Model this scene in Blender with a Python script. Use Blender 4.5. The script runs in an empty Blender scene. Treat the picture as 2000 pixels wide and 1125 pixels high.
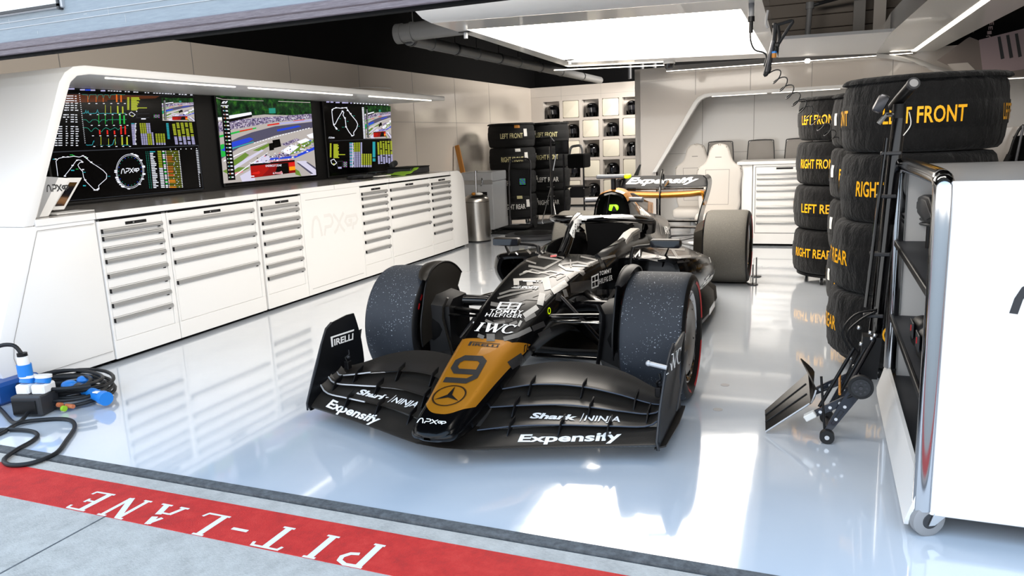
import bpy, bmesh, math, random
from mathutils import Vector, Matrix
from mathutils.bvhtree import BVHTree
PI = math.pi
sin, cos = math.sin, math.cos
rnd = random.Random(7)
SC = bpy.context.scene
COL = SC.collection

# ------------------------------------------------------------------ materials
def lin(h):
    if isinstance(h, str):
        h = h.lstrip('#')
        c = [int(h[i:i+2], 16) / 255 for i in (0, 2, 4)]
        return tuple(((x / 12.92) if x <= .04045 else ((x + .055) / 1.055) ** 2.4) for x in c)
    return tuple(h)
MATS = {}
def mat(name, col=(.8, .8, .8), rough=.5, metal=0., emit=None, es=1., coat=0., spec=.5, trans=0., ior=1.5, aniso=0.):
    m = bpy.data.materials.new(name); m.use_nodes = True
    b = m.node_tree.nodes['Principled BSDF']
    b.inputs['Base Color'].default_value = (*lin(col), 1)
    b.inputs['Roughness'].default_value = rough
    b.inputs['Metallic'].default_value = metal
    b.inputs['Specular IOR Level'].default_value = spec
    b.inputs['IOR'].default_value = ior
    if coat:
        b.inputs['Coat Weight'].default_value = coat
        b.inputs['Coat Roughness'].default_value = .04
    if trans: b.inputs['Transmission Weight'].default_value = trans
    if emit is not None:
        b.inputs['Emission Color'].default_value = (*lin(emit), 1)
        b.inputs['Emission Strength'].default_value = es
    MATS[name] = m
    return m
def nodes(m):
    nt = m.node_tree
    return nt, nt.nodes, nt.links, nt.nodes['Principled BSDF']
def texco(nt, scale=(1, 1, 1), kind='Object'):
    t = nt.nodes.new('ShaderNodeTexCoord'); mp = nt.nodes.new('ShaderNodeMapping')
    mp.inputs['Scale'].default_value = scale
    nt.links.new(t.outputs[kind], mp.inputs['Vector'])
    return mp.outputs['Vector']
def noise(nt, vec, scale, detail=4, rough=.55):
    n = nt.nodes.new('ShaderNodeTexNoise'); n.inputs['Scale'].default_value = scale
    n.inputs['Detail'].default_value = detail; n.inputs['Roughness'].default_value = rough
    nt.links.new(vec, n.inputs['Vector']); return n
def ramp(nt, fac, stops):
    r = nt.nodes.new('ShaderNodeValToRGB')
    e = r.color_ramp.elements
    while len(e) < len(stops): e.new(.5)
    for el, (p, c) in zip(e, stops):
        el.position = p; el.color = (*lin(c), 1)
    nt.links.new(fac, r.inputs['Fac']); return r.outputs['Color']
def bump(nt, h, b, strength=.3, dist=.01):
    n = nt.nodes.new('ShaderNodeBump'); n.inputs['Strength'].default_value = strength
    n.inputs['Distance'].default_value = dist
    nt.links.new(h, n.inputs['Height']); nt.links.new(n.outputs['Normal'], b.inputs['Normal'])

# ------------------------------------------------------------------ mesh builder (world coordinates)
class B:
    def __init__(s): s.v = []; s.f = []; s.m = []; s.mats = []
    def mi(s, name):
        if name not in s.mats: s.mats.append(name)
        return s.mats.index(name)
    def add(s, vs, fs, m):
        o = len(s.v); s.v += [tuple(p) for p in vs]; k = s.mi(m)
        s.f += [tuple(i + o for i in f) for f in fs]; s.m += [k] * len(fs)
        return s
    def box(s, c, d, m, bev=0., rot=None, seg=1):
        bm = bmesh.new(); bmesh.ops.create_cube(bm, size=1)
        bmesh.ops.scale(bm, vec=d, verts=bm.verts)
        if bev: bmesh.ops.bevel(bm, geom=bm.edges[:], offset=min(bev, min(d) * .49), segments=seg, affect='EDGES', profile=.5)
        M = Matrix.Translation(c)
        if rot is not None: M = M @ (rot if isinstance(rot, Matrix) else Matrix.Rotation(rot[1], 4, rot[0]))
        bm.transform(M); return s.frombm(bm, m)
    def bx(s, a, b, m, bev=0., seg=1):
        c = [(x + y) / 2 for x, y in zip(a, b)]; d = [abs(x - y) for x, y in zip(a, b)]
        return s.box(c, d, m, bev, None, seg)
    def frombm(s, bm, m):
        bm.verts.index_update()
        s.add([v.co[:] for v in bm.verts], [[v.index for v in f.verts] for f in bm.faces], m); bm.free(); return s
    def loft(s, rings, m, closed=True, caps=(True, True), mfun=None):
        n = len(rings[0]); vs = [p for r in rings for p in r]; fs = []; ms = []
        for i in range(len(rings) - 1):
            for j in range(n if closed else n - 1):
                k = (j + 1) % n
                fs.append((i*n + j, i*n + k, (i+1)*n + k, (i+1)*n + j)); ms.append((i, j))
        if closed and caps[0]: fs.append(tuple(range(n))[::-1]); ms.append((0, 0))
        if closed and caps[1]: fs.append(tuple(range((len(rings)-1)*n, len(rings)*n))); ms.append((len(rings) - 2, 0))
        if not mfun: return s.add(vs, fs, m)
        o = len(s.v); s.v += [tuple(p) for p in vs]
        for f, (i, j) in zip(fs, ms):
            s.f.append(tuple(q + o for q in f)); s.m.append(s.mi(mfun(i, j)))
        return s
    def tube(s, pts, r, m, n=10, caps=True, closed=False, flat=None):
        pts = [Vector(p) for p in pts]; N = len(pts); rings = []; up = None
        for i, p in enumerate(pts):
            a = pts[(i-1) % N] if (i or closed) else p; b = pts[(i+1) % N] if (i < N-1 or closed) else p
            t = (b - a)
            t = t.normalized() if t.length > 1e-9 else Vector((0, 0, 1))
            if up is None:
                up = Vector((0, 0, 1)) if abs(t.z) < .9 else Vector((0, 1, 0))
                up = (up - t * up.dot(t)).normalized()
            else:
                up = up - t * up.dot(t)
                up = up.normalized() if up.length > 1e-6 else t.orthogonal().normalized()
            sd = t.cross(up); rr = r[i] if isinstance(r, (list, tuple)) else r
            fl = flat or (1, 1)
            rings.append([p + (sd * cos(2*PI*k/n) * fl[0] + up * sin(2*PI*k/n) * fl[1]) * rr for k in range(n)])
        if closed: rings.append(rings[0]); caps = False
        return s.loft(rings, m, True, (caps, caps))
    def cyl(s, a, b, r, m, n=24, r2=None, caps=True):
        return s.tube([a, b], [r, r if r2 is None else r2], m, n, caps)
    def lathe(s, prof, m, M=None, n=48, mfun=None, ang=(0, 2*PI), rad=None):
        full = abs(ang[1] - ang[0] - 2*PI) < 1e-6; k = n if full else n + 1; rings = []
        M = M or Matrix.Identity(4)
        for r, z in prof:
            ring = []
            for i in range(k):
                t = ang[0] + (ang[1] - ang[0]) * i / n
                rr = r * (rad(t, r, z) if rad else 1)
                ring.append(M @ Vector((rr * cos(t), rr * sin(t), z)))
            rings.append(ring)
        return s.loft(rings, m, full, (False, False), mfun)
    def sphere(s, c, r, m, n=16, sc=(1, 1, 1)):
        bm = bmesh.new(); bmesh.ops.create_uvsphere(bm, u_segments=n, v_segments=max(6, n*2//3), radius=r)
        bmesh.ops.scale(bm, vec=sc, verts=bm.verts); bm.transform(Matrix.Translation(c)); return s.frombm(bm, m)
    def prism(s, poly, M, th, m, bev=0.):
        """poly: 2-D outline, extruded by th along local z (centred), placed by M"""
        bm = bmesh.new(); vs = [bm.verts.new((x, y, -th/2)) for x, y in poly]
        f = bm.faces.new(vs); r = bmesh.ops.extrude_face_region(bm, geom=[f])
        bmesh.ops.translate(bm, vec=(0, 0, th), verts=[g for g in r['geom'] if isinstance(g, bmesh.types.BMVert)])
        bmesh.ops.recalc_face_normals(bm, faces=bm.faces[:])
        if bev: bmesh.ops.bevel(bm, geom=bm.edges[:], offset=bev, segments=2, affect='EDGES', profile=.5)
        bm.transform(M); return s.frombm(bm, m)
    def grid(s, fn, nu, nv, m, th=0.):
        P = [[Vector(fn(i/nu, j/nv)) for j in range(nv+1)] for i in range(nu+1)]
        def idx(i, j): return i*(nv+1) + j
        vs = [p for r in P for p in r]; fs = [(idx(i,j), idx(i+1,j), idx(i+1,j+1), idx(i,j+1)) for i in range(nu) for j in range(nv)]
        if not th: return s.add(vs, fs, m)
        bm = bmesh.new(); bv = [bm.verts.new(p) for p in vs]
        for f in fs: bm.faces.new([bv[i] for i in f])
        bm.normal_update(); nn = [v.normal.copy() for v in bv]; bm.free()
        n = len(vs); vs2 = vs + [p - q*th for p, q in zip(vs, nn)]
        f2 = fs + [tuple(i+n for i in reversed(f)) for f in fs]
        edge = [idx(i,0) for i in range(nu)] + [idx(nu,j) for j in range(nv)] + [idx(i,nv) for i in range(nu,0,-1)] + [idx(0,j) for j in range(nv,0,-1)]
        for a, b in zip(edge, edge[1:] + edge[:1]): f2.append((b, a, a+n, b+n))
        return s.add(vs2, f2, m)
    # flat drawing: list of 2-D polygons laid by origin + a*u + b*v
    def flat(s, polys, o, u, v, m, off=0.):
        o = Vector(o); u = Vector(u); v = Vector(v); n = u.cross(v).normalized() * off
        e = u.cross(v).normalized()*4e-5
        for i, p in enumerate(polys): s.add([o + u*a + v*b + n + e*(i % 30) for a, b in p], [tuple(range(len(p)))], m)
        return s
    def bvh(s): return BVHTree.FromPolygons(s.v, s.f)
    def decal(s, polys, o, u, v, m, bvh, off=.0015, cuts=(0, 0), reach=.35, fn=None, maxd=.6):
        """lay 2-D polygons on the surface: each point drops along -(u x v)"""
        o = Vector(o); u = Vector(u); v = Vector(v); n = u.cross(v).normalized()
        groups = [[p] for p in polys] if len(polys) < 60 else [polys]
        if cuts[0] or cuts[1]: groups = [cut(g, *cuts) for g in groups]
        for gi, g in enumerate(groups): s._decal(g, o, u, v, n, m, bvh, off + 2e-5*(gi % 40), reach, fn, maxd)
        return s
    def _decal(s, polys, o, u, v, n, m, bvh, off, reach, fn, maxd):
        cache = {}
        for p in polys:
            pts = []; ok = True
            for a, b in p:
                key = (round(a, 5), round(b, 5))
                if key not in cache:
                    if fn: q, d = fn(a, b)
                    else: q = o + u*a + v*b + n*reach; d = -n
                    h = bvh.ray_cast(q, d, maxd + reach)
                    cache[key] = (h[0] + (h[1] if h[1].dot(d) < 0 else -h[1]) * off) if h[0] is not None else None
                if cache[key] is None: ok = False; break
                pts.append(cache[key])
            if ok and len(pts) > 2: s.add(pts, [tuple(range(len(pts)))], m)
        return s
    def build(s, name, parent=None, root=None, smooth=35, loc=None):
        me = bpy.data.meshes.new(name)
        o = bpy.data.objects.new(name, me); COL.objects.link(o)
        off = Vector((0, 0, 0))
        if parent is not None:
            p = parent
            while p is not None: off += p.location; p = p.parent
        elif loc is not None: off = Vector(loc); o.location = loc
        me.from_pydata([tuple(Vector(p) - off) for p in s.v], [], s.f)
        for k in s.mats: me.materials.append(MATS[k])
        me.polygons.foreach_set('material_index', s.m)
        if smooth:
            me.polygons.foreach_set('use_smooth', [True] * len(me.polygons))
            me.set_sharp_from_angle(angle=math.radians(smooth))
        me.validate(clean_customdata=False); me.update()
        if parent is not None: o.parent = parent
        return o

def cut(polys, nu, nv):
    bm = bmesh.new()
    for p in polys:
        try: bm.faces.new([bm.verts.new((a, b, 0)) for a, b in p])
        except ValueError: pass
    if not bm.verts: bm.free(); return polys
    xs = [v.co.x for v in bm.verts]; ys = [v.co.y for v in bm.verts]
    for k in range(1, nu):
        g = bm.verts[:] + bm.edges[:] + bm.faces[:]
        bmesh.ops.bisect_plane(bm, geom=g, plane_co=(min(xs) + (max(xs)-min(xs))*k/nu, 0, 0), plane_no=(1, 0, 0))
    for k in range(1, nv):
        g = bm.verts[:] + bm.edges[:] + bm.faces[:]
        bmesh.ops.bisect_plane(bm, geom=g, plane_co=(0, min(ys) + (max(ys)-min(ys))*k/nv, 0), plane_no=(0, 1, 0))
    r = [[(v.co.x, v.co.y) for v in f.verts] for f in bm.faces]; bm.free(); return r

def rrect(x0, y0, x1, y1, r=.0, n=4):
    if r <= 0: return [(x0, y0), (x1, y0), (x1, y1), (x0, y1)]
    out = []
    for cx, cy, a in ((x1-r, y0+r, -PI/2), (x1-r, y1-r, 0), (x0+r, y1-r, PI/2), (x0+r, y0+r, PI)):
        out += [(cx + r*cos(a + PI/2*k/n), cy + r*sin(a + PI/2*k/n)) for k in range(n+1)]
    return out
def ellipse(cx, cy, rx, ry, n=24): return [(cx + rx*cos(2*PI*k/n), cy + ry*sin(2*PI*k/n)) for k in range(n)]
def stroke(pts, w, closed=False):
    """thick polyline as quads (mitred)"""
    P = [Vector((a, b)) for a, b in pts]; n = len(P); L = []
    for i in range(n):
        a = P[i-1] if (i or closed) else None; c = P[(i+1) % n] if (i < n-1 or closed) else None
        ns = []
        if a is not None and (P[i]-a).length > 1e-9: d = (P[i]-a).normalized(); ns.append(Vector((-d.y, d.x)))
        if c is not None and (c-P[i]).length > 1e-9: d = (c-P[i]).normalized(); ns.append(Vector((-d.y, d.x)))
        if not ns: ns = [Vector((0, 1))]
        nn = ns[0] if len(ns) == 1 else ((ns[0]+ns[1]).normalized() if (ns[0]+ns[1]).length > .1 else ns[0])
        k = 1 / max(.5, nn.dot(ns[0])); L.append((P[i] + nn*w/2*k, P[i] - nn*w/2*k))
    out = []
    for i in range(n if closed else n-1):
        p, q = L[i], L[(i+1) % n]
        out.append([tuple(p[1]), tuple(q[1]), tuple(q[0]), tuple(p[0])])
    return out
def ring2d(cx, cy, r, w, n=40, sx=1., sy=1.): return stroke([(cx + r*sx*cos(2*PI*k/n), cy + r*sy*sin(2*PI*k/n)) for k in range(n)], w, True)
_tc = {}
def text(s, bold=0., shear=0., space=1.):
    """polygons of a line of lettering, normalised to height 1 (cap box), starting at x = 0; returns polys, width"""
    key = (s, bold, shear, space)
    if key in _tc: return _tc[key]
    cu = bpy.data.curves.new('lettering', 'FONT'); cu.body = s; cu.size = 1; cu.offset = bold; cu.shear = shear
    cu.space_character = space; cu.resolution_u = 3
    o = bpy.data.objects.new('lettering', cu); COL.objects.link(o)
    dg = bpy.context.evaluated_depsgraph_get(); dg.update()
    me = bpy.data.meshes.new_from_object(o.evaluated_get(dg))
    P = [[(me.vertices[i].co.x, me.vertices[i].co.y) for i in f.vertices] for f in me.polygons]
    bpy.data.objects.remove(o); bpy.data.curves.remove(cu); bpy.data.meshes.remove(me)
    xs = [a for p in P for a, b in p]; x0, x1 = min(xs), max(xs); H = .69 + 2*bold
    P = [[((a-x0)/H, (b+bold)/H) for a, b in p] for p in P]
    _tc[key] = (P, (x1-x0)/H); return _tc[key]
def tbox(s, x, y, w, h, bold=0., shear=0., space=1., centre=False):
    P, W = text(s, bold, shear, space)
    if w is None: w = W*h
    if centre: x -= w/2
    return [[(x + a/W*w, y + b*h) for a, b in p] for p in P]
def place(polys, x=0, y=0, sx=1, sy=None): 
    sy = sx if sy is None else sy
    return [[(x + a*sx, y + b*sy) for a, b in p] for p in polys]

def thing(name, label, cat, loc=(0, 0, 0), rz=0., group=None):
    o = bpy.data.objects.new(name, None); COL.objects.link(o); o.location = loc; o.rotation_euler = (0, 0, rz)
    o.empty_display_size = .1
    return tag(o, label, cat, group)
def tag(o, label, cat, group=None):
    o['label'] = label; o['category'] = cat
    if group: o['group'] = group
    return o
def struct(o): o['kind'] = 'structure'; return o
KIDS = {}
def copy_tree(o, parent=None):
    c = o.copy(); COL.objects.link(c)
    if parent is not None: c.parent = parent; c.matrix_parent_inverse = o.matrix_parent_inverse.copy()
    for ch in list(o.children): copy_tree(ch, c)
    return c
def smoothpath(pts, n=6, closed=False):
    P = [Vector(p) for p in pts]; N = len(P); out = []
    for i in range(N if closed else N-1):
        if closed: p0, p1, p2, p3 = P[i-1], P[i], P[(i+1) % N], P[(i+2) % N]
        else: p0, p1, p2, p3 = P[max(i-1, 0)], P[i], P[i+1], P[min(i+2, N-1)]
        for k in range(n):
            t = k/n
            out.append(.5*((2*p1) + (p2-p0)*t + (2*p0-5*p1+4*p2-p3)*t*t + (3*p1-p0-3*p2+p3)*t**3))
    if not closed: out.append(P[-1])
    return out
def lerp(a, b, t): return a + (b-a)*t
def quadmap(polys, q):
    """unit-square polygons into a four-cornered frame (BL, BR, TR, TL)"""
    return [[tuple((q[0][k]*(1-a)+q[1][k]*a)*(1-c) + (q[3][k]*(1-a)+q[2][k]*a)*c for k in (0, 1)) for a, c in p] for p in polys]
def interp(tab, y):
    """tab rows sorted on first column; smooth (Catmull-Rom like) interpolation of the rest"""
    if y <= tab[0][0]: return list(tab[0][1:])
    if y >= tab[-1][0]: return list(tab[-1][1:])
    for i in range(len(tab)-1):
        a, b = tab[i], tab[i+1]
        if a[0] <= y <= b[0]:
            t = (y-a[0])/(b[0]-a[0]); h = b[0]-a[0]
            pa = tab[i-1] if i else a; nb = tab[i+2] if i+2 < len(tab) else b
            out = []
            for k in range(1, len(a)):
                ma = (b[k]-pa[k])/(b[0]-pa[0])*h; mb = (nb[k]-a[k])/(nb[0]-a[0])*h
                t2, t3 = t*t, t*t*t
                out.append((2*t3-3*t2+1)*a[k] + (t3-2*t2+t)*ma + (-2*t3+3*t2)*b[k] + (t3-t2)*mb)
            return out

# ------------------------------------------------------------------ camera (image taken as 2000 x 1125)
RM = ((0.92633902, 0.37439138, -0.04155852), (-0.03431853, 0.19374564, 0.98045136), (-0.37512432, 0.90680412, -0.19232271))
FPX = 1464.24; CP = Vector((1.593597, -4.134589, 1.476651))
cd = bpy.data.cameras.new('camera'); cam = bpy.data.objects.new('camera', cd); COL.objects.link(cam)
cd.sensor_fit = 'HORIZONTAL'; cd.sensor_width = 36; cd.lens = FPX/2000*36; cd.clip_start = .05; cd.clip_end = 200
cam.matrix_world = Matrix(((RM[0][0], RM[1][0], -RM[2][0], CP.x), (RM[0][1], RM[1][1], -RM[2][1], CP.y), (RM[0][2], RM[1][2], -RM[2][2], CP.z), (0, 0, 0, 1)))
SC.camera = cam
SC.view_settings.view_transform = 'Standard'; SC.view_settings.look = 'None'; SC.view_settings.gamma = 1
SC.view_settings.use_curve_mapping = False

# ------------------------------------------------------------------ material library
mat('white_gloss', '#e8e6e3', .18, coat=.6)
mat('white_satin', '#e9e8e6', .35)
mat('white_plain', '#eeecea', .55)
mat('wall_grey', '#cdc3b8', .14, coat=.4)
mat('wall_greige', '#c9c1b9', .15, coat=.5)
mat('niche_cream', '#e6dfcd', .5)
mat('black', '#070709', .45, spec=.3)
mat('black_gloss', '#050506', .12, spec=.35, coat=.2)
mat('black_matt', '#050506', .8, spec=.15)
mat('dark_grey', '#2a2b2e', .5)
mat('mid_grey', '#8a8a8b', .5)
mat('grey_pad', '#8d8985', .6)
mat('seam', '#8d8a86', .6)
mat('handle_grey', '#a9a9a8', .38, metal=.55)
mat('chrome', '#b9babc', .12, metal=1.)
mat('steel', '#b9b8b6', .22, metal=1.)
mat('alu', '#c9cacb', .32, metal=1.)
mat('dark_steel', '#4a4a4d', .35, metal=1.)
mat('cam_grey', '#6d6e72', .35, metal=.4)
mat('silver_paint', '#b3b5b8', .3, metal=.3)
mat('yellow', '#ffb800', .55)
mat('yellow_pale', '#d8cf9a', .6)
mat('fluo', '#d8f400', .4, emit='#d8f400', es=.35)
mat('green_patch', '#a8ff20', .25, emit='#9cf018', es=.8)  # green patch made bright by emission
mat('gold', '#b9791a', .34, metal=.4, coat=.3)
mat('white_mark', '#f4f4f2', .4)
mat('livery_grey', '#6a6763', .35, spec=.3)
mat('livery_dark', '#302e2d', .35, spec=.3)
mat('livery_light', '#aeaaa4', .35, spec=.3)
mat('car_black', '#060607', .2, spec=.22, coat=.05)
mat('plate_black', '#0b0c0f', .45, spec=.25)
mat('red_mark', '#c4131a', .5)
mat('blue_plastic', '#1579cf', .4)
mat('blue_dark', '#13478c', .4)
mat('rubber', '#101113', .6)
mat('cable', '#17191c', .45, spec=.3)
mat('amber', '#b07324', .5)
mat('glass_dark', '#15161c', .05, coat=1.)
mat('screen_black', '#010102', .15, spec=.12)
mat('light_panel', '#ffffff', .5, emit='#fff6ea', es=8.)
mat('strip_light', '#ffffff', .5, emit='#fff4e4', es=5.)
mat('strip_dim', '#ffffff', .5, emit='#fff4e4', es=2.2)
mat('chair_white', '#cbc6c0', .6)
mat('paper', '#e6e4de', .7)
mat('lime_cloth', '#8fbf2a', .8)
mat('copper', '#c0714a', .4)
for n_, h_, e_ in (('s_white', '#f2f4ff', 1.0), ('s_lilac', '#b9b6e0', .9), ('s_yellow', '#b9c433', .8), ('s_cyan', '#35b7c4', .8), ('s_teal', '#2a9a84', .8),
                   ('s_green', '#27c24a', .8), ('s_red', '#e0241b', .9), ('s_orange', '#e06a1c', .9), ('s_brown', '#5a2c16', .8), ('s_grey', '#3a3d44', .8),
                   ('s_blue', '#2a49d8', .9), ('s_asphalt', '#565368', .9), ('s_gravel', '#b3aba6', 1.), ('s_pale', '#cfcbe0', 1.), ('s_grass', '#6f8f3a', .9),
                   ('s_black', '#030304', .3), ('s_pink', '#d98a90', .9), ('s_darkred', '#8a0f10', .9), ('s_amber', '#ff9a1c', 1.), ('s_magenta', '#c238c8', .8), ('s_red2', '#b8160f', .8)):
    mat(n_, '#000000', .2, emit=h_, es=e_, spec=.12)

def finish_materials():
    # glossy pale floor
    m = mat('floor_epoxy', '#d6d8db', .09, coat=1.); nt, N, L, b = nodes(m)
    vec = texco(nt); n = noise(nt, vec, 1.3, 5); L.new(ramp(nt, n.outputs['Fac'], [(.3, '#c3cad3'), (.75, '#ccd2d9')]), b.inputs['Base Color'])
    n2 = noise(nt, vec, 3.0, 3); b.inputs['Coat Roughness'].default_value = .05; b.inputs['Coat IOR'].default_value = 1.6
    bump(nt, n2.outputs['Fac'], b, .12, .01)
    # concrete
    m = mat('concrete', '#a5a6a6', .85); nt, N, L, b = nodes(m); vec = texco(nt)
    n = noise(nt, vec, 9, 8, .7); n2 = noise(nt, texco(nt, (16, 120, 1)), 3, 3, .6)
    mx = N.new('ShaderNodeMath'); mx.operation = 'ADD'; L.new(n.outputs['Fac'], mx.inputs[0]); L.new(n2.outputs['Fac'], mx.inputs[1])
    hv = N.new('ShaderNodeMath'); hv.operation = 'MULTIPLY'; hv.inputs[1].default_value = .5; L.new(mx.outputs[0], hv.inputs[0])
    L.new(ramp(nt, hv.outputs[0], [(.3, '#918d87'), (.5, '#b5b0a9'), (.7, '#cbc7c0')]), b.inputs['Base Color'])
    n3 = noise(nt, vec, 160, 3); bump(nt, n3.outputs['Fac'], b, .5, .004)
    # red paint on concrete
    m = mat('red_paint', '#c9211f', .7); nt, N, L, b = nodes(m); vec = texco(nt); n = noise(nt, vec, 11, 8, .75)
    L.new(ramp(nt, n.outputs['Fac'], [(.3, '#a81f1d'), (.5, '#c4231f'), (.72, '#d23a31')]), b.inputs['Base Color'])
    n3 = noise(nt, vec, 160, 3); bump(nt, n3.outputs['Fac'], b, .5, .004)
    m = mat('line_paint', '#e6e4e2', .7); nt, N, L, b = nodes(m); n3 = noise(nt, texco(nt), 160, 3); bump(nt, n3.outputs['Fac'], b, .4, .004)
    # threshold strip
    m = mat('threshold', '#55575a', .8); nt, N, L, b = nodes(m); n = noise(nt, texco(nt), 25, 6, .7)
    L.new(ramp(nt, n.outputs['Fac'], [(.3, '#3c3e40'), (.7, '#6b6d6f')]), b.inputs['Base Color'])
    # shutter sheet with scratches
    m = mat('shutter_blue', '#9aa3ab', .55, spec=.15); nt, N, L, b = nodes(m)
    n = noise(nt, texco(nt, (3, 1, 30)), 4, 6, .7); L.new(ramp(nt, n.outputs['Fac'], [(.3, '#868e95'), (.7, '#959da3')]), b.inputs['Base Color'])
    m = mat('shutter_seal', '#6d6468', .6); nt, N, L, b = nodes(m)
    n = noise(nt, texco(nt, (2, 1, 60)), 8, 6, .75); L.new(ramp(nt, n.outputs['Fac'], [(.35, '#564d52'), (.62, '#7a7075'), (.75, '#a8a3a8')]), b.inputs['Base Color'])
    # carbon fibre
    m = mat('carbon', '#141416', .36, spec=.4, coat=.12); nt, N, L, b = nodes(m)
    w1 = N.new('ShaderNodeTexWave'); w1.inputs['Scale'].default_value = 55; w1.bands_direction = 'X'
    w2 = N.new('ShaderNodeTexWave'); w2.inputs['Scale'].default_value = 55; w2.bands_direction = 'Y'
    vec = texco(nt); L.new(vec, w1.inputs['Vector']); L.new(vec, w2.inputs['Vector'])
    mm = N.new('ShaderNodeMath'); mm.operation = 'MULTIPLY'; L.new(w1.outputs['Fac'], mm.inputs[0]); L.new(w2.outputs['Fac'], mm.inputs[1])
    L.new(ramp(nt, mm.outputs[0], [(.0, '#151413'), (.8, '#3b3631')]), b.inputs['Base Color'])
    b.inputs['Coat Roughness'].default_value = .22
    m = mat('carbon_sheen', '#221f1b', .34, spec=.5, coat=.1)  # brownish satin highlights of the carbon put into its base colour
    # tyre tread with picked-up rubber crumbs
    m = mat('tread', '#1b1d21', .7); nt, N, L, b = nodes(m); vec = texco(nt)
    v = N.new('ShaderNodeTexVoronoi'); v.inputs['Scale'].default_value = 70; v.inputs['Randomness'].default_value = 1; L.new(vec, v.inputs['Vector'])
    nn = noise(nt, vec, 5, 4); nf = noise(nt, vec, 210, 2)
    thr = N.new('ShaderNodeMath'); thr.operation = 'MULTIPLY_ADD'; L.new(nn.outputs['Fac'], thr.inputs[0]); thr.inputs[1].default_value = .78; thr.inputs[2].default_value = -.13
    lt = N.new('ShaderNodeMath'); lt.operation = 'LESS_THAN'; L.new(v.outputs['Distance'], lt.inputs[0]); L.new(thr.outputs[0], lt.inputs[1])
    g = N.new('ShaderNodeMath'); g.operation = 'GREATER_THAN'; L.new(nf.outputs['Fac'], g.inputs[0]); g.inputs[1].default_value = .6
    mu = N.new('ShaderNodeMath'); mu.operation = 'MULTIPLY'; L.new(lt.outputs[0], mu.inputs[0]); L.new(g.outputs[0], mu.inputs[1])
    L.new(ramp(nt, mu.outputs[0], [(0, '#252b34'), (1, '#b4bcc6')]), b.inputs['Base Color'])
    bump(nt, nf.outputs['Fac'], b, .35, .003)
    m = mat('tread_grey', '#5a564f', .75); nt, N, L, b = nodes(m); nf = noise(nt, texco(nt), 160, 3); bump(nt, nf.outputs['Fac'], b, .3, .003)
    L.new(ramp(nt, nf.outputs['Fac'], [(.35, '#4b4843'), (.68, '#5a5750'), (.78, '#8b877f')]), b.inputs['Base Color'])
    mat('sidewall', '#0b0b0d', .5, spec=.3)
    mat('tyre_red', '#b81419', .5)
    mat('rim_grey', '#7f7a74', .35, metal=.5)
    # quilted tyre-blanket cloth
    m = mat('blanket', '#17181b', .85, spec=.2); nt, N, L, b = nodes(m); vec = texco(nt, (1, 1, .45)); n = noise(nt, vec, 14, 5, .6); n2 = noise(nt, texco(nt), 260, 2)
    L.new(ramp(nt, n.outputs['Fac'], [(.3, '#09090a'), (.7, '#141415')]), b.inputs['Base Color'])
    ad = N.new('ShaderNodeMath'); ad.operation = 'MULTIPLY_ADD'; L.new(n2.outputs['Fac'], ad.inputs[0]); ad.inputs[1].default_value = .06; L.new(n.outputs['Fac'], ad.inputs[2])
    bump(nt, ad.outputs[0], b, .8, .04)
    b.inputs['Sheen Weight'].default_value = .1
    m = mat('blanket_far', '#060607', .9)
    # brushed bin steel
    m = mat('brushed', '#a9a59f', .28, metal=1.); nt, N, L, b = nodes(m); n = noise(nt, texco(nt, (1, 1, 120)), 6, 3); bump(nt, n.outputs['Fac'], b, .08, .005)
    # pictures on the screens: leaves and crowd
    m = mat('s_trees', '#000000', .2, spec=.12); nt, N, L, b = nodes(m); n = noise(nt, texco(nt), 16, 5, .7)
    L.new(ramp(nt, n.outputs['Fac'], [(.38, '#04100a'), (.55, '#14401a'), (.72, '#3f7a1e')]), b.inputs['Emission Color']); b.inputs['Emission Strength'].default_value = .9
    m = mat('s_crowd', '#000000', .2, spec=.12); nt, N, L, b = nodes(m); v = N.new('ShaderNodeTexVoronoi'); v.inputs['Scale'].default_value = 75; L.new(texco(nt), v.inputs['Vector'])
    sp = N.new('ShaderNodeSeparateColor'); L.new(v.outputs['Color'], sp.inputs[0])
    L.new(ramp(nt, sp.outputs[0], [(.0, '#2a2342'), (.35, '#7d6f96'), (.6, '#c9bcd2'), (.8, '#5a4668'), (1., '#e6dfe8')]), b.inputs['Emission Color']); b.inputs['Emission Strength'].default_value = .9
finish_materials()
def UN(px, py, ax, val):
    """photo pixel -> world point on the plane (axis ax = val): used to read drawings off flat surfaces"""
    d = Vector(((px-1000)/FPX, (562.5-py)/FPX, 1.))
    w = Vector([RM[0][i]*d.x + RM[1][i]*d.y + RM[2][i]*d.z for i in range(3)])
    t = (val - CP[ax]) / w[ax]; return CP + w*t

# =================================================================== setting
XL, XR, YB, YF = -4.4, 4.6, 11.9, -1.7
b = B(); b.bx((XL-.1, YF, -.12), (XR+.1, YB+.3, 0), 'floor_epoxy'); struct(b.build('floor'))
b = B(); b.bx((-14, -16, -.14), (14, -1.76, -.004), 'concrete'); 
for x0 in (-1.15, 3.2):                                    # expansion joints, slanting
    b.bx((x0, -9, -.0038), (x0+.008, -2.1, -.003), 'threshold')
o = b.build('floor_pit_apron', smooth=0); struct(o)
b = B(); b.bx((-14, -1.748, -.1), (14, -1.695, .003), 'threshold'); struct(b.build('trim_threshold'))
b = B()
b.bx((-14, -2.10, -.02), (14, -1.845, -.0015), 'red_paint')
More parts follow.
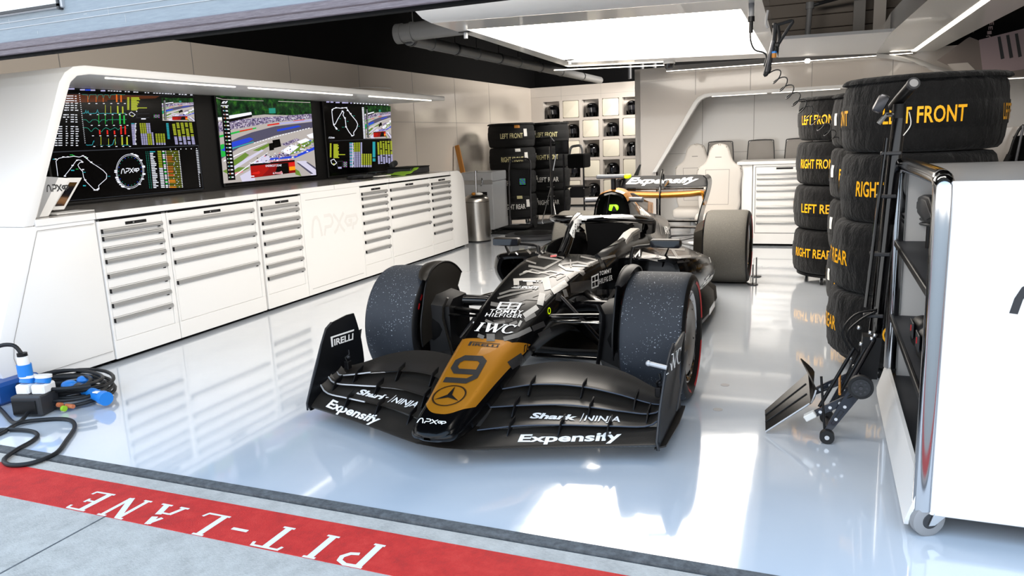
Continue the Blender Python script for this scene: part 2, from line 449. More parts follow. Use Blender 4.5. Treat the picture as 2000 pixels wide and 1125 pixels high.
# PIT-LANE, serif capitals, to be read from inside the garage
SER = {
 'P': ([[(.12,0),(.12,1)]], [[(.0,.0),(.26,.0)],[(.02,1),(.3,1)]], [[(.12,.97),(.42,.99),(.6,.88),(.63,.72),(.52,.55),(.34,.5)]], .66),
 'I': ([[(.14,0),(.14,1)]], [[(0,0),(.3,0)],[(0,1),(.3,1)]], [], .3),
 'T': ([[(.36,0),(.36,1)]], [[(.22,0),(.52,0)],[(0,.97),(.72,.97)],[(.0,.82),(.04,.99)],[(.72,.82),(.68,.99)]], [], .72),
 '-': ([], [], [[(0,.47),(.42,.47)]], .42),
 'L': ([[(.14,0),(.14,1)]], [[(0,1),(.3,1)],[(0,.02),(.62,.02)],[(.66,.2),(.6,.01)]], [], .66),
 'A': ([[(.62,.0),(.46,.5)],[(.44,.62),(.33,1.)]], [[(-.04,0),(.22,0)],[(.46,0),(.78,0)],[(.2,.4),(.54,.4)]], [[(.08,0),(.2,.42)],[(.22,.62),(.36,1.)]], .76),
 'N': ([[(.16,1),(.66,0)]], [[(0,1),(.2,1)],[(.52,1),(.78,1)],[(.02,0),(.26,0)]], [[(.14,0),(.14,1)],[(.66,0),(.66,1)]], .78),
 'E': ([[(.14,0),(.14,1)]], [[(0,0),(.6,.02)],[(0,.985),(.58,.985)],[(.14,.5),(.42,.5)],[(.6,.17),(.58,0)],[(.58,.83),(.56,1)],[(.42,.4),(.42,.6)]], [], .64)}
def serif(ch):
    a, t, c, w = SER[ch]; out = []
    for s in a: out += stroke(s, .16)
    for s in t: out += stroke(s, .075)
    for s in c: out += stroke(s, .11)
    return out, w
cx = .125
for ch, adv in zip('PIT-LANE', (.205, .17, .215, .15, .235, .20, .225, .2)):
    P_, w_ = serif(ch); k = .155
    b.flat([[(a*.185, c) for a, c in p] for p in P_], (cx, -1.94, -.0015), (-1, 0, 0), (0, -k, 0), 'line_paint', .0006); cx -= adv
struct(b.build('trim_pit_line', smooth=0))
# inset floor discs
b = B()
for p in ((1416, 752), (1402, 800)):
    q = UN(p[0], p[1], 2, 0); b.cyl((q.x, q.y, 0), (q.x, q.y, .0012), .026, 'mid_grey', 24)
struct(b.build('trim_floor_discs'))

# walls, ceiling
b = B(); b.bx((XL-.1, YF, 0), (XL, YB, 2.6), 'wall_grey'); b.bx((XL-.1, YF, 2.6), (XL-.02, YB, 3.5), 'black_matt'); b.bx((XL-.1, YB, 0), (XL-.02, YB+.34, 3.5), 'black_matt')
for y in (-.9, .55, 2.05, 3.6, 5.1, 6.6, 8.1, 9.6): b.bx((XL, y, 1.1), (XL+.002, y+.008, 2.6), 'seam')
b.bx((XL, 5.3, 1.83), (XL+.002, YB, 1.836), 'seam')
struct(b.build('wall_left', smooth=0))
b = B(); b.bx((XL-.1, YB+.34, 0), (XR+.1, YB+.44, 3.5), 'black_matt'); struct(b.build('wall_back', smooth=0))
b = B(); b.bx((XR, YF, 0), (XR+.1, YB+.3, 2.6), 'wall_greige'); b.bx((XR, YF, 2.6), (XR+.1, YB+.3, 3.5), 'black_matt'); struct(b.build('wall_right', smooth=0))
b = B(); b.bx((XL-.1, YF, 3.5), (XR+.1, YB+.4, 3.6), 'black_matt'); struct(b.build('ceiling', smooth=0))
b = B(); b.bx((-14, -1.62, 2.45), (14, -1.5, 5.5), 'mid_grey'); b.bx((-14, -1.62, 0), (XL-.1, -1.5, 2.45), 'mid_grey'); b.bx((XR+.1, -1.62, 0), (14, -1.5, 2.45), 'mid_grey')
struct(b.build('wall_front', smooth=0))
# roller shutter, half lowered
sh = thing('roller_shutter', 'pale blue lowered garage shutter with dark rubber bottom seal across the opening', 'shutter', (0, -1.7, 1.95))
b = B(); b.bx((-6, -1.72, 2.0), (6, -1.66, 3.0), 'shutter_blue')
for z in (2.06, 2.085, 2.17, 2.19, 2.21, 2.4, 2.6): b.bx((-6, -1.7225, z), (6, -1.72, z+.0022), 'silver_paint')
rs = random.Random(3)
for k in range(22):
    x = rs.uniform(-1.9, 1.2); z = rs.uniform(2.01, 2.1); w_ = rs.choice((.0015, .0015, .02)); b.bx((x, -1.7208, z), (x+w_, -1.7202, z+(.0015 if w_ > .01 else rs.uniform(.005, .035))), 'silver_paint')
b.build('sheet', sh, smooth=0)
b = B(); b.bx((-6, -1.73, 1.972), (6, -1.65, 2.004), 'shutter_seal', .004); b.bx((-6, -1.725, 1.95), (6, -1.655, 1.974), 'shutter_seal', .003); b.bx((-6, -1.71, 1.94), (6, -1.67, 1.952), 'black_matt'); b.build('bottom_seal', sh)
b = B(); b.bx((-2.4, -1.735, 2.112), (-1.41, -1.7, 2.6), 'silver_paint', .004); b.bx((-2.4, -1.74, 2.13), (-1.43, -1.733, 2.59), 'white_satin'); b.bx((-1.432, -1.742, 2.105), (-1.42, -1.72, 2.6), 'dark_grey'); b.bx((-2.4, -1.742, 2.118), (-1.42, -1.73, 2.128), 'dark_grey'); b.build('access_hatch', sh, smooth=0)

# =================================================================== left storage wall
CX = -3.12; SX = -4.09
def apx(w=.15):
    out = []
    for pl in ([(0,0),(.08,.5),(.2,.85),(.36,1),(.56,1),(.72,.8),(.82,.35),(.88,0)], [(1.12,0),(1.26,.42),(1.75,.42),(1.98,.6),(1.95,.85),(1.78,1),(1.2,1)],
               [(2.1,1),(2.42,.72),(2.85,.2),(3.1,0)], [(3.12,1),(2.8,.72),(2.35,.2),(2.05,0)],
               [(4.0,.75),(3.4,.75),(3.2,.52),(3.42,.28),(3.78,.28),(3.84,.52),(3.55,.52)], [(3.92,.0),(4.02,.3),(4.3,.32),(4.5,.52),(4.36,.76),(4.0,.75)]):
        out += stroke(pl, w)
    return [[(a/4.5, c) for a, c in p] for p in out]          # width 1, height 1
# end cabinet: leaning left end
t = thing('end_cabinet', 'white leaning end panel of the storage wall, left of the drawers', 'cabinet', (-3.7, -.7, 0))
Myz = Matrix(((0, 0, 1, 0), (1, 0, 0, 0), (0, 1, 0, 0), (0, 0, 0, 1)))   # local (a,b,c) -> (x=c, y=a, z=b)
def yz(x): return Matrix.Translation((x, 0, 0)) @ Myz
b = B(); b.prism([(-1.13, .03), (-.35, .03), (-.35, 1.06), (-.865, 1.06), (-1.165, .33), (-1.18, .2)], yz((CX + XL)/2), CX - XL - .02, 'white_satin', .006); b.build('carcass', t)
b = B(); b.flat(stroke([(-.37, .1), (-.95, .1), (-1.06, .15), (-1.08, .25), (-1.06, .36), (-.79, 1.03), (-.37, 1.03)], .004), (CX - .01 + .0105, 0, 0), (0, 1, 0), (0, 0, 1), 'seam', .0006); b.build('access_panel', t, smooth=0)
b = B(); b.bx((XL+.05, -1.05, 0), (CX-.06, -.36, .03), 'black_matt'); b.build('plinth', t)

H8 = (.966, .912, .829, .748, .641, .533, .425, .315); H5 = (.964, .858, .75, .645, .479)
def drawer_cabinet(y0, w, hs, label, group):
    t = thing('drawer_cabinet', label, 'cabinet', (CX-.3, y0 + w/2, 0), 0, group)
    y1 = y0 + w
    b = B(); b.bx((XL+.1, y0+.002, .03), (CX-.012, y1-.002, 1.05), 'white_satin')
    b.bx((CX-.014, y0+.002, .03), (CX, y1-.002, .165), 'white_satin', .002); b.bx((CX-.014, y1-.042, .165), (CX, y1-.002, 1.05), 'white_satin', .002)
    b.bx((CX-.014, y0+.002, .165), (CX, y0+.02, 1.05), 'white_satin', .002); b.bx((CX-.014, y0+.002, 1.038), (CX, y1-.002, 1.052), 'black_matt')
    b.bx((CX-.014, y0+.02, .985), (CX-.001, y1-.042, 1.038), 'white_satin', .002); b.build('carcass', t)
    b = B(); b.bx((XL+.15, y0, 0), (CX-.05, y1, .03), 'black_matt'); b.build('plinth', t)
    b = B(); yl = y0 + w*.38; b.bx((CX-.002, yl, .992), (CX+.003, yl+.19, 1.014), 'black', .002); b.bx((CX+.003, yl+.065, .998), (CX+.005, yl+.078, 1.009), 'alu', .001)
    b.bx((CX+.0028, yl+.09, .9995), (CX+.0034, yl+.15, 1.006), 'dark_grey'); b.build('lock_strip', t)
    tops = [z + .02 for z in hs]; bots = [tops[i+1] + .006 for i in range(len(hs)-1)] + [.17]
    for z0, z1, hz in zip(bots, tops, hs):
        b = B(); b.bx((CX-.012, y0+.023, z0-.003), (CX-.002, y1-.045, z1), 'white_satin', .0015)
        b.bx((CX-.0135, y0+.022, z0-.006), (CX-.011, y1-.044, z0-.003), 'seam')
        d = b.build('drawer', t)
        b = B(); prof = [(0, .016), (.012, .016), (.02, .01), (.022, 0), (.02, -.012), (.014, -.015), (0, -.015)]
        b.loft([[(CX-.002 + a, y, hz + c) for a, c in prof] for y in (y0+.024, y1-.052)], 'handle_grey')
        b.bx((CX-.001, y0+.0225, hz-.016), (CX+.0195, y0+.0245, hz+.015), 'black'); b.bx((CX, y1-.09, hz-.022), (CX+.014, y1-.075, hz-.014), 'black')
        b.build('handle', d)
    return t
GR = 'drawer cabinets along the left wall'
c1 = drawer_cabinet(-.345, .61, H8, 'white narrow eight-drawer cabinet nearest the pit lane, beside the leaning end panel', GR)
c2 = drawer_cabinet(.268, 1.03, H5, 'white wide five-drawer cabinet nearest the pit lane under the left monitor', GR)
def dupcab(src, y, w, label):
    c = copy_tree(src); c.location.y = y + w/2; c['label'] = label
dupcab(c1, 1.322, .61, 'white narrow eight-drawer cabinet just left of the plain logo panel')
dupcab(c1, 2.972, .61, 'white narrow eight-drawer cabinet just right of the plain logo panel')
dupcab(c2, 3.585, 1.03, 'white wide five-drawer cabinet farther from the pit lane, behind the front tyre')
dupcab(c1, 4.618, .61, 'white narrow eight-drawer cabinet at the far end of the storage wall')
t = thing('plain_cabinet', 'white plain cabinet front with a faint embossed logo between the drawers', 'cabinet', (CX-.3, 2.45, 0))
b = B(); b.bx((XL+.1, 1.937, .03), (CX, 2.97, 1.055), 'white_satin', .003); b.bx((XL+.15, 1.94, 0), (CX-.05, 2.97, .03), 'black_matt'); b.build('carcass', t)
b = B(); b.flat(stroke([(1.99, .09), (2.92, .09)], .004) + stroke([(2.0, .985), (2.9, .985)], .004), (CX, 0, 0), (0, 1, 0), (0, 0, 1), 'seam', .0006); b.build('panel_joint', t, smooth=0)
b = B()
b.flat([[(2.06 + a*.82, .60 + c*.2) for a, c in p] for p in apx(.17)], (CX + .0012, 0, 0), (0, 1, 0), (0, 0, 1), 'white_gloss')
b.build('embossed_logo', t, smooth=0)
# far rounded end
t = thing('end_cabinet', 'white end panel with rounded upper corner at the far end of the storage wall', 'cabinet', (-3.7, 5.45, 0))
arc = [(5.44 + .22*cos(a), .88 + .22*sin(a)) for a in [PI/2 - k*PI/2*.92/8 for k in range(9)]]
b = B(); b.prism([(5.232, .03), (5.70, .03)] + arc[::-1] + [(5.232, 1.1)], yz((CX + XL)/2), CX - XL - .02, 'white_satin', .004); b.build('carcass', t)
b = B(); b.bx((XL+.15, 5.235, 0), (CX-.06, 5.66, .03), 'black_matt'); b.build('plinth', t)
# worktop
t = thing('worktop', 'long grey worktop with white front edge over the drawer cabinets', 'worktop', (-3.7, 2.2, 1.06))
b = B(); mat('worktop_grey', '#8f8b86', .22, coat=.4); b.bx((XL+.12, -.79, 1.058), (CX-.02, 5.199, 1.101), 'worktop_grey', .002); b.build('top', t)
b = B(); b.bx((CX-.021, -.79, 1.056), (CX, 5.199, 1.102), 'white_satin', .003)
for y in (-.35, 1.32, 2.5, 3.6): b.bx((CX-.001, y, 1.057), (CX+.0008, y+.004, 1.101), 'seam')
b.build('front_edge', t)
# canopy with leaning gable
t = thing('canopy_frame', 'white canopy with leaning left gable framing the monitor wall above the worktop', 'canopy', (-3.7, -.6, 1.102))
outer = [(-.865, 1.062), (-.5, 1.90), (-.46, 1.99), (-.41, 2.055), (-.34, 2.098), (-.25, 2.112), (5.2, 2.104)]
inner = [(5.2, 2.052), (-.22, 2.052), (-.32, 2.035), (-.375, 1.99), (-.41, 1.92), (-.795, 1.062)]
b = B(); b.prism(outer + inner, yz((CX + XL)/2), CX - XL - .02, 'white_satin', .008); b.build('frame', t)
for y0, y1 in ((.0, 1.32), (1.5, 3.15), (3.5, 5.0)):
    b = B(); b.bx((CX-.13, y0, 2.044), (CX-.11, y1, 2.0525), 'strip_light'); o = b.build('strip_light', t)
b = B(); b.tube(smoothpath([(CX-.5, 3.6, 2.11), (-4.37, 3.9, 2.2), (-4.37, 4.6, 2.25), (-4.37, 5.2, 2.3), (-4.37, 5.9, 2.32)], 6), .006, 'white_plain', 6); b.build('cable', t)
# monitor wall
b = B(); b.prism([(-.755, 1.1), (5.38, 1.1), (5.38, 2.052), (-.225, 2.052), (-.32, 2.03), (-.37, 1.985)], yz((XL + SX-.03)/2), SX-.032-XL, 'black'); o = tag(b.build('monitor_surround', smooth=0, loc=(-4.2, 2.4, 1.1)), 'black panel behind the three large monitors above the worktop', 'panel')

def monitor(y0, y1, z0, z1, label):
    t = thing('monitor', label, 'monitor', (SX-.015, (y0+y1)/2, z0), 0, 'monitors in the left storage wall')
    b = B(); b.bx((SX-.031, y0-.02, z0-.02), (SX-.002, y1+.02, z1+.02), 'black', .004); b.build('bezel', t)
    b = B(); b.bx((SX-.003, y0, z0), (SX, y1, z1), 'screen_black'); return t, b
SCR = [0]
def draw(b, polys, m, crop=None):
    """polys in photo (or crop) pixels, read onto the display plane"""
    SCR[0] += 1; off = .0004 + .000006*SCR[0]
    for p in polys:
        pts = []
        for x, y in p:
            if crop: x, y = crop[0] + x/crop[2], crop[1] + y/crop[2]
            q = UN(x, y, 0, SX); q.x = SX + off; pts.append(q)
        b.add(pts, [tuple(range(len(pts)))], m)
def dash(b, rows, m, crop): draw(b, [[(x, y), (x+w, y), (x+w, y+h), (x, y+h)] for x, y, w, h in rows], m, crop)
def txt(b, s, x, y, w, h, m, crop, sk=0., bold=.02):
    draw(b, [[(a, c + (a-x)*sk) for a, c in [(a, 2*y - c) for a, c in p]] for p in tbox(s, x, y, w, h, bold)], m, crop)
rs = random.Random(11)
# ---- left monitor: telemetry
t, b = monitor(.1, 1.69, 1.135, 2.036, 'leftmost large monitor showing telemetry graphs and a track map')
SCR[0] = 0
C1 = (90, 160, 4.687)
draw(b, [[(40, 640), (1395, 578), (1395, 586), (40, 648)], [(40, 108), (1350, 128), (1350, 131), (40, 111)], [(1395, 582), (1440, 975), (1436, 976), (1391, 582)], [(100, 1095), (1440, 975), (1440, 979), (100, 1099)]], 's_grey', C1)
draw(b, [[(40, 112), (560, 118), (560, 180), (40, 196)], [(560, 118), (1040, 130), (1000, 150), (560, 165)]], 's_brown', C1)
dash(b, [(200, 58, 60, 12), (310, 66, 45, 12), (408, 70, 42, 12), (500, 75, 42, 12)], 's_lilac', C1); dash(b, [(358, 68, 48, 12)], 's_blue', C1)
dash(b, [(x, 78 + (x-560)*.05, rs.uniform(12, 22), 6) for x in range(565, 1330, 26) if rs.random() > .18], 's_white', C1)
for r in range(22):
    yy = 125 + r*21.5
    if r in (7, 12): continue
    dash(b, [(80 + r*0 + rs.uniform(-3, 3) if yy > 330 else 190 - r*4, yy, rs.uniform(18, 34), 8), (205 - r*1.5 if yy < 330 else 180, yy, rs.uniform(10, 22), 7), (225, yy, rs.uniform(20, 34), 7), (262 + r*.5, yy + 2, rs.uniform(16, 30), 7), (112, yy, 36, 7) if yy > 380 else (232, yy, 10, 7)], 's_white', C1)
dash(b, [(300 + r*2.1, 105 + r*18, 9, 5) for r in range(26)], 's_white', C1)
def curve(y, amp, x0, x1, dips, n=60):
    out = []
    for k in range(n+1):
        x = x0 + (x1-x0)*k/n; v = 0
        for d, w, a in dips: v += a*math.exp(-((k/n - d)/w)**2)
        out.append((x, y - amp*v + rs.uniform(-2, 2)))
    return out
dips = [(.12, .03, 1), (.33, .025, 1), (.5, .02, .8), (.66, .025, 1), (.8, .02, 1.1), (.9, .02, 1.1)]
draw(b, stroke(curve(118, -38, 325, 715, dips), 3.5), 's_grey', C1)
draw(b, stroke(curve(116, -44, 330, 720, [(.15, .02, 1), (.35, .015, 1), (.5, .012, 1), (.64, .02, .8)]), 3), 's_teal', C1)
draw(b, stroke(curve(288, 40, 330, 730, [(.08, .01, .8), (.13, .01, .7), (.35, .015, .9)]), 4), 's_cyan', C1)
draw(b, stroke(curve(345, -26, 335, 735, [(.15, .05, 1), (.38, .04, .9), (.55, .02, .5)]), 4), 's_teal', C1)
draw(b, stroke(curve(420, -34, 340, 740, [(.18, .05, 1), (.4, .06, 1.1), (.62, .05, .6), (.8, .03, .6)]), 4), 's_teal', C1)
draw(b, stroke(curve(578, 42, 365, 760, [(.18, .02, 1), (.66, .03, 1.3)]), 4), 's_cyan', C1)
draw(b, [[(x, y), (x+w, y), (x+w, y+h), (x, y+h)] for x, w in ((440, 55), (500, 60), (640, 50)) for y, h in ((505, 75),)], 's_black', C1)
for xs, hs, ms, y0 in (((380, 455, 520, 640, 680), (55, 50, 40, 70, 65), 's_orange', 185), ((540, 590, 650, 695), (80, 70, 70, 65), 's_yellow', 290), ((480, 540, 605, 670, 708), (85, 90, 70, 100, 80), 's_green', 385), ((485, 555, 620, 680, 718), (40, 38, 34, 75, 78), 's_red', 480), ((500, 570, 630, 690, 735), (78, 60, 70, 75, 75), 's_yellow', 578)):
    for k, (x, h) in enumerate(zip(xs, hs)):
        w = 5 if k < len(xs)-2 and ms != 's_red' else 14
        draw(b, [[(x, y0), (x-w*.1, y0-h), (x+w*.8, y0-h), (x+w, y0)]], ms, C1)
for y in (195, 296, 395, 490, 588): dash(b, [(x + (y-195)*.12, y, 17, 6) for x in (385, 452, 520, 588, 650, 712)], 's_white', C1)
dash(b, [(742, 140 + k*9, 20, 7) for k in range(13)], 's_yellow', C1)
dash(b, [(778, 140 + k*9.4, rs.uniform(50, 82) if k != 10 else 145, 7.5) for k in range(13)], 's_yellow', C1)
draw(b, stroke([(760, 290), (780, 275), (815, 300), (795, 318), (775, 310), (762, 300)], 4, True), 's_white', C1); dash(b, [(780, 308, 16, 10)], 's_fl' if 's_fl' in MATS else 's_yellow', C1)
draw(b, stroke([(830, 270), (830, 330), (945, 328)], 3) + stroke([(830, 292), (945, 290)], 2), 's_grey', C1); dash(b, [(870, 333, 42, 10), (824, 265, 10, 8)], 's_white', C1)
dash(b, [(985 + 14*k, 300 + 10*j, 11, 8) for k in range(4) for j in range(3) if (k + j) % 2], 's_magenta', C1); dash(b, [(985 + 14*k, 300 + 10*j, 11, 8) for k in range(4) for j in range(3) if not (k + j) % 2], 's_green', C1)
for j in range(19):
    y = 378 + j*10.6
    dash(b, [(778 + j*.8, y, rs.uniform(26, 34), 6.5)], 's_lilac' if j else 's_cyan', C1); dash(b, [(812, y, rs.uniform(4, 16), 6.5)], 's_white', C1)
    for k in range(6):
        x = 855 + k*20 + j*1.1; m_ = 's_yellow' if (k < 3 and j < 9) or (k > 2 and j > 8 and k < 5) else 's_lilac'
        if k > 3 and j < 8 and k > 4: continue
        dash(b, [(x, y, 15, 6.8)], m_, C1)
    if j > 8: dash(b, [(990 + k*23 + j, y, 16, 6.8) for k in range(4)], 's_yellow' if j < 17 else 's_lilac', C1)
    if j < 14: dash(b, [(1098 + j, y, 22, 6.8)], 's_cyan', C1)
    for k in range(5):
        if (k*7 + j*3) % 11 == 0: continue
        dash(b, [(1152 + k*39 + j*1.6, y - 4, 26, 6.8)], 's_yellow' if j < 12 else 's_lilac', C1)
def tv(b, q, C):
    """race broadcast picture inside quad q (TL, TR, BR, BL)"""
    def P(u, v):
        a = [q[0][k] + (q[1][k]-q[0][k])*u for k in (0, 1)]; c = [q[3][k] + (q[2][k]-q[3][k])*u for k in (0, 1)]
        return (a[0] + (c[0]-a[0])*v, a[1] + (c[1]-a[1])*v)
    def D(polys, m): draw(b, [[P(u, v) for u, v in p] for p in polys], m, C)
    D([[(0, 0), (1, 0), (1, 1), (0, 1)]], 's_gravel')
    D([[(0, 0), (1, 0), (1, .2), (.5, .2), (0, .27)]], 's_trees')
    D([[(0, .3), (.18, .27), (1, .17), (1, .235), (.6, .29), (.18, .38), (0, .42)]], 's_crowd')
    D([[(.12, .225), (.36, .175), (.365, .205), (.12, .265)], [(0, .25), (.06, .245), (.06, .275), (0, .28)]], 's_white')
    D([[(.12, .265), (.365, .205), (.365, .235), (.12, .3)]], 's_black'); D([[(.55, .12), (.62, .115), (.62, .18), (.55, .185)]], 's_teal')
    D([[(.0, .455), (.2, .405), (.4, .36), (.4, .375), (.2, .425), (0, .48)]], 's_green'); D([[(.22, .4), (.36, .37), (.36, .385), (.22, .415)], [(.52, .325), (.65, .3), (.65, .318), (.52, .342)], [(.8, .27), (.92, .25), (.92, .268), (.8, .287)]], 's_red')
    D([[(.65, .3), (1, .245), (1, .27), (.65, .322)]], 's_lilac')
    D([[(0, .58), (.2, .48), (.35, .42), (.6, .345), (1, .28), (1, .36), (.6, .46), (.2, .6), (0, .72)]], 's_asphalt')
    D([[(0, .6), (.14, .53), (.32, .48), (.36, .5), (.3, .54), (.1, .6), (0, .655)], [(.62, .385), (.85, .33), (.88, .345), (.7, .395), (.62, .41)]], 's_blue')
    for k in range(20):
        u = .36 + k*.031; v = .545 - k*.0095; D([[(u, v), (u+.02, v-.006), (u+.02, v+.004), (u, v+.01)]], 's_white')
    D([[(0, .66), (.1, .605), (.36, .53), (.36, .54), (.1, .62), (0, .68)]], 's_cyan')
    D([[(.1, .76), (.26, .66), (.3, .69), (.14, .82)], [(.34, .64), (.52, .555), (.54, .58), (.42, .65)], [(.7, .72), (.86, .55), (1, .52), (1, .56), (.84, .68)], [(0, .86), (.1, .82), (.3, .84), (.1, .93)], [(.75, .87), (.82, .93), (.84, 1), (.78, .97)]], 's_grass')
    D([[(.08, .84), (.26, .73), (.44, .63), (.46, .645), (.28, .76), (.1, .87)]], 's_pale'); D([[(.56, .52), (.64, .505), (.65, .6), (.57, .62)], [(.52, .56), (.57, .55), (.57, .64), (.52, .65)]], 's_black')
    D([[(.64, .66), (.76, .58), (.84, .61), (.73, .705)], [(.82, .545), (.92, .5), (.97, .53), (.86, .575)], [(.93, .46), (1, .43), (1, .5), (.96, .5)]], 's_white')
    D([[(.65, .57), (.82, .5), (.86, .52), (.7, .6)], [(.55, .72), (.66, .68), (.78, .72), (.62, .76)]], 's_crowd'); D([[(.5, .74), (.76, .73), (.76, .755), (.52, .765)], [(.76, .74), (1, .62), (1, .66), (.78, .76)]], 's_blue')
    D([[(.5, .78), (.76, .765), (.76, .8), (.5, .81)], [(.05, .9), (.22, .87), (.22, .89), (.06, .93)]], 's_pink'); D([[(.34, .78), (.46, .7), (.54, .72), (.48, .8), (.36, .86)]], 's_pale')
    D([[(.8, .8), (.9, .8), (1, .92), (1, 1), (.95, 1)], [(.18, .93), (.3, .87), (.34, .9), (.34, 1), (.2, 1)]], 's_pale'); D([[(.8, .82), (.82, .82), (.97, .98), (.94, .98)], [(.9, .82), (.92, .82), (1, .9), (1, .93)]], 's_asphalt')
    rr = random.Random(4)
    for k in range(110):
        u = rr.uniform(.36, .98); v = rr.uniform(.0, 1.)*.16 + .86 - .36*u; w = rr.uniform(.006, .022); h = rr.uniform(.004, .014)
        D([[(u, v), (u+w, v-.004), (u+w, v+h), (u, v+h)]], rr.choice(('s_white', 's_pale', 's_lilac', 's_blue', 's_grey', 's_pink', 's_asphalt', 's_white')))
    for k in range(14): u = .13 + k*.06; D([[(u, .30 - k*.006), (u+.03, .296 - k*.006), (u+.03, .303 - k*.006), (u, .307 - k*.006)]], 's_white' if k % 2 else 's_asphalt')
    D([[(.02, .74), (.3, .62), (.5, .545), (.5, .55), (.3, .63), (.02, .755)], [(.1, .93), (.3, .80), (.5, .67), (.5, .676), (.3, .81), (.1, .945)]], 's_white'); D([[(.0, .62), (.1, .66), (.1, .68), (0, .7)], [(0, .56), (.04, .55), (.04, .6), (0, .62)]], 's_green')
    D([[(.04, .02), (.115, .02), (.13, .97), (.05, .97)]], 's_black')
    for k in range(20): D([[(.088, .122 + k*.0425), (.112, .122 + k*.0425), (.114, .136 + k*.0425), (.089, .136 + k*.0425)], [(.06, .123 + k*.0425), (.067, .123 + k*.0425), (.068, .134 + k*.0425), (.061, .134 + k*.0425)]], 's_white'); D([[(.073, .122 + k*.0425), (.08, .122 + k*.0425), (.081, .136 + k*.0425), (.074, .136 + k*.0425)]], ('s_yellow', 's_cyan', 's_pink', 's_orange', 's_green')[k % 5])
    D([[(.3, .8), (.78, .78), (.78, .945), (.3, .965)]], 's_darkred'); D([[(.3, .8), (.78, .78), (.78, .8), (.3, .822)]], 's_black'); D([[(.3, .83), (.46, .82), (.5, .87), (.42, .95), (.3, .962)]], 's_red2'); D([[(.6, .815), (.705, .81), (.71, .945), (.55, .955)]], 's_black')
    D([[(.715, .865), (.78, .862), (.78, .91), (.715, .913)]], 's_amber'); D([[(.715, .812), (.78, .808), (.78, .86), (.715, .862)]], 's_red')
    return D
tv(b, ((1055, 145), (1345, 150), (1358, 362), (1065, 355)), C1)
# track map, ring and list
track = [(105, 862), (88, 725), (112, 700), (155, 690), (205, 688), (250, 680), (300, 688), (338, 676), (372, 705), (410, 738), (470, 775), (520, 810), (552, 845), (550, 885), (505, 925), (478, 950), (482, 972), (452, 990), (430, 978), (360, 908), (340, 870), (332, 820), (300, 785), (288, 760), (305, 740), (328, 728), (318, 718), (290, 712), (268, 728), (240, 768), (200, 820), (165, 862)]
draw(b, stroke(track, 5), 's_white', C1)
dash(b, [(x, y, 20, 9) for x, y in ((75, 702), (145, 682), (187, 682), (325, 672), (345, 682), (360, 692), (400, 730), (272, 712), (318, 730), (230, 760), (325, 798), (345, 893), (455, 985), (432, 985), (465, 975), (160, 858))], 's_white', C1)
dash(b, [(215, 665, 30, 6), (240, 672, 20, 6), (270, 795, 22, 6), (355, 690, 16, 5)], 's_green', C1); dash(b, [(225, 805, 30, 10), (335, 945, 26, 10), (330, 825, 28, 5), (560, 862, 24, 4), (60, 705, 14, 6)], 's_cyan', C1); dash(b, [(430, 758, 75, 3)], 's_grey', C1)
def ell(r, w): return stroke([(765 + r*cos(a)*.86, 818 + r*1.06*sin(a)) for a in [2*PI*k/48 for k in range(48)]], w, True)
draw(b, ell(148, 3.5) + ell(136, 2.5), 's_white', C1)
for k in range(26):
    a = rs.choice((rs.uniform(-1.7, .6), rs.uniform(2.0, 3.2), rs.uniform(.5, 2.2))); r = 152
    dash(b, [(765 + r*cos(a)*.86 - 12, 818 + r*1.06*sin(a) - 5, 24, 10)], 's_white', C1)
for k in range(22):
    a = 2*PI*k/22; dash(b, [(765 + 122*cos(a)*.86 - 4, 818 + 122*1.06*sin(a) - 3, 8, 6)], 's_teal' if k % 3 else 's_blue', C1)
draw(b, [[(685 + a*163, 842 - c*44 - a*18) for a, c in p] for p in apx(.16)], 's_white', C1)
for j in range(22):
    y = 632 + j*15.6; s = j*1.6; sl = -.028
    dash(b, [(908 + s, y + 6, 6, 7), (926 + s, y + 6, 6, 7)], 's_teal', C1); dash(b, [(946 + s, y + 3, rs.uniform(24, 52) if j else 50, 8)], 's_white' if j else 's_cyan', C1)
    dash(b, [(1016 + s, y, 34, 8)], 's_yellow' if j < 10 else 's_white', C1); dash(b, [(1060 + s, y - 1, 20, 9)], 's_green' if j % 6 in (1, 5) else 's_white', C1)
    if j in (3, 4, 5, 6, 9, 10, 11, 12, 14, 17, 18, 21): dash(b, [(1088 + s, y - 3, rs.uniform(48, 75), 12)], 's_darkred' if j < 12 else 's_orange' if j > 16 else 's_red', C1)
    dash(b, [(1088 + s, y + 1, 125, 3.5)], 's_yellow', C1); dash(b, [(1088 + s, y - 1, 7, 7), (1208 + s, y - 2, 8, 8), (1155 + rs.uniform(-20, 30) + s, y - 2, 7, 7)], 's_white', C1)
    dash(b, [(1368 + s, y - 6, 20 if j < 14 else 8, 6)], 's_white', C1)
dash(b, [(1130 + 48*k, 613 - k, 8, 7) for k in range(6)], 's_white', C1)
b.build('display', t, smooth=0)
# ---- centre monitor: race broadcast
t, b = monitor(1.995, 3.545, 1.152, 2.062, 'middle large monitor showing a race broadcast with crowd and red caption')
SCR[0] = 0; C2 = (420, 180, 6.25)
D = tv(b, ((10, 40), (1165, 110), (1235, 1010), (105, 1115)), C2)
draw(b, [[(78, 138), (95, 112), (128, 112), (120, 122), (104, 122), (100, 130), (116, 130), (108, 138)], [(116, 138), (138, 108), (155, 108), (135, 138)]], 's_white', C2)
dash(b, [(70 + k*16, 160, 12, 12) for k in range(6)], 's_white', C2)
txt(b, 'PIT STOP UNDERCUT THREAT', 422, 872, 255, 16, 's_white', C2, -.04); txt(b, 'UNDERCUT ZONE', 615, 912, 195, 24, 's_white', C2, -.04)
txt(b, '6.76', 705, 1000, 52, 22, 's_white', C2, -.04); dash(b, [(765, 985, 58, 14), (436, 1020, 42, 12)], 's_white', C2)
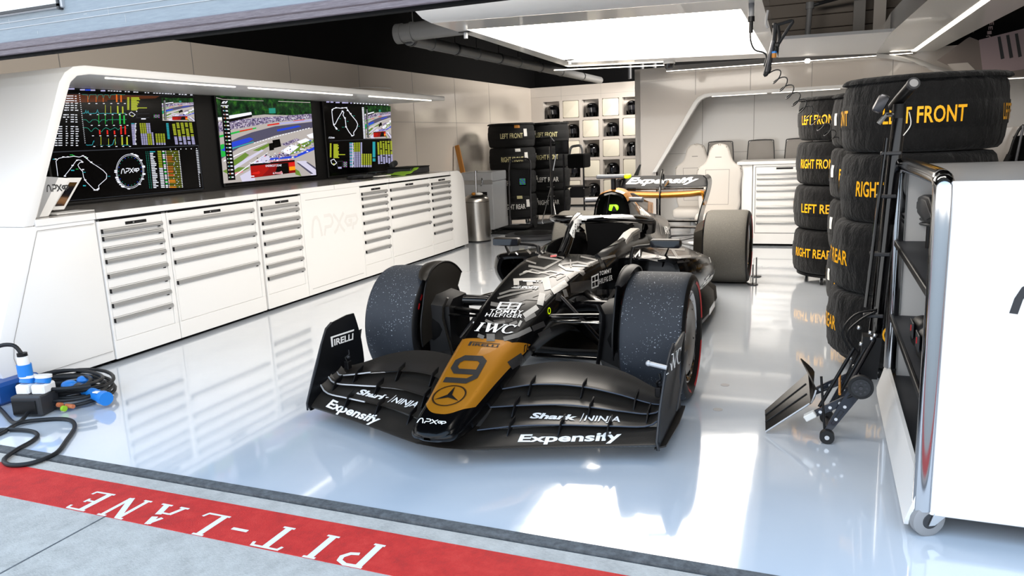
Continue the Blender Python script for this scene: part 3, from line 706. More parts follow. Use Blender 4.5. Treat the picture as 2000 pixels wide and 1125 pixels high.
for x0 in (440, 715): draw(b, [[(x0, 998), (x0+25, 980), (x0+70, 975), (x0+95, 960), (x0+110, 985), (x0+90, 1000)]], 's_red' if x0 < 500 else 's_pink', C2)
draw(b, stroke([(12, 66), (90, 88), (330, 98), (590, 106)], 7) + stroke([(770, 112), (1160, 126)], 8), 's_gravel', C2)
b.build('display', t, smooth=0)
# ---- right monitor
t, b = monitor(3.80, 5.25, 1.14, 2.062, 'rightmost large monitor showing a small track map, timing columns and video')
SCR[0] = 0; C3 = (400, 140, 3.75)
dash(b, [(890, 218, 22, 8), (920, 219, 22, 8), (958, 222, 30, 8), (1005, 224, 46, 8), (1066, 226, 12, 8)], 's_lilac', C3); dash(b, [(1090 + 22*k, 228 + k*1.1, 13, 6) for k in range(12)], 's_white', C3)
tk = [((x - 88)*.408 + 930, (y - 690)*.66 + 272) for x, y in track[1:-1]]
tk = [(965, 418), (943, 390), (935, 340), (930, 290), (938, 272), (965, 264), (1000, 268), (1035, 262), (1050, 285), (1075, 320), (1108, 360), (1120, 385), (1112, 415), (1090, 445), (1092, 465), (1080, 472), (1055, 440), (1035, 405), (1028, 345), (1012, 318), (1018, 298), (1010, 288), (995, 310), (975, 345), (955, 385), (945, 388)]
draw(b, stroke(tk, 4.5), 's_white', C3); dash(b, [(x, y, 12, 8) for x, y in ((928, 275), (955, 260), (1000, 262), (1030, 260), (1040, 280), (1062, 304), (1002, 285), (1020, 335), (1028, 400), (1072, 465), (940, 382), (955, 408), (960, 416))], 's_white', C3)
dash(b, [(985, 342, 10, 4), (1085, 322, 14, 4), (1040, 362, 12, 4), (1122, 398, 12, 4), (1005, 405, 14, 4), (975, 428, 10, 4)], 's_teal', C3)
draw(b, [[(908 + a*42, 490 - c*12) for a, c in p] for p in apx(.2)], 's_white', C3)
tv(b, ((1168, 250), (1360, 252), (1366, 488), (1180, 490)), C3)
draw(b, stroke([(912, 508), (1145, 498), (1370, 490)], 3) + stroke([(1150, 245), (1165, 490)], 2), 's_grey', C3)
dash(b, [(1150 + k*.6, 262 + k*11, 14, 7) for k in range(21)], 's_white', C3)
dash(b, [(915, 525 + 7.4*k, 12, 6.2) for k in range(14)], 's_yellow', C3); dash(b, [(942, 530 + 7.4*k, rs.uniform(30, 42) if k != 10 else 85, 6.4) for k in range(14)], 's_yellow', C3)
draw(b, stroke([(922, 650), (945, 640), (965, 668), (945, 685), (928, 672)], 4, True), 's_white', C3); dash(b, [(938, 672, 12, 9)], 's_yellow', C3)
draw(b, stroke([(968, 658), (1008, 655), (1008, 695), (970, 698), (968, 658)], 3), 's_grey', C3); dash(b, [(1015 + 9*(k % 3), 660 + 8*(k//3), 8, 7) for k in range(0, 15, 2)], 's_magenta', C3); dash(b, [(1015 + 9*(k % 3), 660 + 8*(k//3), 8, 7) for k in range(1, 15, 2)], 's_green', C3); dash(b, [(975, 698, 26, 12)], 's_lilac', C3)
for j in range(24):
    y = 520 + j*7.6
    dash(b, [(1058 + j*.15, y, 22, 5)], 's_cyan' if j % 3 == 0 else 's_lilac', C3); dash(b, [(1080, y + 1, rs.uniform(3, 10), 5)], 's_white', C3)
    for k in range(4): dash(b, [(1092 + k*16, y - k*.6, 11, 5.6)], 's_yellow' if (j < 9 and k < 3) else 's_lilac', C3)
    if j > 10: dash(b, [(1145 + k*16, y - 2, 11, 5.6) for k in range(5)], 's_yellow' if j > 10 and j < 22 else 's_lilac', C3)
    if j < 19: dash(b, [(1228, y - 6, 20, 6)], 's_cyan', C3) if j < 15 or j > 15 else None
    for k in range(6):
        if j < 22 and (k*5 + j*3) % 13: dash(b, [(1262 + k*19 + j*.3, y - 10 - k*.5, 13, 5.6)], 's_yellow' if j < 13 else 's_lilac', C3)
b.build('display', t, smooth=0)
# =================================================================== racing car (front axle at y = 0, nose towards -y)
car = thing('race_car', 'black and gold open-wheel racing car number 9 parked in the middle of the garage', 'car', (0, 1.4, 0))
def symm(n): return [2*PI*k/n for k in range(n)]
def spline_ring(ctrl, n, y):
    """ctrl: right-half control points (x,z) from top centre to bottom centre; -> closed ring of 2n-2 pts at y"""
    P = smoothpath([Vector((a, c, 0)) for a, c in ctrl], 8)
    L = [0]
    for p, q in zip(P, P[1:]): L.append(L[-1] + (q-p).length)
    out = []; j = 0
    for k in range(n):
        s = L[-1]*k/(n-1)
        while j < len(L)-2 and L[j+1] < s: j += 1
        t = (s-L[j])/max(1e-9, L[j+1]-L[j]); p = P[j].lerp(P[j+1], min(1, t)); out.append((p.x, p.y))
    right = [(x, y, z) for x, z in out]; left = [(-x, y, z) for x, z in out[1:-1]][::-1]
    return right + left
# ---- monocoque with nose;  y, zt, wt, crown, zm, wm, zb, wb
TUB = [(-1.356, .188, .012, .003, .183, .018, .178, .01), (-1.348, .199, .046, .006, .18, .058, .168, .035), (-1.33, .211, .074, .01, .18, .09, .157, .065), (-1.295, .229, .092, .012, .182, .113, .147, .085), (-1.22, .258, .104, .012, .195, .127, .135, .10),
       (-1.1, .297, .114, .012, .218, .138, .135, .105), (-.9, .376, .13, .012, .28, .158, .17, .11), (-.7, .446, .145, .012, .34, .180, .24, .12), (-.5, .507, .162, .012, .40, .195, .285, .13),
       (-.25, .582, .183, .012, .47, .215, .30, .14), (0, .636, .205, .014, .53, .235, .30, .15), (.35, .686, .235, .014, .55, .262, .27, .18), (.62, .70, .255, .016, .55, .285, .22, .2)]
def tub_ctrl(y):
    zt, wt, cr, zm, wm, zb, wb = interp(TUB, y)
    return [(0, zt), (wt*.55, zt - cr*.25), (wt*.9, zt - cr*.8), (wt*1.0 + .004, zt - cr - .012), (wt + (wm-wt)*.4, zt - cr - (zt-zm)*.26), (wm, zm), (lerp(wm, wb, .35), lerp(zm, zb, .6)), (wb, zb + .008), (wb*.5, zb), (0, zb)]
def cockpit_ctrl(y):
    t = (y-.72)/(1.95-.72); rim = .695 + .03*sin(PI*min(1, t*1.1)); wi = .215 if t > .12 else .18 ; wo = .285 + .03*t
    return [(0, .36), (wi*.6, .36), (wi*.95, .42), (wi, .6), (wi + .015, rim), (wi + .05, rim), (wo, rim-.09), (wo, .36), (.2, .17), (0, .16)]
NR = 34
rings = []
ys = [-1.356, -1.352, -1.348, -1.34, -1.33, -1.315, -1.295, -1.26, -1.22, -1.16, -1.1, -1.0, -.9, -.8, -.7, -.6, -.5, -.375, -.25, -.125, 0, .12, .24, .35, .45, .55, .62]
def tubring(y): return spline_ring(tub_ctrl(y), NR, y)
rings = [tubring(y) for y in ys]
b = B(); b.loft(rings, 'car_black')
yc = [.62, .66, .70, .72, .9, 1.1, 1.3, 1.5, 1.7, 1.85, 1.95]
last = rings[-1]
b.loft([last, spline_ring([(0, .701), (.14, .698), (.225, .685), (.26, .66), (.288, .55), (.25, .36), (.2, .22), (.1, .21), (0, .21)], NR, .72)] , 'car_black', True, (False, False))
b.loft([spline_ring(cockpit_ctrl(y), NR, y) for y in (.72, .75, .85, 1.0, 1.2, 1.4, 1.6, 1.8, 1.95)], 'car_black', True, (True, True))
BV = b.bvh()
UPS = (1, 0, 0)
def top(polys, m, x, y, sx, sy, cuts=(0, 0), off=.0012, tilt=.35):
    """drawing on the upper side: a to the right, b rearwards; origin at (x, y)"""
    v = Vector((0, 1, tilt)).normalized()*1.0
    b.decal(polys, (x, y, lerp(.25, .75, min(1, max(0, (y+1.3)/2)))), (sx, 0, 0), tuple(v*sy), m, BV, off, cuts, .4)
# gold nose panel: smooth-edged skin over the top and part of the flanks
def arc(y):
    r = tubring(y); h = [Vector(p) for p in r[:NR]]; return h
def on_ring(h, d):
    """point d metres round the section from the top centre (sign = side)"""
    sgn = 1 if d >= 0 else -1; d = abs(d)
    for p, q in zip(h, h[1:]):
        L = (q-p).length
        if d <= L or q is h[-1]:
            w = p.lerp(q, min(1, d/max(L, 1e-9))); n = Vector((q.z-p.z, 0, -(q.x-p.x))); n = n.normalized()
            if n.z < 0 and w.z > .3*0 + .0 and n.dot(w - Vector((0, w.y, w.z-.08))) < 0: n = -n
            return Vector((sgn*w.x, w.y, w.z)), Vector((sgn*n.x, 0, n.z))
        d -= L
def gold_pt(sv, k):
    f = abs(sv); y0 = -1.232 + .13*f**2.6; y1 = -.655 + .15*max(0, (f-.62)/.38)**1.0
    y = lerp(y0, y1, k); zt, wt, cr, zm, wm, zb, wb = interp(TUB, y)
    full = wt + .02 + .095*max(0, (y + 1.2)/.6)*.72
    p, n = on_ring(arc(y), sv*full)
    if n.z < -.2: n = -n
    return p + n*.0012
b.grid(lambda u, v: gold_pt(2*u-1, v), 36, 26, 'gold')
# number 9, star ring, PIRELLI, letters on the nose
def pd(b, bv, polys, m, crop=None, off=.0016, cuts=(0, 0)):
    """lay a drawing, read in photo pixels, on the body surface it is seen on"""
    cx_, cy_, k_ = crop or (0, 0, 1.)
    def fn(a, c):
        x, y = cx_ + a/k_, cy_ + c/k_; d = Vector(((x-1000)/FPX, (562.5-y)/FPX, 1.))
        return CP.copy(), Vector([RM[0][i]*d.x + RM[1][i]*d.y + RM[2][i]*d.z for i in range(3)]).normalized()
    b.decal(polys, (0, 0, 0), (1, 0, 0), (0, 1, 0), m, bv, off, cuts, 0, fn, 30)
KA = (790, 640, 4.6875); KB = (898, 449, 3.39)
flag = stroke([(0.05,.05),(.95,.05),(.95,.95),(.05,.95)], .11, True) + stroke([(.5,0),(.5,1)], .08) + stroke([(0,.5),(1,.5)], .1)
GLV = b.bvh()
nine = stroke([(.0,.09),(.70,.09),(.9,.26),(.9,.80),(.74,.92),(.24,.92),(.08,.78),(.08,.56),(.22,.42),(.9,.42)], .19)
pd(b, GLV, quadmap(nine, ((352,500),(640,518),(778,268),(497,256))), 'livery_dark', KA, .0022, (6, 6))
star = ring2d(.5, .5, .47, .03, 48) + ring2d(.5, .5, .5, .012, 48)
for a in (PI/2, PI/2 + 2*PI/3, PI/2 + 4*PI/3):
    tip = (.5 + .45*cos(a), .5 + .45*sin(a))
    for sg in (-1, 1):
        e = (.5 + .085*cos(a + sg*PI/3), .5 + .085*sin(a + sg*PI/3)); star.append([(.5, .5), e, tip] if sg < 0 else [(.5, .5), tip, e])
pd(b, GLV, quadmap(star, ((203,712),(493,728),(617,538),(327,522))), 'black', KA, .0022, (4, 4))
pir = stroke([(.0, .92), (1., .92)], .16) + stroke([(.04, .0), (.04, .95)], .08) + tbox('IRELLI', .13, .05, .85, .62, .03)
pd(b, GLV, quadmap(pir, ((580,166),(858,186),(876,150),(602,128))), 'livery_dark', KA, .0022, (4, 0))
pd(b, GLV, quadmap(apx(.17), ((118,872),(372,892),(386,856),(135,830))), 'white_mark', KA, .0022, (8, 2))
def iwc():
    o = stroke([(.085, 0), (.125, 1)], .07) + stroke([(.02,.02),(.15,.02)], .05) + stroke([(.06,.98),(.19,.98)], .05)
    o += stroke([(.29, 1), (.36, 0)], .085) + stroke([(.36, 0), (.5, .9)], .035) + stroke([(.47, 1), (.55, 0)], .085) + stroke([(.55, 0), (.7, .98)], .035)
    o += stroke([(.24,.98),(.36,.98)], .05) + stroke([(.42,.98),(.52,.98)], .05) + stroke([(.64,.98),(.76,.98)], .05)
    o += stroke([(.99,.98),(.97,.74)], .03) + stroke([(.98,.86),(.9,.97),(.84,.97),(.77,.84),(.73,.55),(.74,.25),(.8,.05),(.86,.02),(.94,.08),(1.0,.22)], .07)
    return o
pd(b, GLV, quadmap(iwc(), ((92,672),(340,692),(380,634),(124,616))), 'white_mark', KB, .0042, (6, 2))
pd(b, GLV, quadmap(flag, ((243,528),(386,533),(413,488),(268,481))), 'white_mark', KB, .0042, (3, 2))
pd(b, GLV, quadmap(tbox('TOMMY', 0, 0, 1, 1, .012, 0, 1.2), ((194,552),(410,560),(424,538),(207,529))), 'white_mark', KB, .0042, (5, 2))
pd(b, GLV, quadmap(tbox('HILFIGER', 0, 0, 1, 1, .012, 0, 1.15), ((166,577),(410,586),(422,563),(180,553))), 'white_mark', KB, .0042, (6, 2))
pd(b, GLV, quadmap(tbox('SPORTS', .34, 0, .66, 1, .03, .2) + stroke([(.0, .1), (.3, .1)], .16) + stroke([(.04, .5), (.3, .5)], .16) + stroke([(.16, .92), (.3, .92)], .16), ((342,388),(510,397),(524,379),(358,374))), 'white_mark', KB, .0042, (4, 0))
pd(b, GLV, quadmap(stroke([(0, .4), (.66, .45)], .5) + ring2d(.86, .5, .12, .06, 16, 1, 3), ((415,347),(545,352),(552,337),(424,334))), 'white_mark', KB, .0042, (4, 0))
pd(b, GLV, quadmap(flag, ((868,390),(915,372),(915,288),(868,310))), 'white_mark', KB, .0042, (2, 2))
pd(b, GLV, quadmap(tbox('TOMMY', 0, 0, 1, 1, .012, 0, 1.15), ((921,304),(1000,283),(1000,252),(922,278))), 'white_mark', KB, .0042, (4, 2))
pd(b, GLV, quadmap(tbox('HILFIGER', 0, 0, 1, 1, .012, 0, 1.1), ((919,360),(1008,330),(1007,297),(921,325))), 'white_mark', KB, .0042, (4, 2))
pd(b, GLV, [[(588 + a*10, 537 + c*23) for a, c in p] for p in ring2d(0, 0, .85, .3, 24)], 'fluo', KB, .004)
pd(b, GLV, quadmap(stroke([(0,0),(0,1),(.4,1)], .2) + stroke([(.5,0),(.75,1),(1,0)], .2), ((424,810),(455,795),(452,752),(428,768))), 'black', KB, .003)
LIV = {'livery_grey': [([(170,600),(225,625),(300,610)], 18), ([(430,600),(500,560)], 26), ([(250,455),(300,440),(480,400)], 12), ([(560,470),(600,430)], 20), ([(120,700),(160,715)], 26), ([(262,428),(335,404),(520,384)], 13), ([(205,490),(290,505),(530,418)], 26), ([(240,560),(330,520),(430,480)], 18), ([(330,470),(420,455),(525,462)], 16), ([(205,690),(205,740)], 55), ([(290,725),(380,700),(470,655)], 30), ([(330,630),(380,612)], 22),
    ([(455,240),(560,258),(665,202),(520,178)], 15), ([(440,205),(505,225)], 11), ([(560,148),(640,168),(692,188)], 13), ([(655,232),(780,214),(882,236)], 13), ([(732,198),(736,250)], 9), ([(800,178),(900,200)], 11), ([(395,300),(480,265),(640,310)], 12), ([(640,330),(700,300)], 12), ([(720,318),(790,270),(822,296)], 26), ([(850,238),(915,208)], 22), ([(935,195),(1030,170)], 16), ([(690,395),(705,445)], 26), ([(985,462),(1022,402),(1062,412)], 22), ([(930,462),(975,455)], 14)],
 'livery_light': [([(355,333),(592,326)], 17), ([(374,330),(376,368)], 36), ([(462,345),(465,370)], 40), ([(566,325),(584,398)], 48), ([(530,500),(548,420)], 42), ([(425,572),(515,512)], 34), ([(612,412),(705,350)], 42), ([(655,232),(705,264),(822,276)], 13), ([(745,236),(850,242)], 10), ([(388,640),(408,604)], 16), ([(420,285),(440,275),(520,290),(600,275),(690,292)], 9), ([(560,322),(690,280)], 9)],
 'livery_dark': [([(150,640),(240,655)], 20), ([(225,610),(330,600)], 22), ([(730,385),(880,365)], 70), ([(905,412),(1060,410)], 34), ([(300,610),(350,596)], 20), ([(660,420),(650,470)], 40), ([(770,470),(860,450)], 40), ([(330,900),(420,840)], 60), ([(480,655),(560,620)], 36), ([(520,700),(600,660)], 30)]}
for mt, L in LIV.items():
    for k, (pts, w) in enumerate(L): pd(b, GLV, stroke(pts, w), mt, KB, {'livery_dark': .0018, 'livery_grey': .0023, 'livery_light': .0028}[mt], (9, 6))
pd(b, GLV, [[(600,172),(640,168),(640,180),(600,182)]], 'red_mark', KB, .003)
pd(b, GLV, [[(25,640),(60,600),(120,580),(60,660),(30,668)]], 'white_mark', KB, .002, (3, 3))
# flank lettering and graphics on both sides
def side(polys, m, sgn, y, z, sy, sz, cuts=(0, 0), off=.0018):
    u = (0, sgn*1.0*sy, 0)
    b.decal(polys, (sgn*.3, y, z), u, (0, 0, sz), m, BV, off, cuts, .4)
for sgn in (-1,):
    y0 = .17 if sgn > 0 else .62
    side(stroke([(0,0),(1,0),(1,1),(0,1)], .1, True) + stroke([(.5,0),(.5,1)], .08) + stroke([(0,.5),(1,.5)], .1), 'white_mark', sgn, y0, .455, .11, .085, (2, 2))
    side(tbox('TOMMY', 0, 1.3, 1., 1., .015, 0, 1.15) + tbox('HILFIGER', 0, 0, 1.05, 1., .015, 0, 1.1), 'white_mark', sgn, y0 + sgn*.125, .452, .2, .04, (4, 2))
    for pts, w, mt in (([(-.62,.40),(-.5,.30)], .05, 'livery_dark'), ([(-.56,.42),(-.42,.34)], .04, 'livery_grey'), ([(.0,.60),(.55,.66)], .022, 'livery_light'), ([(-.1,.5),(.0,.38),(.12,.36)], .05, 'livery_dark'), ([(.2,.36),(.42,.42),(.42,.3)], .04, 'livery_dark'),
                       ([(-.3,.545),(-.05,.60)], .02, 'livery_light'), ([(.62,.34),(.72,.44),(.84,.34)], .03, 'livery_grey'), ([(.5,.45),(.6,.38)], .04, 'livery_dark')):
        side([[(sgn*a, c) for a, c in p][::sgn] for p in stroke(pts, w)], mt, sgn, 0, 0, 1, 1, (3, 3), .0013)
    side(ring2d(0, 0, 1, .3, 24), 'fluo', sgn, -.12, .49, .014, .02, (0, 0), .004)
    side(stroke([(0,0),(.3,1),(.6,0)], .18) + stroke([(.7,0),(.7,1),(1.1,1)], .18), 'livery_dark', sgn, -.76, .385, .04, .035, (0, 0), .003)
mono = b.build('monocoque', car, smooth=40)
# cockpit furniture
b = B(); b.loft([[(x*w, y, z) for x, z in ((-1, .40), (-.8, .6), (-.9, .78), (-.5, .80), (.5, .80), (.9, .78), (.8, .6), (1, .40))] for y, w in ((1.78, .2), (1.92, .21))], 'black_matt'); b.build('headrest', car)
b = B(); b.loft([[(.20, y, .5), (.285, y, .5), (.285, y, zt-.012), (.275, y, zt), (.21, y, zt), (.20, y, zt-.012)] for y, zt in ((1.2, .66), (1.3, .715), (1.5, .75), (1.74, .755))], 'livery_light'); b.bx((.283, 1.5, .6), (.292, 1.66, .72), 'livery_grey', .004); b.build('side_padding', car)
b = B(); b.tube([(-.13, .86, .66), (-.15, .86, .60), (-.1, .86, .54), (.1, .86, .54), (.15, .86, .60), (.13, .86, .66)], .016, 'black', 8); b.bx((-.1, .84, .56), (.1, .87, .67), 'dark_grey', .01)
b.bx((-.06, .835, .60), (.06, .842, .66), 'screen_black'); b.bx((-.02, .83, .645), (.02, .84, .672), 'silver_paint', .004); b.build('steering_wheel', car)
# halo
b = B(); hal = []
for k in range(-12, 13):
    t = k/12; a = t*PI*.5
    hal.append((.345*sin(a)*1.0, 1.02 + .93*(1-cos(a))**1.15*1.0, .902 + .0*t - .13*abs(t)**3))
hal = [(-.30, 2.0, .70)] + hal[1:-1] + [(.30, 2.0, .70)]
b.tube(smoothpath(hal, 3), .042, 'black_gloss', 14, flat=(1.35, .72))
b.tube(smoothpath([(0, .62, .69), (0, .74, .76), (0, .87, .86), (0, .98, .90), (0, 1.03, .905)], 4), [.05]*8 + [.048]*4 + [.045]*5, 'black_gloss', 12, flat=(.66, 1.15))
hv = b.bvh(); pd(b, hv, [[(1112,455),(1122,430),(1150,424),(1138,440),(1122,470)], [(1122,430),(1135,418),(1165,414),(1180,424),(1150,427)], [(1165,414),(1235,421),(1242,428),(1180,426)]], 'white_mark', None, .002, (8, 8))
b.build('halo', car, smooth=60)
# mirrors
for s in (-1, 1):
    b = B(); c = Vector((s*.615 - .025, 1.2, .712))
    b.box(c, (.225, .07, .066), 'carbon', .022, None, 3); b.box(c + Vector((0, -.036, 0)), (.205, .004, .048), 'glass_dark', .001)
    b.tube([c + Vector((-s*.1, .01, -.015)), (s*.40, 1.17, .692), (s*.365, 1.15, .685), (s*.355, 1.13, .63), (s*.35, 1.12, .56)], [.012, .012, .013, .014, .014], 'black', 8)
    b.tube([c + Vector((s*.02, .01, -.03)), c + Vector((-s*.01, .02, -.10)), c + Vector((-s*.03, .05, -.17))], [.018, .03, .022], 'black', 8, flat=(.25, 1.)); b.build('mirror', car)
# sidepods:  y, xi, xo, zt_in, zt_out, zb
POD = [(1.13, .27, .70, .615, .60, .34), (1.18, .27, .745, .628, .615, .31), (1.35, .27, .79, .636, .60, .24), (1.6, .27, .81, .63, .57, .19), (1.95, .26, .815, .61, .52, .16), (2.3, .25, .79, .58, .45, .13), (2.7, .22, .68, .53, .38, .11), (3.1, .18, .46, .46, .31, .10), (3.4, .12, .26, .40, .26, .12)]
for s in (1, -1):
    b = B(); rr = []
    pys = [1.13, 1.15, 1.18, 1.25, 1.35, 1.5, 1.65, 1.8, 1.95, 2.15, 2.3, 2.5, 2.7, 2.9, 3.1, 3.25, 3.4]
    for y in pys:
        xi, xo, zi, zo, zb = interp(POD, y); w = xo-xi
        ctl = [(xi, zi), (xi + w*.5, zi - (zi-zo)*.35), (xo - w*.12, zo), (xo - w*.02, zo - .04), (xo, lerp(zo, zb, .45)), (xo - w*.14, lerp(zo, zb, .8)), (xo - w*.35, zb), (xi + w*.2, zb), (xi, zb)]
        P_ = smoothpath([Vector((a, c, 0)) for a, c in ctl], 4)
        rr.append([(s*p.x, y, p.y) for p in P_])
    b.loft(rr, 'car_black', True, (False, True)); 
    # inlet mouth
    r0 = rr[0]; cc = Vector((s*.5, 1.13, .49)); inn = [tuple(cc + (Vector(p)-cc)*.86 + Vector((0, .004, 0))) for p in r0]; deep = [tuple(cc + (Vector(p)-cc)*.7 + Vector((0, .25, 0))) for p in r0]
    b.loft([r0, inn, deep], 'black_gloss', True, (False, True))
    pv = b.bvh()
    b.decal(tbox('Expensify', 0, 0, 1.15, .115, .03, .15), (s*.95, 1.64 if s > 0 else 2.6, .27), (0, s*1., 0), (0, 0, 1.), 'white_mark', pv, .002, (12, 3), .2)
    b.decal([rrect(0, 0, .05, .07)], (s*.95, 1.9, .46), (0, s*1., 0), (0, 0, 1.), 'white_mark', pv, .002, (2, 2), .2)
    SP = {1: [([(1150,190),(1190,140),(1188,192)], 12, 'white_mark'), ([(1205,165),(1360,200)], 40, 'livery_light'), ([(1270,125),(1330,150),(1300,185)], 12, 'car_black'), ([(1310,118),(1490,132)], 16, 'livery_grey'), ([(1400,118),(1440,182),(1530,176)], 18, 'livery_grey'), ([(1530,128),(1600,165),(1565,200)], 16, 'livery_grey'), ([(1440,215),(1520,205)], 14, 'livery_dark'), ([(1560,245),(1640,225)], 20, 'livery_dark'), ([(1470,300),(1600,270)], 12, 'livery_dark'), ([(1676,205),(1700,200)], 34, 'white_mark'), ([(1620,330),(1690,300)], 10, 'livery_dark')],
          -1: [([(405,112),(440,128),(470,158)], 14, 'livery_grey'), ([(500,152),(560,128),(515,104)], 13, 'livery_grey'), ([(370,150),(385,165)], 8, 'white_mark'), ([(540,108),(600,112)], 10, 'livery_light')]}
    for pts, w, mt in SP[s]: pd(b, pv, stroke(pts, w), mt, KB, .0016, (3, 3))
    b.build('sidepod', car, smooth=45)
# floor with raised edges
b = B()
fl = [(.62, .42), (.8, .62), (1.1, .80), (1.6, .84), (2.2, .83), (2.7, .76), (3.1, .62), (3.35, .58)]
rr = []
for y, w in fl: rr.append([(-w, y, .115), (-w+.02, y, .075), (-w*.5, y, .06), (0, y, .055), (w*.5, y, .06), (w-.02, y, .075), (w, y, .115), (w-.004, y, .09), (w-.03, y, .055), (0, y, .035), (-w+.03, y, .055), (-w+.004, y, .09)])
b.loft(rr, 'carbon')
for s in (-1, 1):
    for k in range(7): b.prism([(1.62+k*.045, .10), (1.665+k*.045, .10), (1.64+k*.045, .15)], yz(s*.845), .003, 'white_mark')
    for x0 in (.3, .44, .58):
        b.grid(lambda u, v: (s*(x0 + .12*u + .02*sin(v*3)), .62 + u*.42, .09 + .27*v*(1-.45*u)), 8, 6, 'carbon', .006)
b.build('floor', car)
# engine cover with roll hoop
ENG = [(1.96, 1.035, .085, .91, .145, .60, .19), (2.02, 1.045, .09, .915, .148, .60, .20), (2.2, 1.045, .075, .89, .148, .57, .25), (2.45, 1.0, .045, .83, .135, .5, .3), (2.75, .90, .035, .73, .15, .42, .32), (3.05, .80, .04, .66, .18, .36, .31), (3.35, .72, .06, .60, .19, .32, .27), (3.6, .68, .08, .565, .175, .32, .22), (3.8, .645, .07, .55, .14, .36, .15)]
b = B(); rr = []; eys = [1.96, 1.98, 2.02, 2.1, 2.2, 2.32, 2.45, 2.6, 2.75, 2.9, 3.05, 3.2, 3.35, 3.48, 3.6, 3.7, 3.8]
for y in eys:
    zt, wt, zm, wm, zb, wb = interp(ENG, y)
    rr.append(spline_ring([(0, zt), (wt*.7, zt - .012), (wt*1.25, lerp(zt, zm, .3)), (wm, zm), (lerp(wm, wb, .5), lerp(zm, zb, .55)), (wb, zb), (wb*.6, zb - .02), (0, zb - .02)], 22, y))
b.loft(rr, 'car_black', True, (False, True))
ev = b.bvh()
# gold on the hoop top
for i in range(len(eys)-1):
    if eys[i] >= 2.45: break
    n = len(rr[0])
    for j in list(range(0, 5)) + list(range(n-5, n)):
        p = [Vector(rr[i][j]), Vector(rr[i][(j+1) % n]), Vector(rr[i+1][(j+1) % n]), Vector(rr[i+1][j])]
        nr = (p[1]-p[0]).cross(p[3]-p[0]).normalized(); c = Vector((0, eys[i], .8)); nr = nr if nr.dot(p[0]-c) > 0 else -nr
        b.add([q + nr*.001 for q in p], [(0, 1, 2, 3)], 'gold')
for s in (1, -1):
    b.decal(tbox('SharkNINJA', 0, 0, .62, .085, .03, .12), (s*.4, 2.3 if s > 0 else 2.92, .80), (0, s*.97, -.12), (0, .1, 1.), 'white_mark', ev, .002, (10, 3), .1)
    b.decal(tbox('APX', 0, 0, .3, .075, .03), (s*.4, 3.1 if s > 0 else 3.4, .66), (0, s*.98, -.1), (-s*.6, 0, .8), 'white_mark', ev, .003, (6, 3), .3)
    for pts, w in (([(2.2,.7),(2.35,.84)], .03), ([(2.62,.6),(2.74,.74)], .03), ([(2.9,.55),(3.0,.66)], .03), ([(2.35,.6),(2.5,.68)], .04)):
        b.decal([[(s*a, c) for a, c in p][::s] for p in stroke(pts, w)], (s*.6, 0, 0), (0, s, 0), (0, 0, 1), 'livery_grey', ev, .0015, (3, 3), .1)
# shark fin
b.prism([(2.4, .98), (2.75, .88), (3.1, .76), (3.62, .66), (3.62, .79), (3.3, .84), (2.75, .96)], yz(0), .012, 'car_black', .003)
b.prism([(3.36, .72), (3.615, .665), (3.615, .788), (3.38, .825)], yz(0), .0135, 'gold')
b.flat([[(a, c) for a, c in p] for p in tbox('APX', 0, 0, .17, .05, .03)], (.0075, 3.53, .68), (0, .0, .6), (0, -.6, 0), 'black')
b.build('engine_cover', car, smooth=45)
b = B(); r0 = [Vector(p) for p in rr[0]]; c0 = Vector((0, 1.96, .885))
inn = [c0 + (p-c0)*.84 + Vector((0, -.012, 0)) for p in r0]; inn = [Vector((p.x, p.y, max(p.z, .78))) for p in inn]
out_ = [Vector((p.x, p.y, max(p.z, .74))) + Vector((0, .01, 0)) for p in r0]; deep = [c0 + (p-c0)*.8 + Vector((0, .12, 0)) for p in inn]
b.loft([out_, inn], 'black_gloss', True, (False, False)); b.loft([inn, deep], 'black_matt', True, (False, True))
b.tube([(-.045, 1.945, .79), (-.005, 1.93, 1.01)], .008, 'black_gloss', 8); b.build('air_intake', car, smooth=60)
b = B(); b.prism(rrect(-.045, -.026, .045, .026, .022), Matrix.Translation((.005, 1.99, .895)) @ Matrix.Rotation(PI/2, 4, 'X'), .02, 'green_patch', .004); b.prism([(-.02, -.028), (.03, -.028), (.01, .012), (-.002, .02)], Matrix.Translation((.012, 1.977, .893)) @ Matrix.Rotation(PI/2, 4, 'X'), .004, 'black')
o = b.build('intake_green_piece', car); o['label'] = 'bright green glowing piece inside the air intake'
# camera pod, side pods, aerials
b = B(); b.cyl((0, 2.03, 1.03), (0, 2.03, 1.14), .022, 'black', 12); b.box((-.012, 2.0, 1.152), (.245, .075, .034), 'cam_grey', .014, None, 3); b.box((.128, 2.0, 1.152), (.05, .077, .036), 'fluo', .014, None, 3); b.build('camera_pod', car)
for s in (-1, 1):
    b = B(); b.tube([(s*.13, 2.05, .958), (s*.245, 2.03, .956), (s*.25, 2.03, .956)], [.022, .024, .016], 'cam_grey', 14, flat=(1.3, .9)); b.build('side_camera', car)
b = B(); b.prism([(0, 0), (.05, .09), (.065, .09), (.04, 0)], Matrix.Translation((.15, 2.12, 1.15)) @ Matrix.Rotation(PI/2, 4, 'X'), .006, 'black'); b.build('aerial', car)
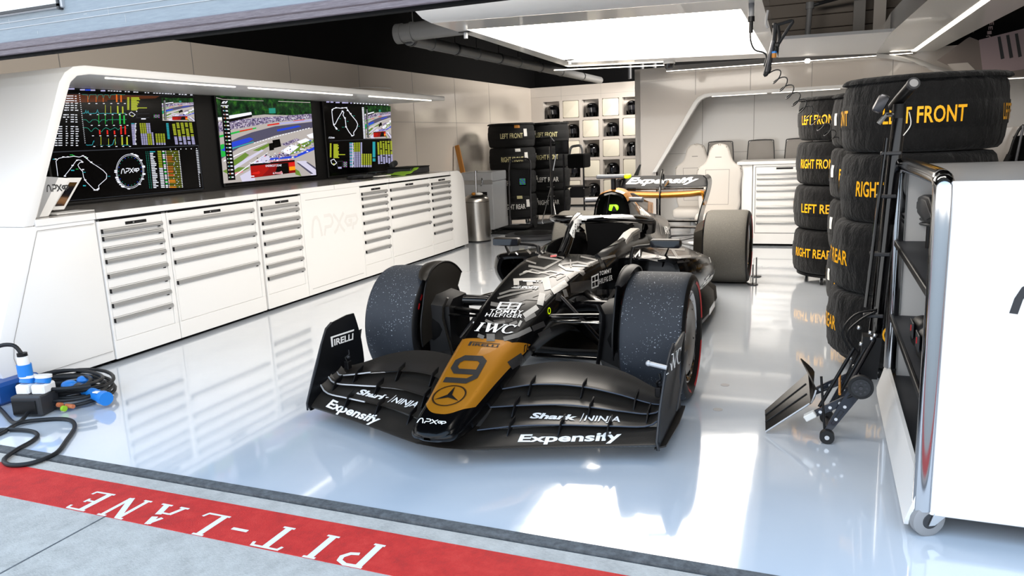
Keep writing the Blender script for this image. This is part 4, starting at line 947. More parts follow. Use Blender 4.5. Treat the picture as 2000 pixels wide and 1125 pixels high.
# ---------------------------------------------------------------- front wing
wing = bpy.data.objects.new('front_wing', None); COL.objects.link(wing); wing.parent = car; wing.location = (0, -2.4, .1); wing.empty_display_size = .1
mat('edge_sky_glint', '#2a3443', .4, metal=.3)  # sky highlight of the right leading edges, drawn as thin coloured tubes
def wing_el(b, tab, m, th=.012, camber=.02, n=9):
    """tab rows: |x|, yLE, zLE, yTE, zTE ; both halves from the same rows"""
    xs = sorted({round(r[0], 4) for r in tab} | {round(lerp(tab[0][0], tab[-1][0], k/16), 4) for k in range(17)})
    rr = []
    for x in xs:
        yl, zl, yt, zt = interp(tab, x); c = Vector((yt-yl, zt-zl)); nn = Vector((-c.y, c.x)).normalized(); up = []; lo = []
        for k in range(n+1):
            t = .5 - .5*cos(PI*k/n); p = Vector((yl, zl)) + c*t - nn*camber*4*t*(1-t)
            h = th*(2.6*math.sqrt(t)*(1-t) + .12); up.append(p + nn*h*.5); lo.append(p - nn*h*.5)
        rr.append([(x, p.x, p.y) for p in up + lo[::-1]])
    return rr
MAIN = [(0, -1.262, .10, -.98, .10), (.12, -1.245, .098, -.99, .11), (.2, -1.205, .09, -1.03, .122), (.5, -1.085, .085, -.925, .132), (.8, -.985, .085, -.86, .135), (.955, -.945, .09, -.84, .145)]
FL2 = [(.125, -1.09, .132, -.90, .185), (.3, -1.01, .142, -.82, .182), (.5, -.95, .146, -.78, .178), (.75, -.90, .148, -.76, .172), (.9, -.865, .152, -.76, .178), (.95, -.84, .185, -.74, .225)]
FL3 = [(.135, -.955, .20, -.80, .255), (.3, -.88, .20, -.69, .242), (.5, -.81, .196, -.64, .235), (.75, -.79, .182, -.64, .205), (.9, -.785, .182, -.66, .2), (.95, -.765, .21, -.64, .24)]
FL4 = [(.145, -.85, .258, -.66, .315), (.3, -.74, .262, -.53, .318), (.5, -.68, .25, -.49, .318), (.7, -.68, .228, -.5, .285), (.85, -.70, .206, -.55, .238), (.92, -.70, .2, -.58, .225), (.955, -.68, .215, -.56, .245)]
for nm, tab, th, cb in (('main_plane', MAIN, .016, .006), ('flap', FL2, .011, .012), ('flap', FL3, .011, .014), ('flap', FL4, .011, .016)):
    b = B(); rr = wing_el(b, tab, 'carbon', th, cb)
    if nm == 'main_plane':
        full = [[(-p[0], p[1], p[2]) for p in r] for r in rr[::-1]] + rr[1:]; b.loft(full, 'carbon')
        sides = [b]
        wv = b.bvh()
        b.decal(tbox('Expensify', 0, 0, .45, .06, .03), (.335, -1.104, .2), (1, .335, 0), (-.1, 1, 0), 'white_mark', wv, .002, (10, 3), .2)
        b.decal(tbox('Expensify', 0, 0, .40, .06, .03), (-.85, -.945, .2), (1, -.335, 0), (.15, 1, 0), 'white_mark', wv, .002, (10, 3), .2)
        b.build(nm, wing, smooth=50)
        continue
    for s in (1, -1):
        bb = B(); bb.loft([[(s*p[0], p[1], p[2]) for p in r] for r in rr], 'carbon')
        wv = bb.bvh()
        if tab is FL2:
            P_ = tbox('Shark', 0, 0, .22, .055, .04, .1) + stroke([(.245, -.01), (.245, .07)], .004) + tbox('NINJA', .26, 0, .17, .055, .02)
            if s > 0: bb.decal(P_, (.33, -.93, .3), (1, .17, 0), (-.05, 1, 0), 'white_mark', wv, .0032, (18, 4), .3)
            else: bb.decal(P_, (-.72, -.845, .3), (1, -.24, 0), (.1, 1, 0), 'white_mark', wv, .0032, (18, 4), .3)
        # slot-gap brackets
        for xx in ((.27, .5, .72) if tab is FL2 else (.25, .6, .88) if tab is FL3 else (.28, .53, .8)):
            yl, zl, yt, zt = interp(tab, xx); bb.prism([(yl-.045, zl-.05), (yl+.05, zl+.012), (yl+.06, zl+.035), (yl-.01, zl+.02), (yl-.06, zl-.035)], yz(s*xx), .006, 'black')
        xs_ = [tab[-1][0] + (tab[0][0]-tab[-1][0])*k/24 for k in range(25)]; ed = [(s*x, interp(tab, x)[0]-.003, interp(tab, x)[1]+.002) for x in xs_]
        bb.tube(ed[:11 if tab is not FL4 else 8] if s < 0 else ed, .0045 if s < 0 else .004, 'silver_paint' if s < 0 else 'edge_sky_glint', 6)
        bb.build(nm, wing, smooth=50)
for s in (1, -1):
    b = B()
    prof = [(-.955, .075), (-.965, .12), (-.9, .24), (-.79, .40), (-.72, .475), (-.66, .495), (-.50, .505), (-.43, .50), (-.415, .35), (-.405, .2), (-.43, .10), (-.5, .07)]
    nz = 7
    # plate bent outwards at the foot and leaning out at the top
    cy = sum(p[0] for p in prof)/len(prof); cz = sum(p[1] for p in prof)/len(prof)
    bm = bmesh.new(); bm.faces.new([bm.verts.new((s*.965, p[0], p[1])) for p in prof])
    for k in range(1, nz):
        z = .07 + .43*k/nz; bmesh.ops.bisect_plane(bm, geom=bm.verts[:] + bm.edges[:] + bm.faces[:], plane_co=(0, 0, z), plane_no=(0, 0, 1))
    for v in bm.verts: v.co.x += s*(-.012 + .03*((v.co.z-.25)/.25)**2 + (-.018 if v.co.z < .09 else 0))
    r = bmesh.ops.solidify(bm, geom=bm.faces[:], thickness=.009); bmesh.ops.recalc_face_normals(bm, faces=bm.faces[:]); b.frombm(bm, 'plate_black')
    ev = b.bvh()
    b.tube([(s*.962, -.958, .078), (s*.955, -.967, .12), (s*.955, -.9, .24), (s*.962, -.79, .40), (s*.972, -.72, .475), (s*.975, -.66, .497)], .006, 'dark_grey', 6)
    if s < 0: pd(b, ev, quadmap(pir, ((647,678),(690,664),(691,643),(645,658))), 'white_mark', None, .002, (3, 2))
    else: pd(b, ev, quadmap(iwc(), ((1301,733),(1330,706),(1330,676),(1299,705))), 'white_mark', None, .002, (3, 2))
    # footplate and outer strake
    b.prism([(.94, -.945), (.985, -.90), (.995, -.6), (.985, -.36), (.95, -.36)] if s > 0 else [(-.94, -.945), (-.985, -.90), (-.995, -.6), (-.985, -.36), (-.95, -.36)], Matrix.Translation((0, 0, .078)), .008, 'carbon')
    b.prism([(-.66, .16), (-.62, .16), (-.36, .33), (-.34, .38), (-.40, .38)], yz(s*.99), .006, 'dark_grey', .002)
    b.build('endplate', wing, smooth=40)
b = B(); b.cyl((.97, -.80, .42), (.885, -.80, .435), .011, 'silver_paint', 12); b.sphere((.885, -.80, .435), .014, 'silver_paint', 10); o = b.build('sensor', wing)
for s in (1, -1):
    b = B(); x = s*.90; b.bx((x-.015, -.66, .22), (x+.015, -.62, .27), 'black', .004); b.tube([(x, -.64, .26), (x-.01, -.645, .29), (x+.008, -.63, .305), (x, -.62, .33)], .006, 'black', 8); b.sphere((x, -.63, .29), .013, 'dark_grey', 8); b.build('flap_adjuster', wing)
# ---------------------------------------------------------------- wheels
def wheel(cx_in, cx_out, cy, s, rear, R=.36):
    w = bpy.data.objects.new('wheel', None); COL.objects.link(w); w.parent = car; w.location = (s*(cx_in + cx_out)/2, cy - 1.4, R); w.empty_display_size = .1
    W = cx_out - cx_in; xc = s*(cx_in + cx_out)/2
    M = Matrix.Translation((xc, cy, R)) @ Matrix.Rotation(s*PI/2, 4, 'Y')           # local +z points outboard
    h = W/2
    prof = [(.262, -h*.80), (.285, -h*.93), (.315, -h*.985), (.335, -h*.965), (.35, -h*.90), (.3575, -h*.80), (.3595, -h*.66), (.36, -h*.3), (.36, h*.3), (.3595, h*.66), (.3575, h*.80), (.35, h*.90), (.335, h*.965), (.315, h*.985), (.285, h*.93), (.262, h*.80)]
    tm = 'tread_grey' if rear else 'tread'
    b = B(); b.lathe(prof, 'sidewall', M, 72, lambda i, j: tm if 4 <= i <= 10 else 'sidewall')
    # red band and marks on the outer wall
    for zs in (1, -1):
        for a0, a1 in ((.15, 1.25), (1.7, 2.9), (3.3, 4.4), (4.85, 6.0)):
            pr = [(.296, zs*(h*.958 + .0012)), (.312, zs*(h*.986 + .0012))] if zs > 0 else [(.300, zs*(h*.966 + .0012)), (.322, zs*(h*.985 + .0012))]
            if zs < 0: 
                a0 += .35; a1 = a0 + .12
                for q in (0, .19): b.lathe(pr, 'tyre_red', M, 4, None, (a0 + q, a1 + q))
            else: b.lathe(pr, 'tyre_red', M, 20, None, (a0, a1))
    b.build('tyre', w, smooth=40)
    b = B(); b.lathe([(.262, h*.80), (.258, h*.86), (.25, h*.86), (.243, h*.80), (.238, h*.70)], 'chrome', M, 64); b.lathe([(.238, h*.70), (.2, h*.6), (.2, h*.58)], 'black_gloss', M, 64)
    b.lathe([(.262, -h*.80), (.24, -h*.78), (.235, -h*.2), (.2, -h*.2), (.0, -h*.2)], 'black_matt', M, 48); b.build('rim', w, smooth=40)
    b = B(); b.lathe([(.222, h*.66), (.215, h*.80), (.19, h*.87), (.13, h*.80), (.085, h*.74), (.07, h*.66), (.065, h*.5)], 'rim_grey', M, 56); b.lathe([(.065, h*.5), (.0, h*.5)], 'black_matt', M, 32); b.lathe([(.03, h*.5), (.028, h*.72), (.0, h*.74)], 'black_gloss', M, 24)
    for k in range(5):
        a = 2*PI*k/5; b.lathe([(.006, 0), (0, .003)], 'black', M @ Matrix.Translation((.165*cos(a), .165*sin(a), h*.845)), 8)
    b.build('wheel_cover', w, smooth=40)
    return w
for s in (1, -1):
    wheel(.615, .975, 0, s, False); wheel(.555, .985, 3.53, s, True)
    # front wheel fairing: inner shield and over-tyre lip
    b = B(); M = Matrix.Translation((0, 0, .36)) @ Matrix(((0, 0, 1, 0), (1, 0, 0, 0), (0, 1, 0, 0), (0, 0, 0, 1)))
    fm = 'carbon_sheen' if s < 0 else 'plate_black'
    def shield(u, v):
        a = lerp(-.25, 2.35, u); q = min(1, max(0, (a-.45)/.8)); r = lerp(.17, lerp(.315, .39, q*q*(3-2*q)), v); return (s*(.575 + .012*v), -cos(a)*r, .36 + sin(a)*r)
    b.grid(shield, 26, 5, fm, .006)
    def lip(u, v):
        a = lerp(.95, 2.3, u); w_ = sin(PI*min(1, max(0, (u*1.0))))**.5; r = .383 + .010*sin(PI*v)
        return (s*(.585 + (.03 + (.075 if s < 0 else .035)*w_)*v), -cos(a)*r, .36 + sin(a)*r)
    b.grid(lip, 26, 6, fm, .006)
    b.tube([tuple(shield(k/24, 1.)) for k in range(25)], .005, 'black', 6)
    b.build('wheel_fairing', car, smooth=50)
    # upright / brake duct
    b = B(); b.lathe([(.0, -.1), (.12, -.1), (.17, -.06), (.2, 0), (.2, .04)], 'black_matt', Matrix.Translation((s*.575, 0, .36)) @ Matrix.Rotation(s*PI/2, 4, 'Y'), 28)
    b.loft([[(s*.47, y, z) for y, z in ((-.16, .24), (-.16, .50), (-.10, .54), (.08, .54), (.12, .48), (.12, .22), (.02, .17), (-.1, .18))], [(s*.6, y*1.2, z) for y, z in ((-.16, .2), (-.16, .52), (-.10, .57), (.08, .57), (.12, .5), (.12, .2), (.02, .14), (-.1, .15))]], 'black')
    b.tube([(s*.47, -.17, .56), (s*.50, -.18, .50), (s*.5, -.19, .44), (s*.46, -.17, .2)], .012, 'carbon_sheen' if s < 0 else 'black', 8, flat=(1.6, .6)); b.build('brake_duct', car, smooth=45)
    # suspension
    def arm(p, q, r, m='black_gloss', fl=(1.6, .6)):
        b = B(); p = Vector(p); q = Vector(q); b.tube([p, p.lerp(q, .04), p.lerp(q, .96), q], [r*.7, r, r, r*.8], m, 10, flat=fl); return b
    ms = 'silver_paint'
    for p, q, r, m, nm in (((.2, -.25, .50), (.50, -.04, .47), .020, 'black_gloss', 'wishbone'), ((.235, .32, .53), (.5, .04, .48), .022, 'black_gloss', 'wishbone'), ((.135, -.36, .30), (.52, -.03, .20), .02, 'black_gloss', 'wishbone'), ((.16, .42, .28), (.52, .04, .2), .02, 'black_gloss', 'wishbone'),
                           ((.215, -.06, .575), (.50, -.02, .25), .015, 'dark_steel', 'push_rod'), ((.2, -.17, .455), (.5, -.14, .45), .013, 'steel' if s > 0 else 'black_gloss', 'track_rod')):
        arm((s*p[0], p[1], p[2]), (s*q[0], q[1], q[2]), r, m).build(nm, car, smooth=50)
    b = B(); b.tube([(s*.22, .12, .47), (s*.34, .1, .49), (s*.5, .05, .5)], [.03, .034, .036], 'black_gloss', 12); b.build('brake_pipe', car)
    for p, q, r in (((.13, 3.1, .42), (.54, 3.45, .48), .018), ((.1, 3.75, .42), (.54, 3.58, .48), .018), ((.15, 3.2, .25), (.54, 3.5, .22), .018), ((.1, 3.8, .24), (.54, 3.6, .22), .018), ((.12, 3.4, .44), (.54, 3.42, .36), .014)):
        arm((s*p[0], p[1], p[2]), (s*q[0], q[1], q[2]), r, 'dark_grey').build('wishbone', car, smooth=50)
    b = B(); b.loft([[(s*.47, y, z) for y, z in ((3.3, .2), (3.26, .36), (3.3, .52), (3.5, .58), (3.72, .5), (3.75, .25), (3.5, .14))], [(s*.56, y, z) for y, z in ((3.24, .16), (3.2, .36), (3.24, .56), (3.5, .64), (3.78, .54), (3.82, .2), (3.5, .1))]], 'carbon_sheen'); b.build('brake_duct', car, smooth=30)
# ---------------------------------------------------------------- rear wing
rw = bpy.data.objects.new('rear_wing', None); COL.objects.link(rw); rw.parent = car; rw.location = (0, 2.7, .6); rw.empty_display_size = .1
def foil(tab, th, cb, m, name, lab=None):
    b = B(); rr = wing_el(b, tab, m, th, cb); full = [[(-p[0], p[1], p[2]) for p in r] for r in rr[::-1]] + rr[1:]; b.loft(full, m); return b
b = foil([(0, 4.0, .835, 4.22, .855), (.2, 4.0, .84, 4.22, .862), (.34, 4.01, .848, 4.22, .868), (.42, 4.02, .858, 4.22, .872), (.462, 4.03, .845, 4.22, .868)], .055, .02, 'gold', 'main'); 
for s in (-1, 1):
    b.grid(lambda u, v: (s*lerp(.43, .47, u**.6), 4.03 + .18*v, .862 - .14*u**1.3), 8, 4, 'gold', .012)
b.build('main_plane', rw, smooth=50)
b = foil([(0, 4.17, .905, 4.30, 1.03), (.3, 4.17, .905, 4.30, 1.03), (.42, 4.18, .905, 4.30, 1.025), (.475, 4.19, .91, 4.30, 1.0)], .02, .012, 'plate_black', 'flap')
fv = b.bvh(); pd(b, fv, quadmap(tbox('Expensify', 0, 0, 1, 1, .035, .1), ((1222,360),(1358,357),(1368,346),(1232,347))), 'white_mark', None, .003, (12, 4))
b.bx((-.44, 4.165, .882), (.44, 4.19, .9), 'black_gloss', .004); b.build('flap', rw, smooth=50)
for s in (-1, 1):
    b = B()
    path = [(.40, .36), (.395, .5), (.41, .6), (.435, .70), (.465, .80), (.485, .88), (.495, .95), (.485, 1.0), (.455, 1.025)]
    path = [(p.x, p.y) for p in smoothpath([Vector((a, c, 0)) for a, c in path], 3)]
    def epl(u, v):
        k = u*(len(path)-1); i = min(int(k), len(path)-2); t = k-i; x = lerp(path[i][0], path[i+1][0], t); z = lerp(path[i][1], path[i+1][1], t)
        y0 = 3.95 + .06*u; y1 = 4.34 - .02*u; return (s*x, lerp(y0, y1, v), z)
    b.grid(epl, 26, 5, 'car_black', .012); b.build('endplate', rw, smooth=50)
b = B(); b.tube(smoothpath([(0, 4.02, .45), (0, 4.0, .7), (0, 4.02, .86), (0, 4.06, 1.0), (0, 4.15, 1.075), (0, 4.2, 1.06), (0, 4.2, .98)], 4), .02, 'black_gloss', 10, flat=(.6, 1.5)); b.build('pylon', rw, smooth=60)
b = B(); b.box((.05, 4.14, .96), (.05, .08, .05), 'dark_grey', .012, None, 2); b.cyl((.03, 4.1, .93), (.075, 4.1, .99), .014, 'alu', 10); b.build('flap_actuator', rw)
b = B()
for z, y in ((.47, 4.05), (.53, 4.12)): b.bx((-.40, y, z), (.40, y+.12, z+.016), 'black_gloss', .005)
b.build('beam_wing', rw)
b = B(); b.cyl((0, 3.78, .56), (0, 4.0, .54), .06, 'dark_steel', 20, .055); b.loft([[(x*.09, y, z) for x, z in ((-1, .3), (-.8, .5), (.8, .5), (1, .3), (.7, .2), (-.7, .2))] for y in (3.7, 4.2)], 'carbon'); b.bx((-.02, 4.2, .28), (.02, 4.23, .5), 'red_mark', .005); b.build('exhaust', car)
# =================================================================== wrapped tyres
def wrapped(loc, R, h, label, words=None, wmat='yellow', phi=0., flap=False, cloth='blanket', group=None, seed=0, nrep=3, tag_cards=(), wsize=.085, seg=84):
    """one tyre in its heating blanket, base at loc"""
    t = thing('wrapped_tyre', label, 'tyre', loc, 0, group)
    rs = random.Random(seed); ph = [rs.uniform(0, 6.28) for _ in range(12)]
    def rad(a, r, z):
        k = 1 + .006*sin(3*a+ph[0]) + .006*sin(7*a+ph[1]+z*9) + .004*sin(13*a+ph[2]+z*20) + .003*sin(29*a+ph[3]-z*30)
        e = abs((z-loc[2]*0)/h - .5)*2
        k += (.012*sin(41*a+ph[4]) + .008*sin(23*a+ph[5]))*max(0, e-.62)*2
        return k
    prof = [(R*.30, .012*h), (R*.80, .0), (R*.92, .018*h), (R*.97, .07*h), (R*.993, .16*h), (R, .30*h), (R*1.002, .335*h), (R*1.012, .345*h), (R*1.014, .5*h), (R*1.012, .655*h), (R*1.002, .665*h), (R, .70*h), (R*.993, .84*h), (R*.97, .93*h), (R*.92, .982*h), (R*.80, h), (R*.30, .985*h)]
    b = B(); M = Matrix.Translation(loc); b.lathe(prof, cloth, M, seg, None, (0, 2*PI), rad)
    bv = b.bvh()
    if words:
        for k in range(nrep):
            a0 = phi + 2*PI*k/nrep; P_, W = text(words, .018, 0, 1.02); H = wsize; Wd = .405; kx = Wd/W
            def fn(a, c): 
                th = a0 + (a - Wd/2)/R; q = Vector((loc[0] + 1.3*R*cos(th), loc[1] + 1.3*R*sin(th), loc[2] + h*.5 - H/2 + c)); return q, Vector((-cos(th), -sin(th), 0))
            b.decal([[(a*kx, c*H) for a, c in p] for p in P_], (0, 0, 0), (1, 0, 0), (0, 1, 0), wmat, bv, .004, (14, 2), .1, fn)
    for a0, z0, w, hh, m in tag_cards:
        def fn2(a, c):
            th = a0 + a/R; return Vector((loc[0] + 1.3*R*cos(th), loc[1] + 1.3*R*sin(th), loc[2] + z0*h + c)), Vector((-cos(th), -sin(th), 0))
        b.decal([rrect(-w/2, -hh/2, w/2, hh/2)], (0, 0, 0), (1, 0, 0), (0, 1, 0), m, bv, .004, (4, 3), .1, fn2)
    b.build('blanket', t, smooth=60)
    if flap:
        b = B(); 
        def rad2(a, r, z): return 1 + .012*sin(5*a+ph[6]) + .010*sin(17*a+ph[7]) + (.012*sin(37*a+ph[8]) if r > R*.9 else 0)
        b.lathe([(R*.2, h*1.03), (R*.7, h*1.05), (R*.92, h*1.045), (R*.985, h*1.02), (R*1.01, h*.985), (R*1.005, h*.965), (R*.965, h*.985), (R*.6, h*1.01)], cloth, M, 96, None, (0, 2*PI), rad2); b.build('cover_flap', t, smooth=60)
    return t
def dolly(loc, R, label, cr=.045):
    t = thing('tyre_dolly', label, 'dolly', (loc[0], loc[1], 0), 0, 'dollies under the tyre stacks')
    b = B(); b.cyl((loc[0], loc[1], .075), (loc[0], loc[1], .1), R*.93, 'black', 40); b.build('base', t)
    for k in range(4):
        a = PI/4 + PI/2*k + .3; x = loc[0] + R*.8*cos(a); y = loc[1] + R*.8*sin(a); b = B()
        b.cyl((x-.012, y, .032), (x+.012, y, .032), .032, 'rubber', 18); b.cyl((x-.014, y, .032), (x+.014, y, .032), .014, 'alu', 12)
        for s in (-1, 1): b.prism([(y-.015, .03), (y+.02, .03), (y+.03, .075), (y-.03, .075)], yz(x + s*.017), .003, 'alu')
        b.build('caster', t)
    return t
def facing(x, y): return math.atan2(CP.y - y, CP.x - x)
# main stack (nearest); text turned as in the photo
cx, cy = 2.125, .94
dolly((cx, cy), .42, 'low black wheeled dolly under the nearest tyre stack beside the white trolley')
f0 = facing(cx, cy)
for k, (w, z, h, dx, dy, ph, lab, nrep) in enumerate((('RIGHT REAR', .1, .40, -.03, -.02, f0 - 1.457, 'bottom wrapped tyre marked RIGHT REAR in the nearest stack by the white trolley', 4), ('LEFT REAR', .50, .42, -.02, 0, f0 - 1.274, 'black wrapped tyre marked LEFT REAR, second from the floor in the nearest stack', 4),
                           ('RIGHT FRONT', .92, .40, .0, 0, f0 - .332, 'black wrapped tyre marked RIGHT FRONT, second from the top of the nearest stack', 4), ('LEFT FRONT', 1.325, .40, .01, 0, f0 + .02, 'top wrapped tyre marked LEFT FRONT with wide cover flap on the nearest stack', 4))):
    wrapped((cx+dx, cy+dy, z), .425 if k != 2 else .41, h, lab, w, 'yellow', ph, k == 3, 'blanket', 'wrapped tyres in the nearest stack', 20+k, nrep, wsize=.088)
cx, cy = 2.10, 2.42
dolly((cx, cy), .42, 'low black wheeled dolly under the middle tyre stack')
for k, (z, h) in enumerate(((.1, .41), (.51, .41), (.92, .40), (1.32, .39))):
    wrapped((cx, cy, z), .43, h, ('bottom wrapped tyre of the half hidden middle stack', 'second wrapped tyre from the floor in the half hidden middle stack', 'third wrapped tyre from the floor in the half hidden middle stack', 'top wrapped tyre of the half hidden middle stack')[k],
            ('RIGHT REAR', 'LEFT REAR', 'RIGHT FRONT', 'LEFT FRONT')[k], 'yellow', facing(cx, cy) - .45, k == 3, 'blanket', 'wrapped tyres in the middle stack', 40+k, 4, ((facing(cx, cy) - 1.15, .55, .05, .09, 'paper'),), seg=64)
cx, cy = 1.80, 3.8
dolly((cx, cy), .42, 'low black wheeled dolly with a grey caster under the rear tyre stack')
for k, (z, h) in enumerate(((.1, .42), (.53, .41), (.95, .40), (1.36, .385))):
    wrapped((cx + (.0, .0, .01, .015)[k], cy, z), .43, h, ('bottom wrapped tyre marked RIGHT REAR in the stack beside the rear drawers', 'wrapped tyre marked LEFT REAR, second from the floor in the stack beside the rear drawers', 'wrapped tyre marked RIGHT FRONT, second from the top in the stack beside the rear drawers', 'top wrapped tyre marked LEFT FRONT with spiral cord hanging before it')[k],
            ('RIGHT REAR', 'LEFT REAR', 'RIGHT FRONT', 'LEFT FRONT')[k], 'yellow', facing(cx, cy) - (.63, .44, .58, .61)[k], k == 3, 'blanket', 'wrapped tyres in the rear right stack', 60+k, 4, wsize=.085, seg=64)
# far left stacks in dark covers
for (cx, cy, gname, first) in ((-3.62, 8.75, 'front far-left tyre stack', 1), (-3.25, 9.62, 'hind far-left tyre stack', 0)):
    dolly((cx, cy), .42, 'dark wheeled dolly under the %s' % gname)
    f = facing(cx, cy)
    for k, (z, h) in enumerate(((.1, .43), (.53, .42), (.95, .41), (1.36, .41))):
        w = ('RIGHT REAR', 'LEFT REAR', 'RIGHT FRONT', 'LEFT FRONT')[k]
        wrapped((cx, cy, z), .42, h, '%s black wrapped tyre marked %s in the %s' % (('bottom', 'second lowest', 'second highest', 'top')[k], w, gname), w, 'yellow_pale' if k > 1 else 'paper', f - .0, k == 3, 'blanket_far', 'wrapped tyres in the %s' % gname, 80+k, 1, ((f + .62, .62, .07, .13, 'paper'), (f + .25, .88, .1, .05, ('yellow_pale', 'paper', 'paper', 'amber')[k])) if first else ((f - .55, .6, .05, .08, 'paper'),), wsize=.088, seg=56)

# =================================================================== things around the far-left corner
t = thing('waste_bin', 'brushed steel push-top waste bin at the far end of the drawer cabinets', 'bin', (-3.2, 6.2, 0))
b = B(); M = Matrix.Translation((-3.2, 6.2, 0)); b.lathe([(0, .012), (.188, .012), (.19, .02), (.19, .60)], 'brushed', M, 48); b.lathe([(.0, .0), (.192, 0), (.192, .02)], 'black', M, 48); b.build('body', t)
b = B(); b.lathe([(.19, .602), (.188, .63), (.178, .66), (.155, .685), (.12, .70), (.12, .69), (0, .688)], 'brushed', M, 48); b.lathe([(.191, .598), (.191, .604)], 'dark_steel', M, 48); b.build('lid', t)
t = thing('mop', 'upright chrome handled mop standing in the top of the steel bin', 'mop', (-3.2, 6.2, .69))
b = B(); b.cyl((-3.2, 6.2, .69), (-3.2, 6.22, 1.03), .016, 'chrome', 12); b.cyl((-3.2, 6.22, 1.03), (-3.2, 6.22, 1.06), .026, 'chrome', 12); b.build('handle', t)
b = B(); b.sphere((-3.15, 6.19, .715), .05, 'paper', 12, (1.2, 1, .5)); b.build('cloth', t); b = B(); b.sphere((-3.24, 6.19, .715), .035, 'amber', 10, (1, 1, .7)); b.build('sponge', t)
t = thing('flight_case', 'pale grey metal-edged flight case behind the steel bin', 'case', (-3.6, 7.35, 0))
b = B(); b.bx((-3.88, 7.1, .06), (-3.32, 7.7, .84), 'silver_paint', .01); b.build('body', t)
b = B(); b.bx((-3.88, 7.1, .845), (-3.32, 7.7, 1.0), 'silver_paint', .012); b.bx((-3.885, 7.095, .80), (-3.315, 7.1, .87), 'alu', .003); b.build('lid', t)
b = B(); b.tube([(-3.5, 7.09, .9), (-3.49, 7.07, .87), (-3.5, 7.07, .8), (-3.52, 7.09, .78)], .012, 'chrome', 8); b.build('latch', t)
b = B(); b.bx((-3.55, 7.09, .62), (-3.42, 7.1, .68), 'black', .004); b.build('label_plate', t)
for x in (-3.82, -3.38):
    for y in (7.17, 7.63): b = B(); b.cyl((x-.015, y, .03), (x+.015, y, .03), .03, 'rubber', 14); b.bx((x-.02, y-.02, .03), (x+.02, y+.02, .062), 'dark_steel'); b.build('caster', t)
t = thing('wooden_pole', 'amber wooden pole leaning against the left wall behind the flight case', 'pole')
t.location = (-4.1, 7.72, 0)
b = B(); b.tube([(-4.02, 7.85, .0), (-4.34, 7.95, 1.44)], [.045, .04], 'amber', 10, flat=(1.2, .5)); b.build('shaft', t)
# hand truck, tripods, dark trolley and mats
t = thing('hand_truck', 'black tubular hand truck in front of the far-left tyre stack', 'hand truck', (-3.15, 7.75, 0))
b = B(); b.tube(smoothpath([(-3.32, 7.78, .05), (-3.34, 7.85, .6), (-3.34, 7.9, 1.05), (-3.28, 7.92, 1.16), (-3.1, 7.92, 1.17), (-3.0, 7.92, 1.16), (-2.95, 7.9, 1.05), (-2.95, 7.85, .6), (-2.93, 7.78, .05)], 5), .016, 'dark_steel', 10); b.build('frame', t)
b = B(); b.bx((-3.32, 7.85, .55), (-2.96, 7.89, 1.0), 'black', .01); b.bx((-3.15, 7.845, .72), (-3.02, 7.85, .86), 'screen_black'); b.bx((-3.14, 7.842, .74), (-3.03, 7.846, .85), 's_grey'); 
for i in range(5):
    for j in range(4): b.bx((-3.135 + .021*i, 7.84, .745 + .026*j), (-3.12 + .021*i, 7.843, .757 + .026*j), ('s_teal', 's_green', 's_blue')[(i+j) % 3])
b.build('back_panel', t)
b = B(); b.bx((-3.4, 7.45, .03), (-2.9, 7.8, .06), 'black', .005); b.build('toe_plate', t)
for x in (-3.38, -2.9): b = B(); b.cyl((x-.02, 7.86, .1), (x+.02, 7.86, .1), .1, 'rubber', 24); b.build('wheel', t)
t = thing('light_stand', 'tall chrome tripod stand with angled arm before the hind far-left tyre stack', 'stand', (-2.95, 8.9, 0))
b = B(); b.cyl((-2.95, 8.9, .12), (-2.95, 8.9, 1.35), .014, 'steel', 10); 
for z in (.45, .62, 1.2): b.bx((-3.02, 8.89, z), (-2.88, 8.91, z+.012), 'steel')
b.tube([(-3.1, 8.88, 1.52), (-2.93, 8.88, 1.53), (-2.78, 8.86, 1.36), (-2.88, 8.86, .92)], .012, 'alu', 8); b.build('column', t)
for dx, dy in ((.14, -.12), (-.16, -.08), (.0, .18)): b = B(); b.cyl((-2.95, 8.9, .62), (-2.95 + dx, 8.9 + dy, .0), .011, 'steel', 8); b.build('leg', t)
t = thing('tool_trolley', 'tall black trolley with chrome side rails and dark bins beside the helmet wall', 'trolley', (-2.5, 9.2, 0))
b = B()
for x in (-2.72, -2.35): b.cyl((x, 9.0, .05), (x, 9.0, 1.2), .016, 'dark_steel', 10)
b.tube(smoothpath([(-2.62, 9.0, 1.1), (-2.58, 9.0, 1.3), (-2.5, 9.0, 1.34), (-2.38, 9.0, 1.32), (-2.36, 9.0, 1.1)], 5), .022, 'alu', 10); b.bx((-2.75, 9.0, .1), (-2.3, 9.4, .13), 'black'); b.bx((-2.75, 9.0, .6), (-2.3, 9.4, .62), 'black'); b.build('frame', t)
b = B(); b.bx((-2.62, 8.9, .95), (-2.3, 9.3, 1.2), 'black_matt', .02); b.build('bin', t); b = B(); b.bx((-2.6, 8.92, .42), (-2.32, 9.3, .6), 'black', .02); b.build('bin', t)
for x in (-2.7, -2.35): b = B(); b.cyl((x-.015, 9.05, .05), (x+.015, 9.05, .05), .05, 'rubber', 16); b.build('wheel', t)
t = thing('standing_screen', 'small black screen on a pole arm in front of the helmet wall', 'monitor', (-2.62, 8.4, 0))
b = B(); b.cyl((-2.75, 8.4, .02), (-2.75, 8.4, 1.5), .018, 'dark_steel', 10); b.bx((-3.0, 8.39, 1.42), (-2.6, 8.41, 1.44), 'black'); b.cyl((-2.75, 8.4, 0), (-2.75, 8.4, .02), .16, 'black', 24); b.build('pole', t)
b = B(); b.bx((-2.66, 8.36, 1.22), (-2.42, 8.4, 1.45), 'black_gloss', .008); b.build('screen', t)
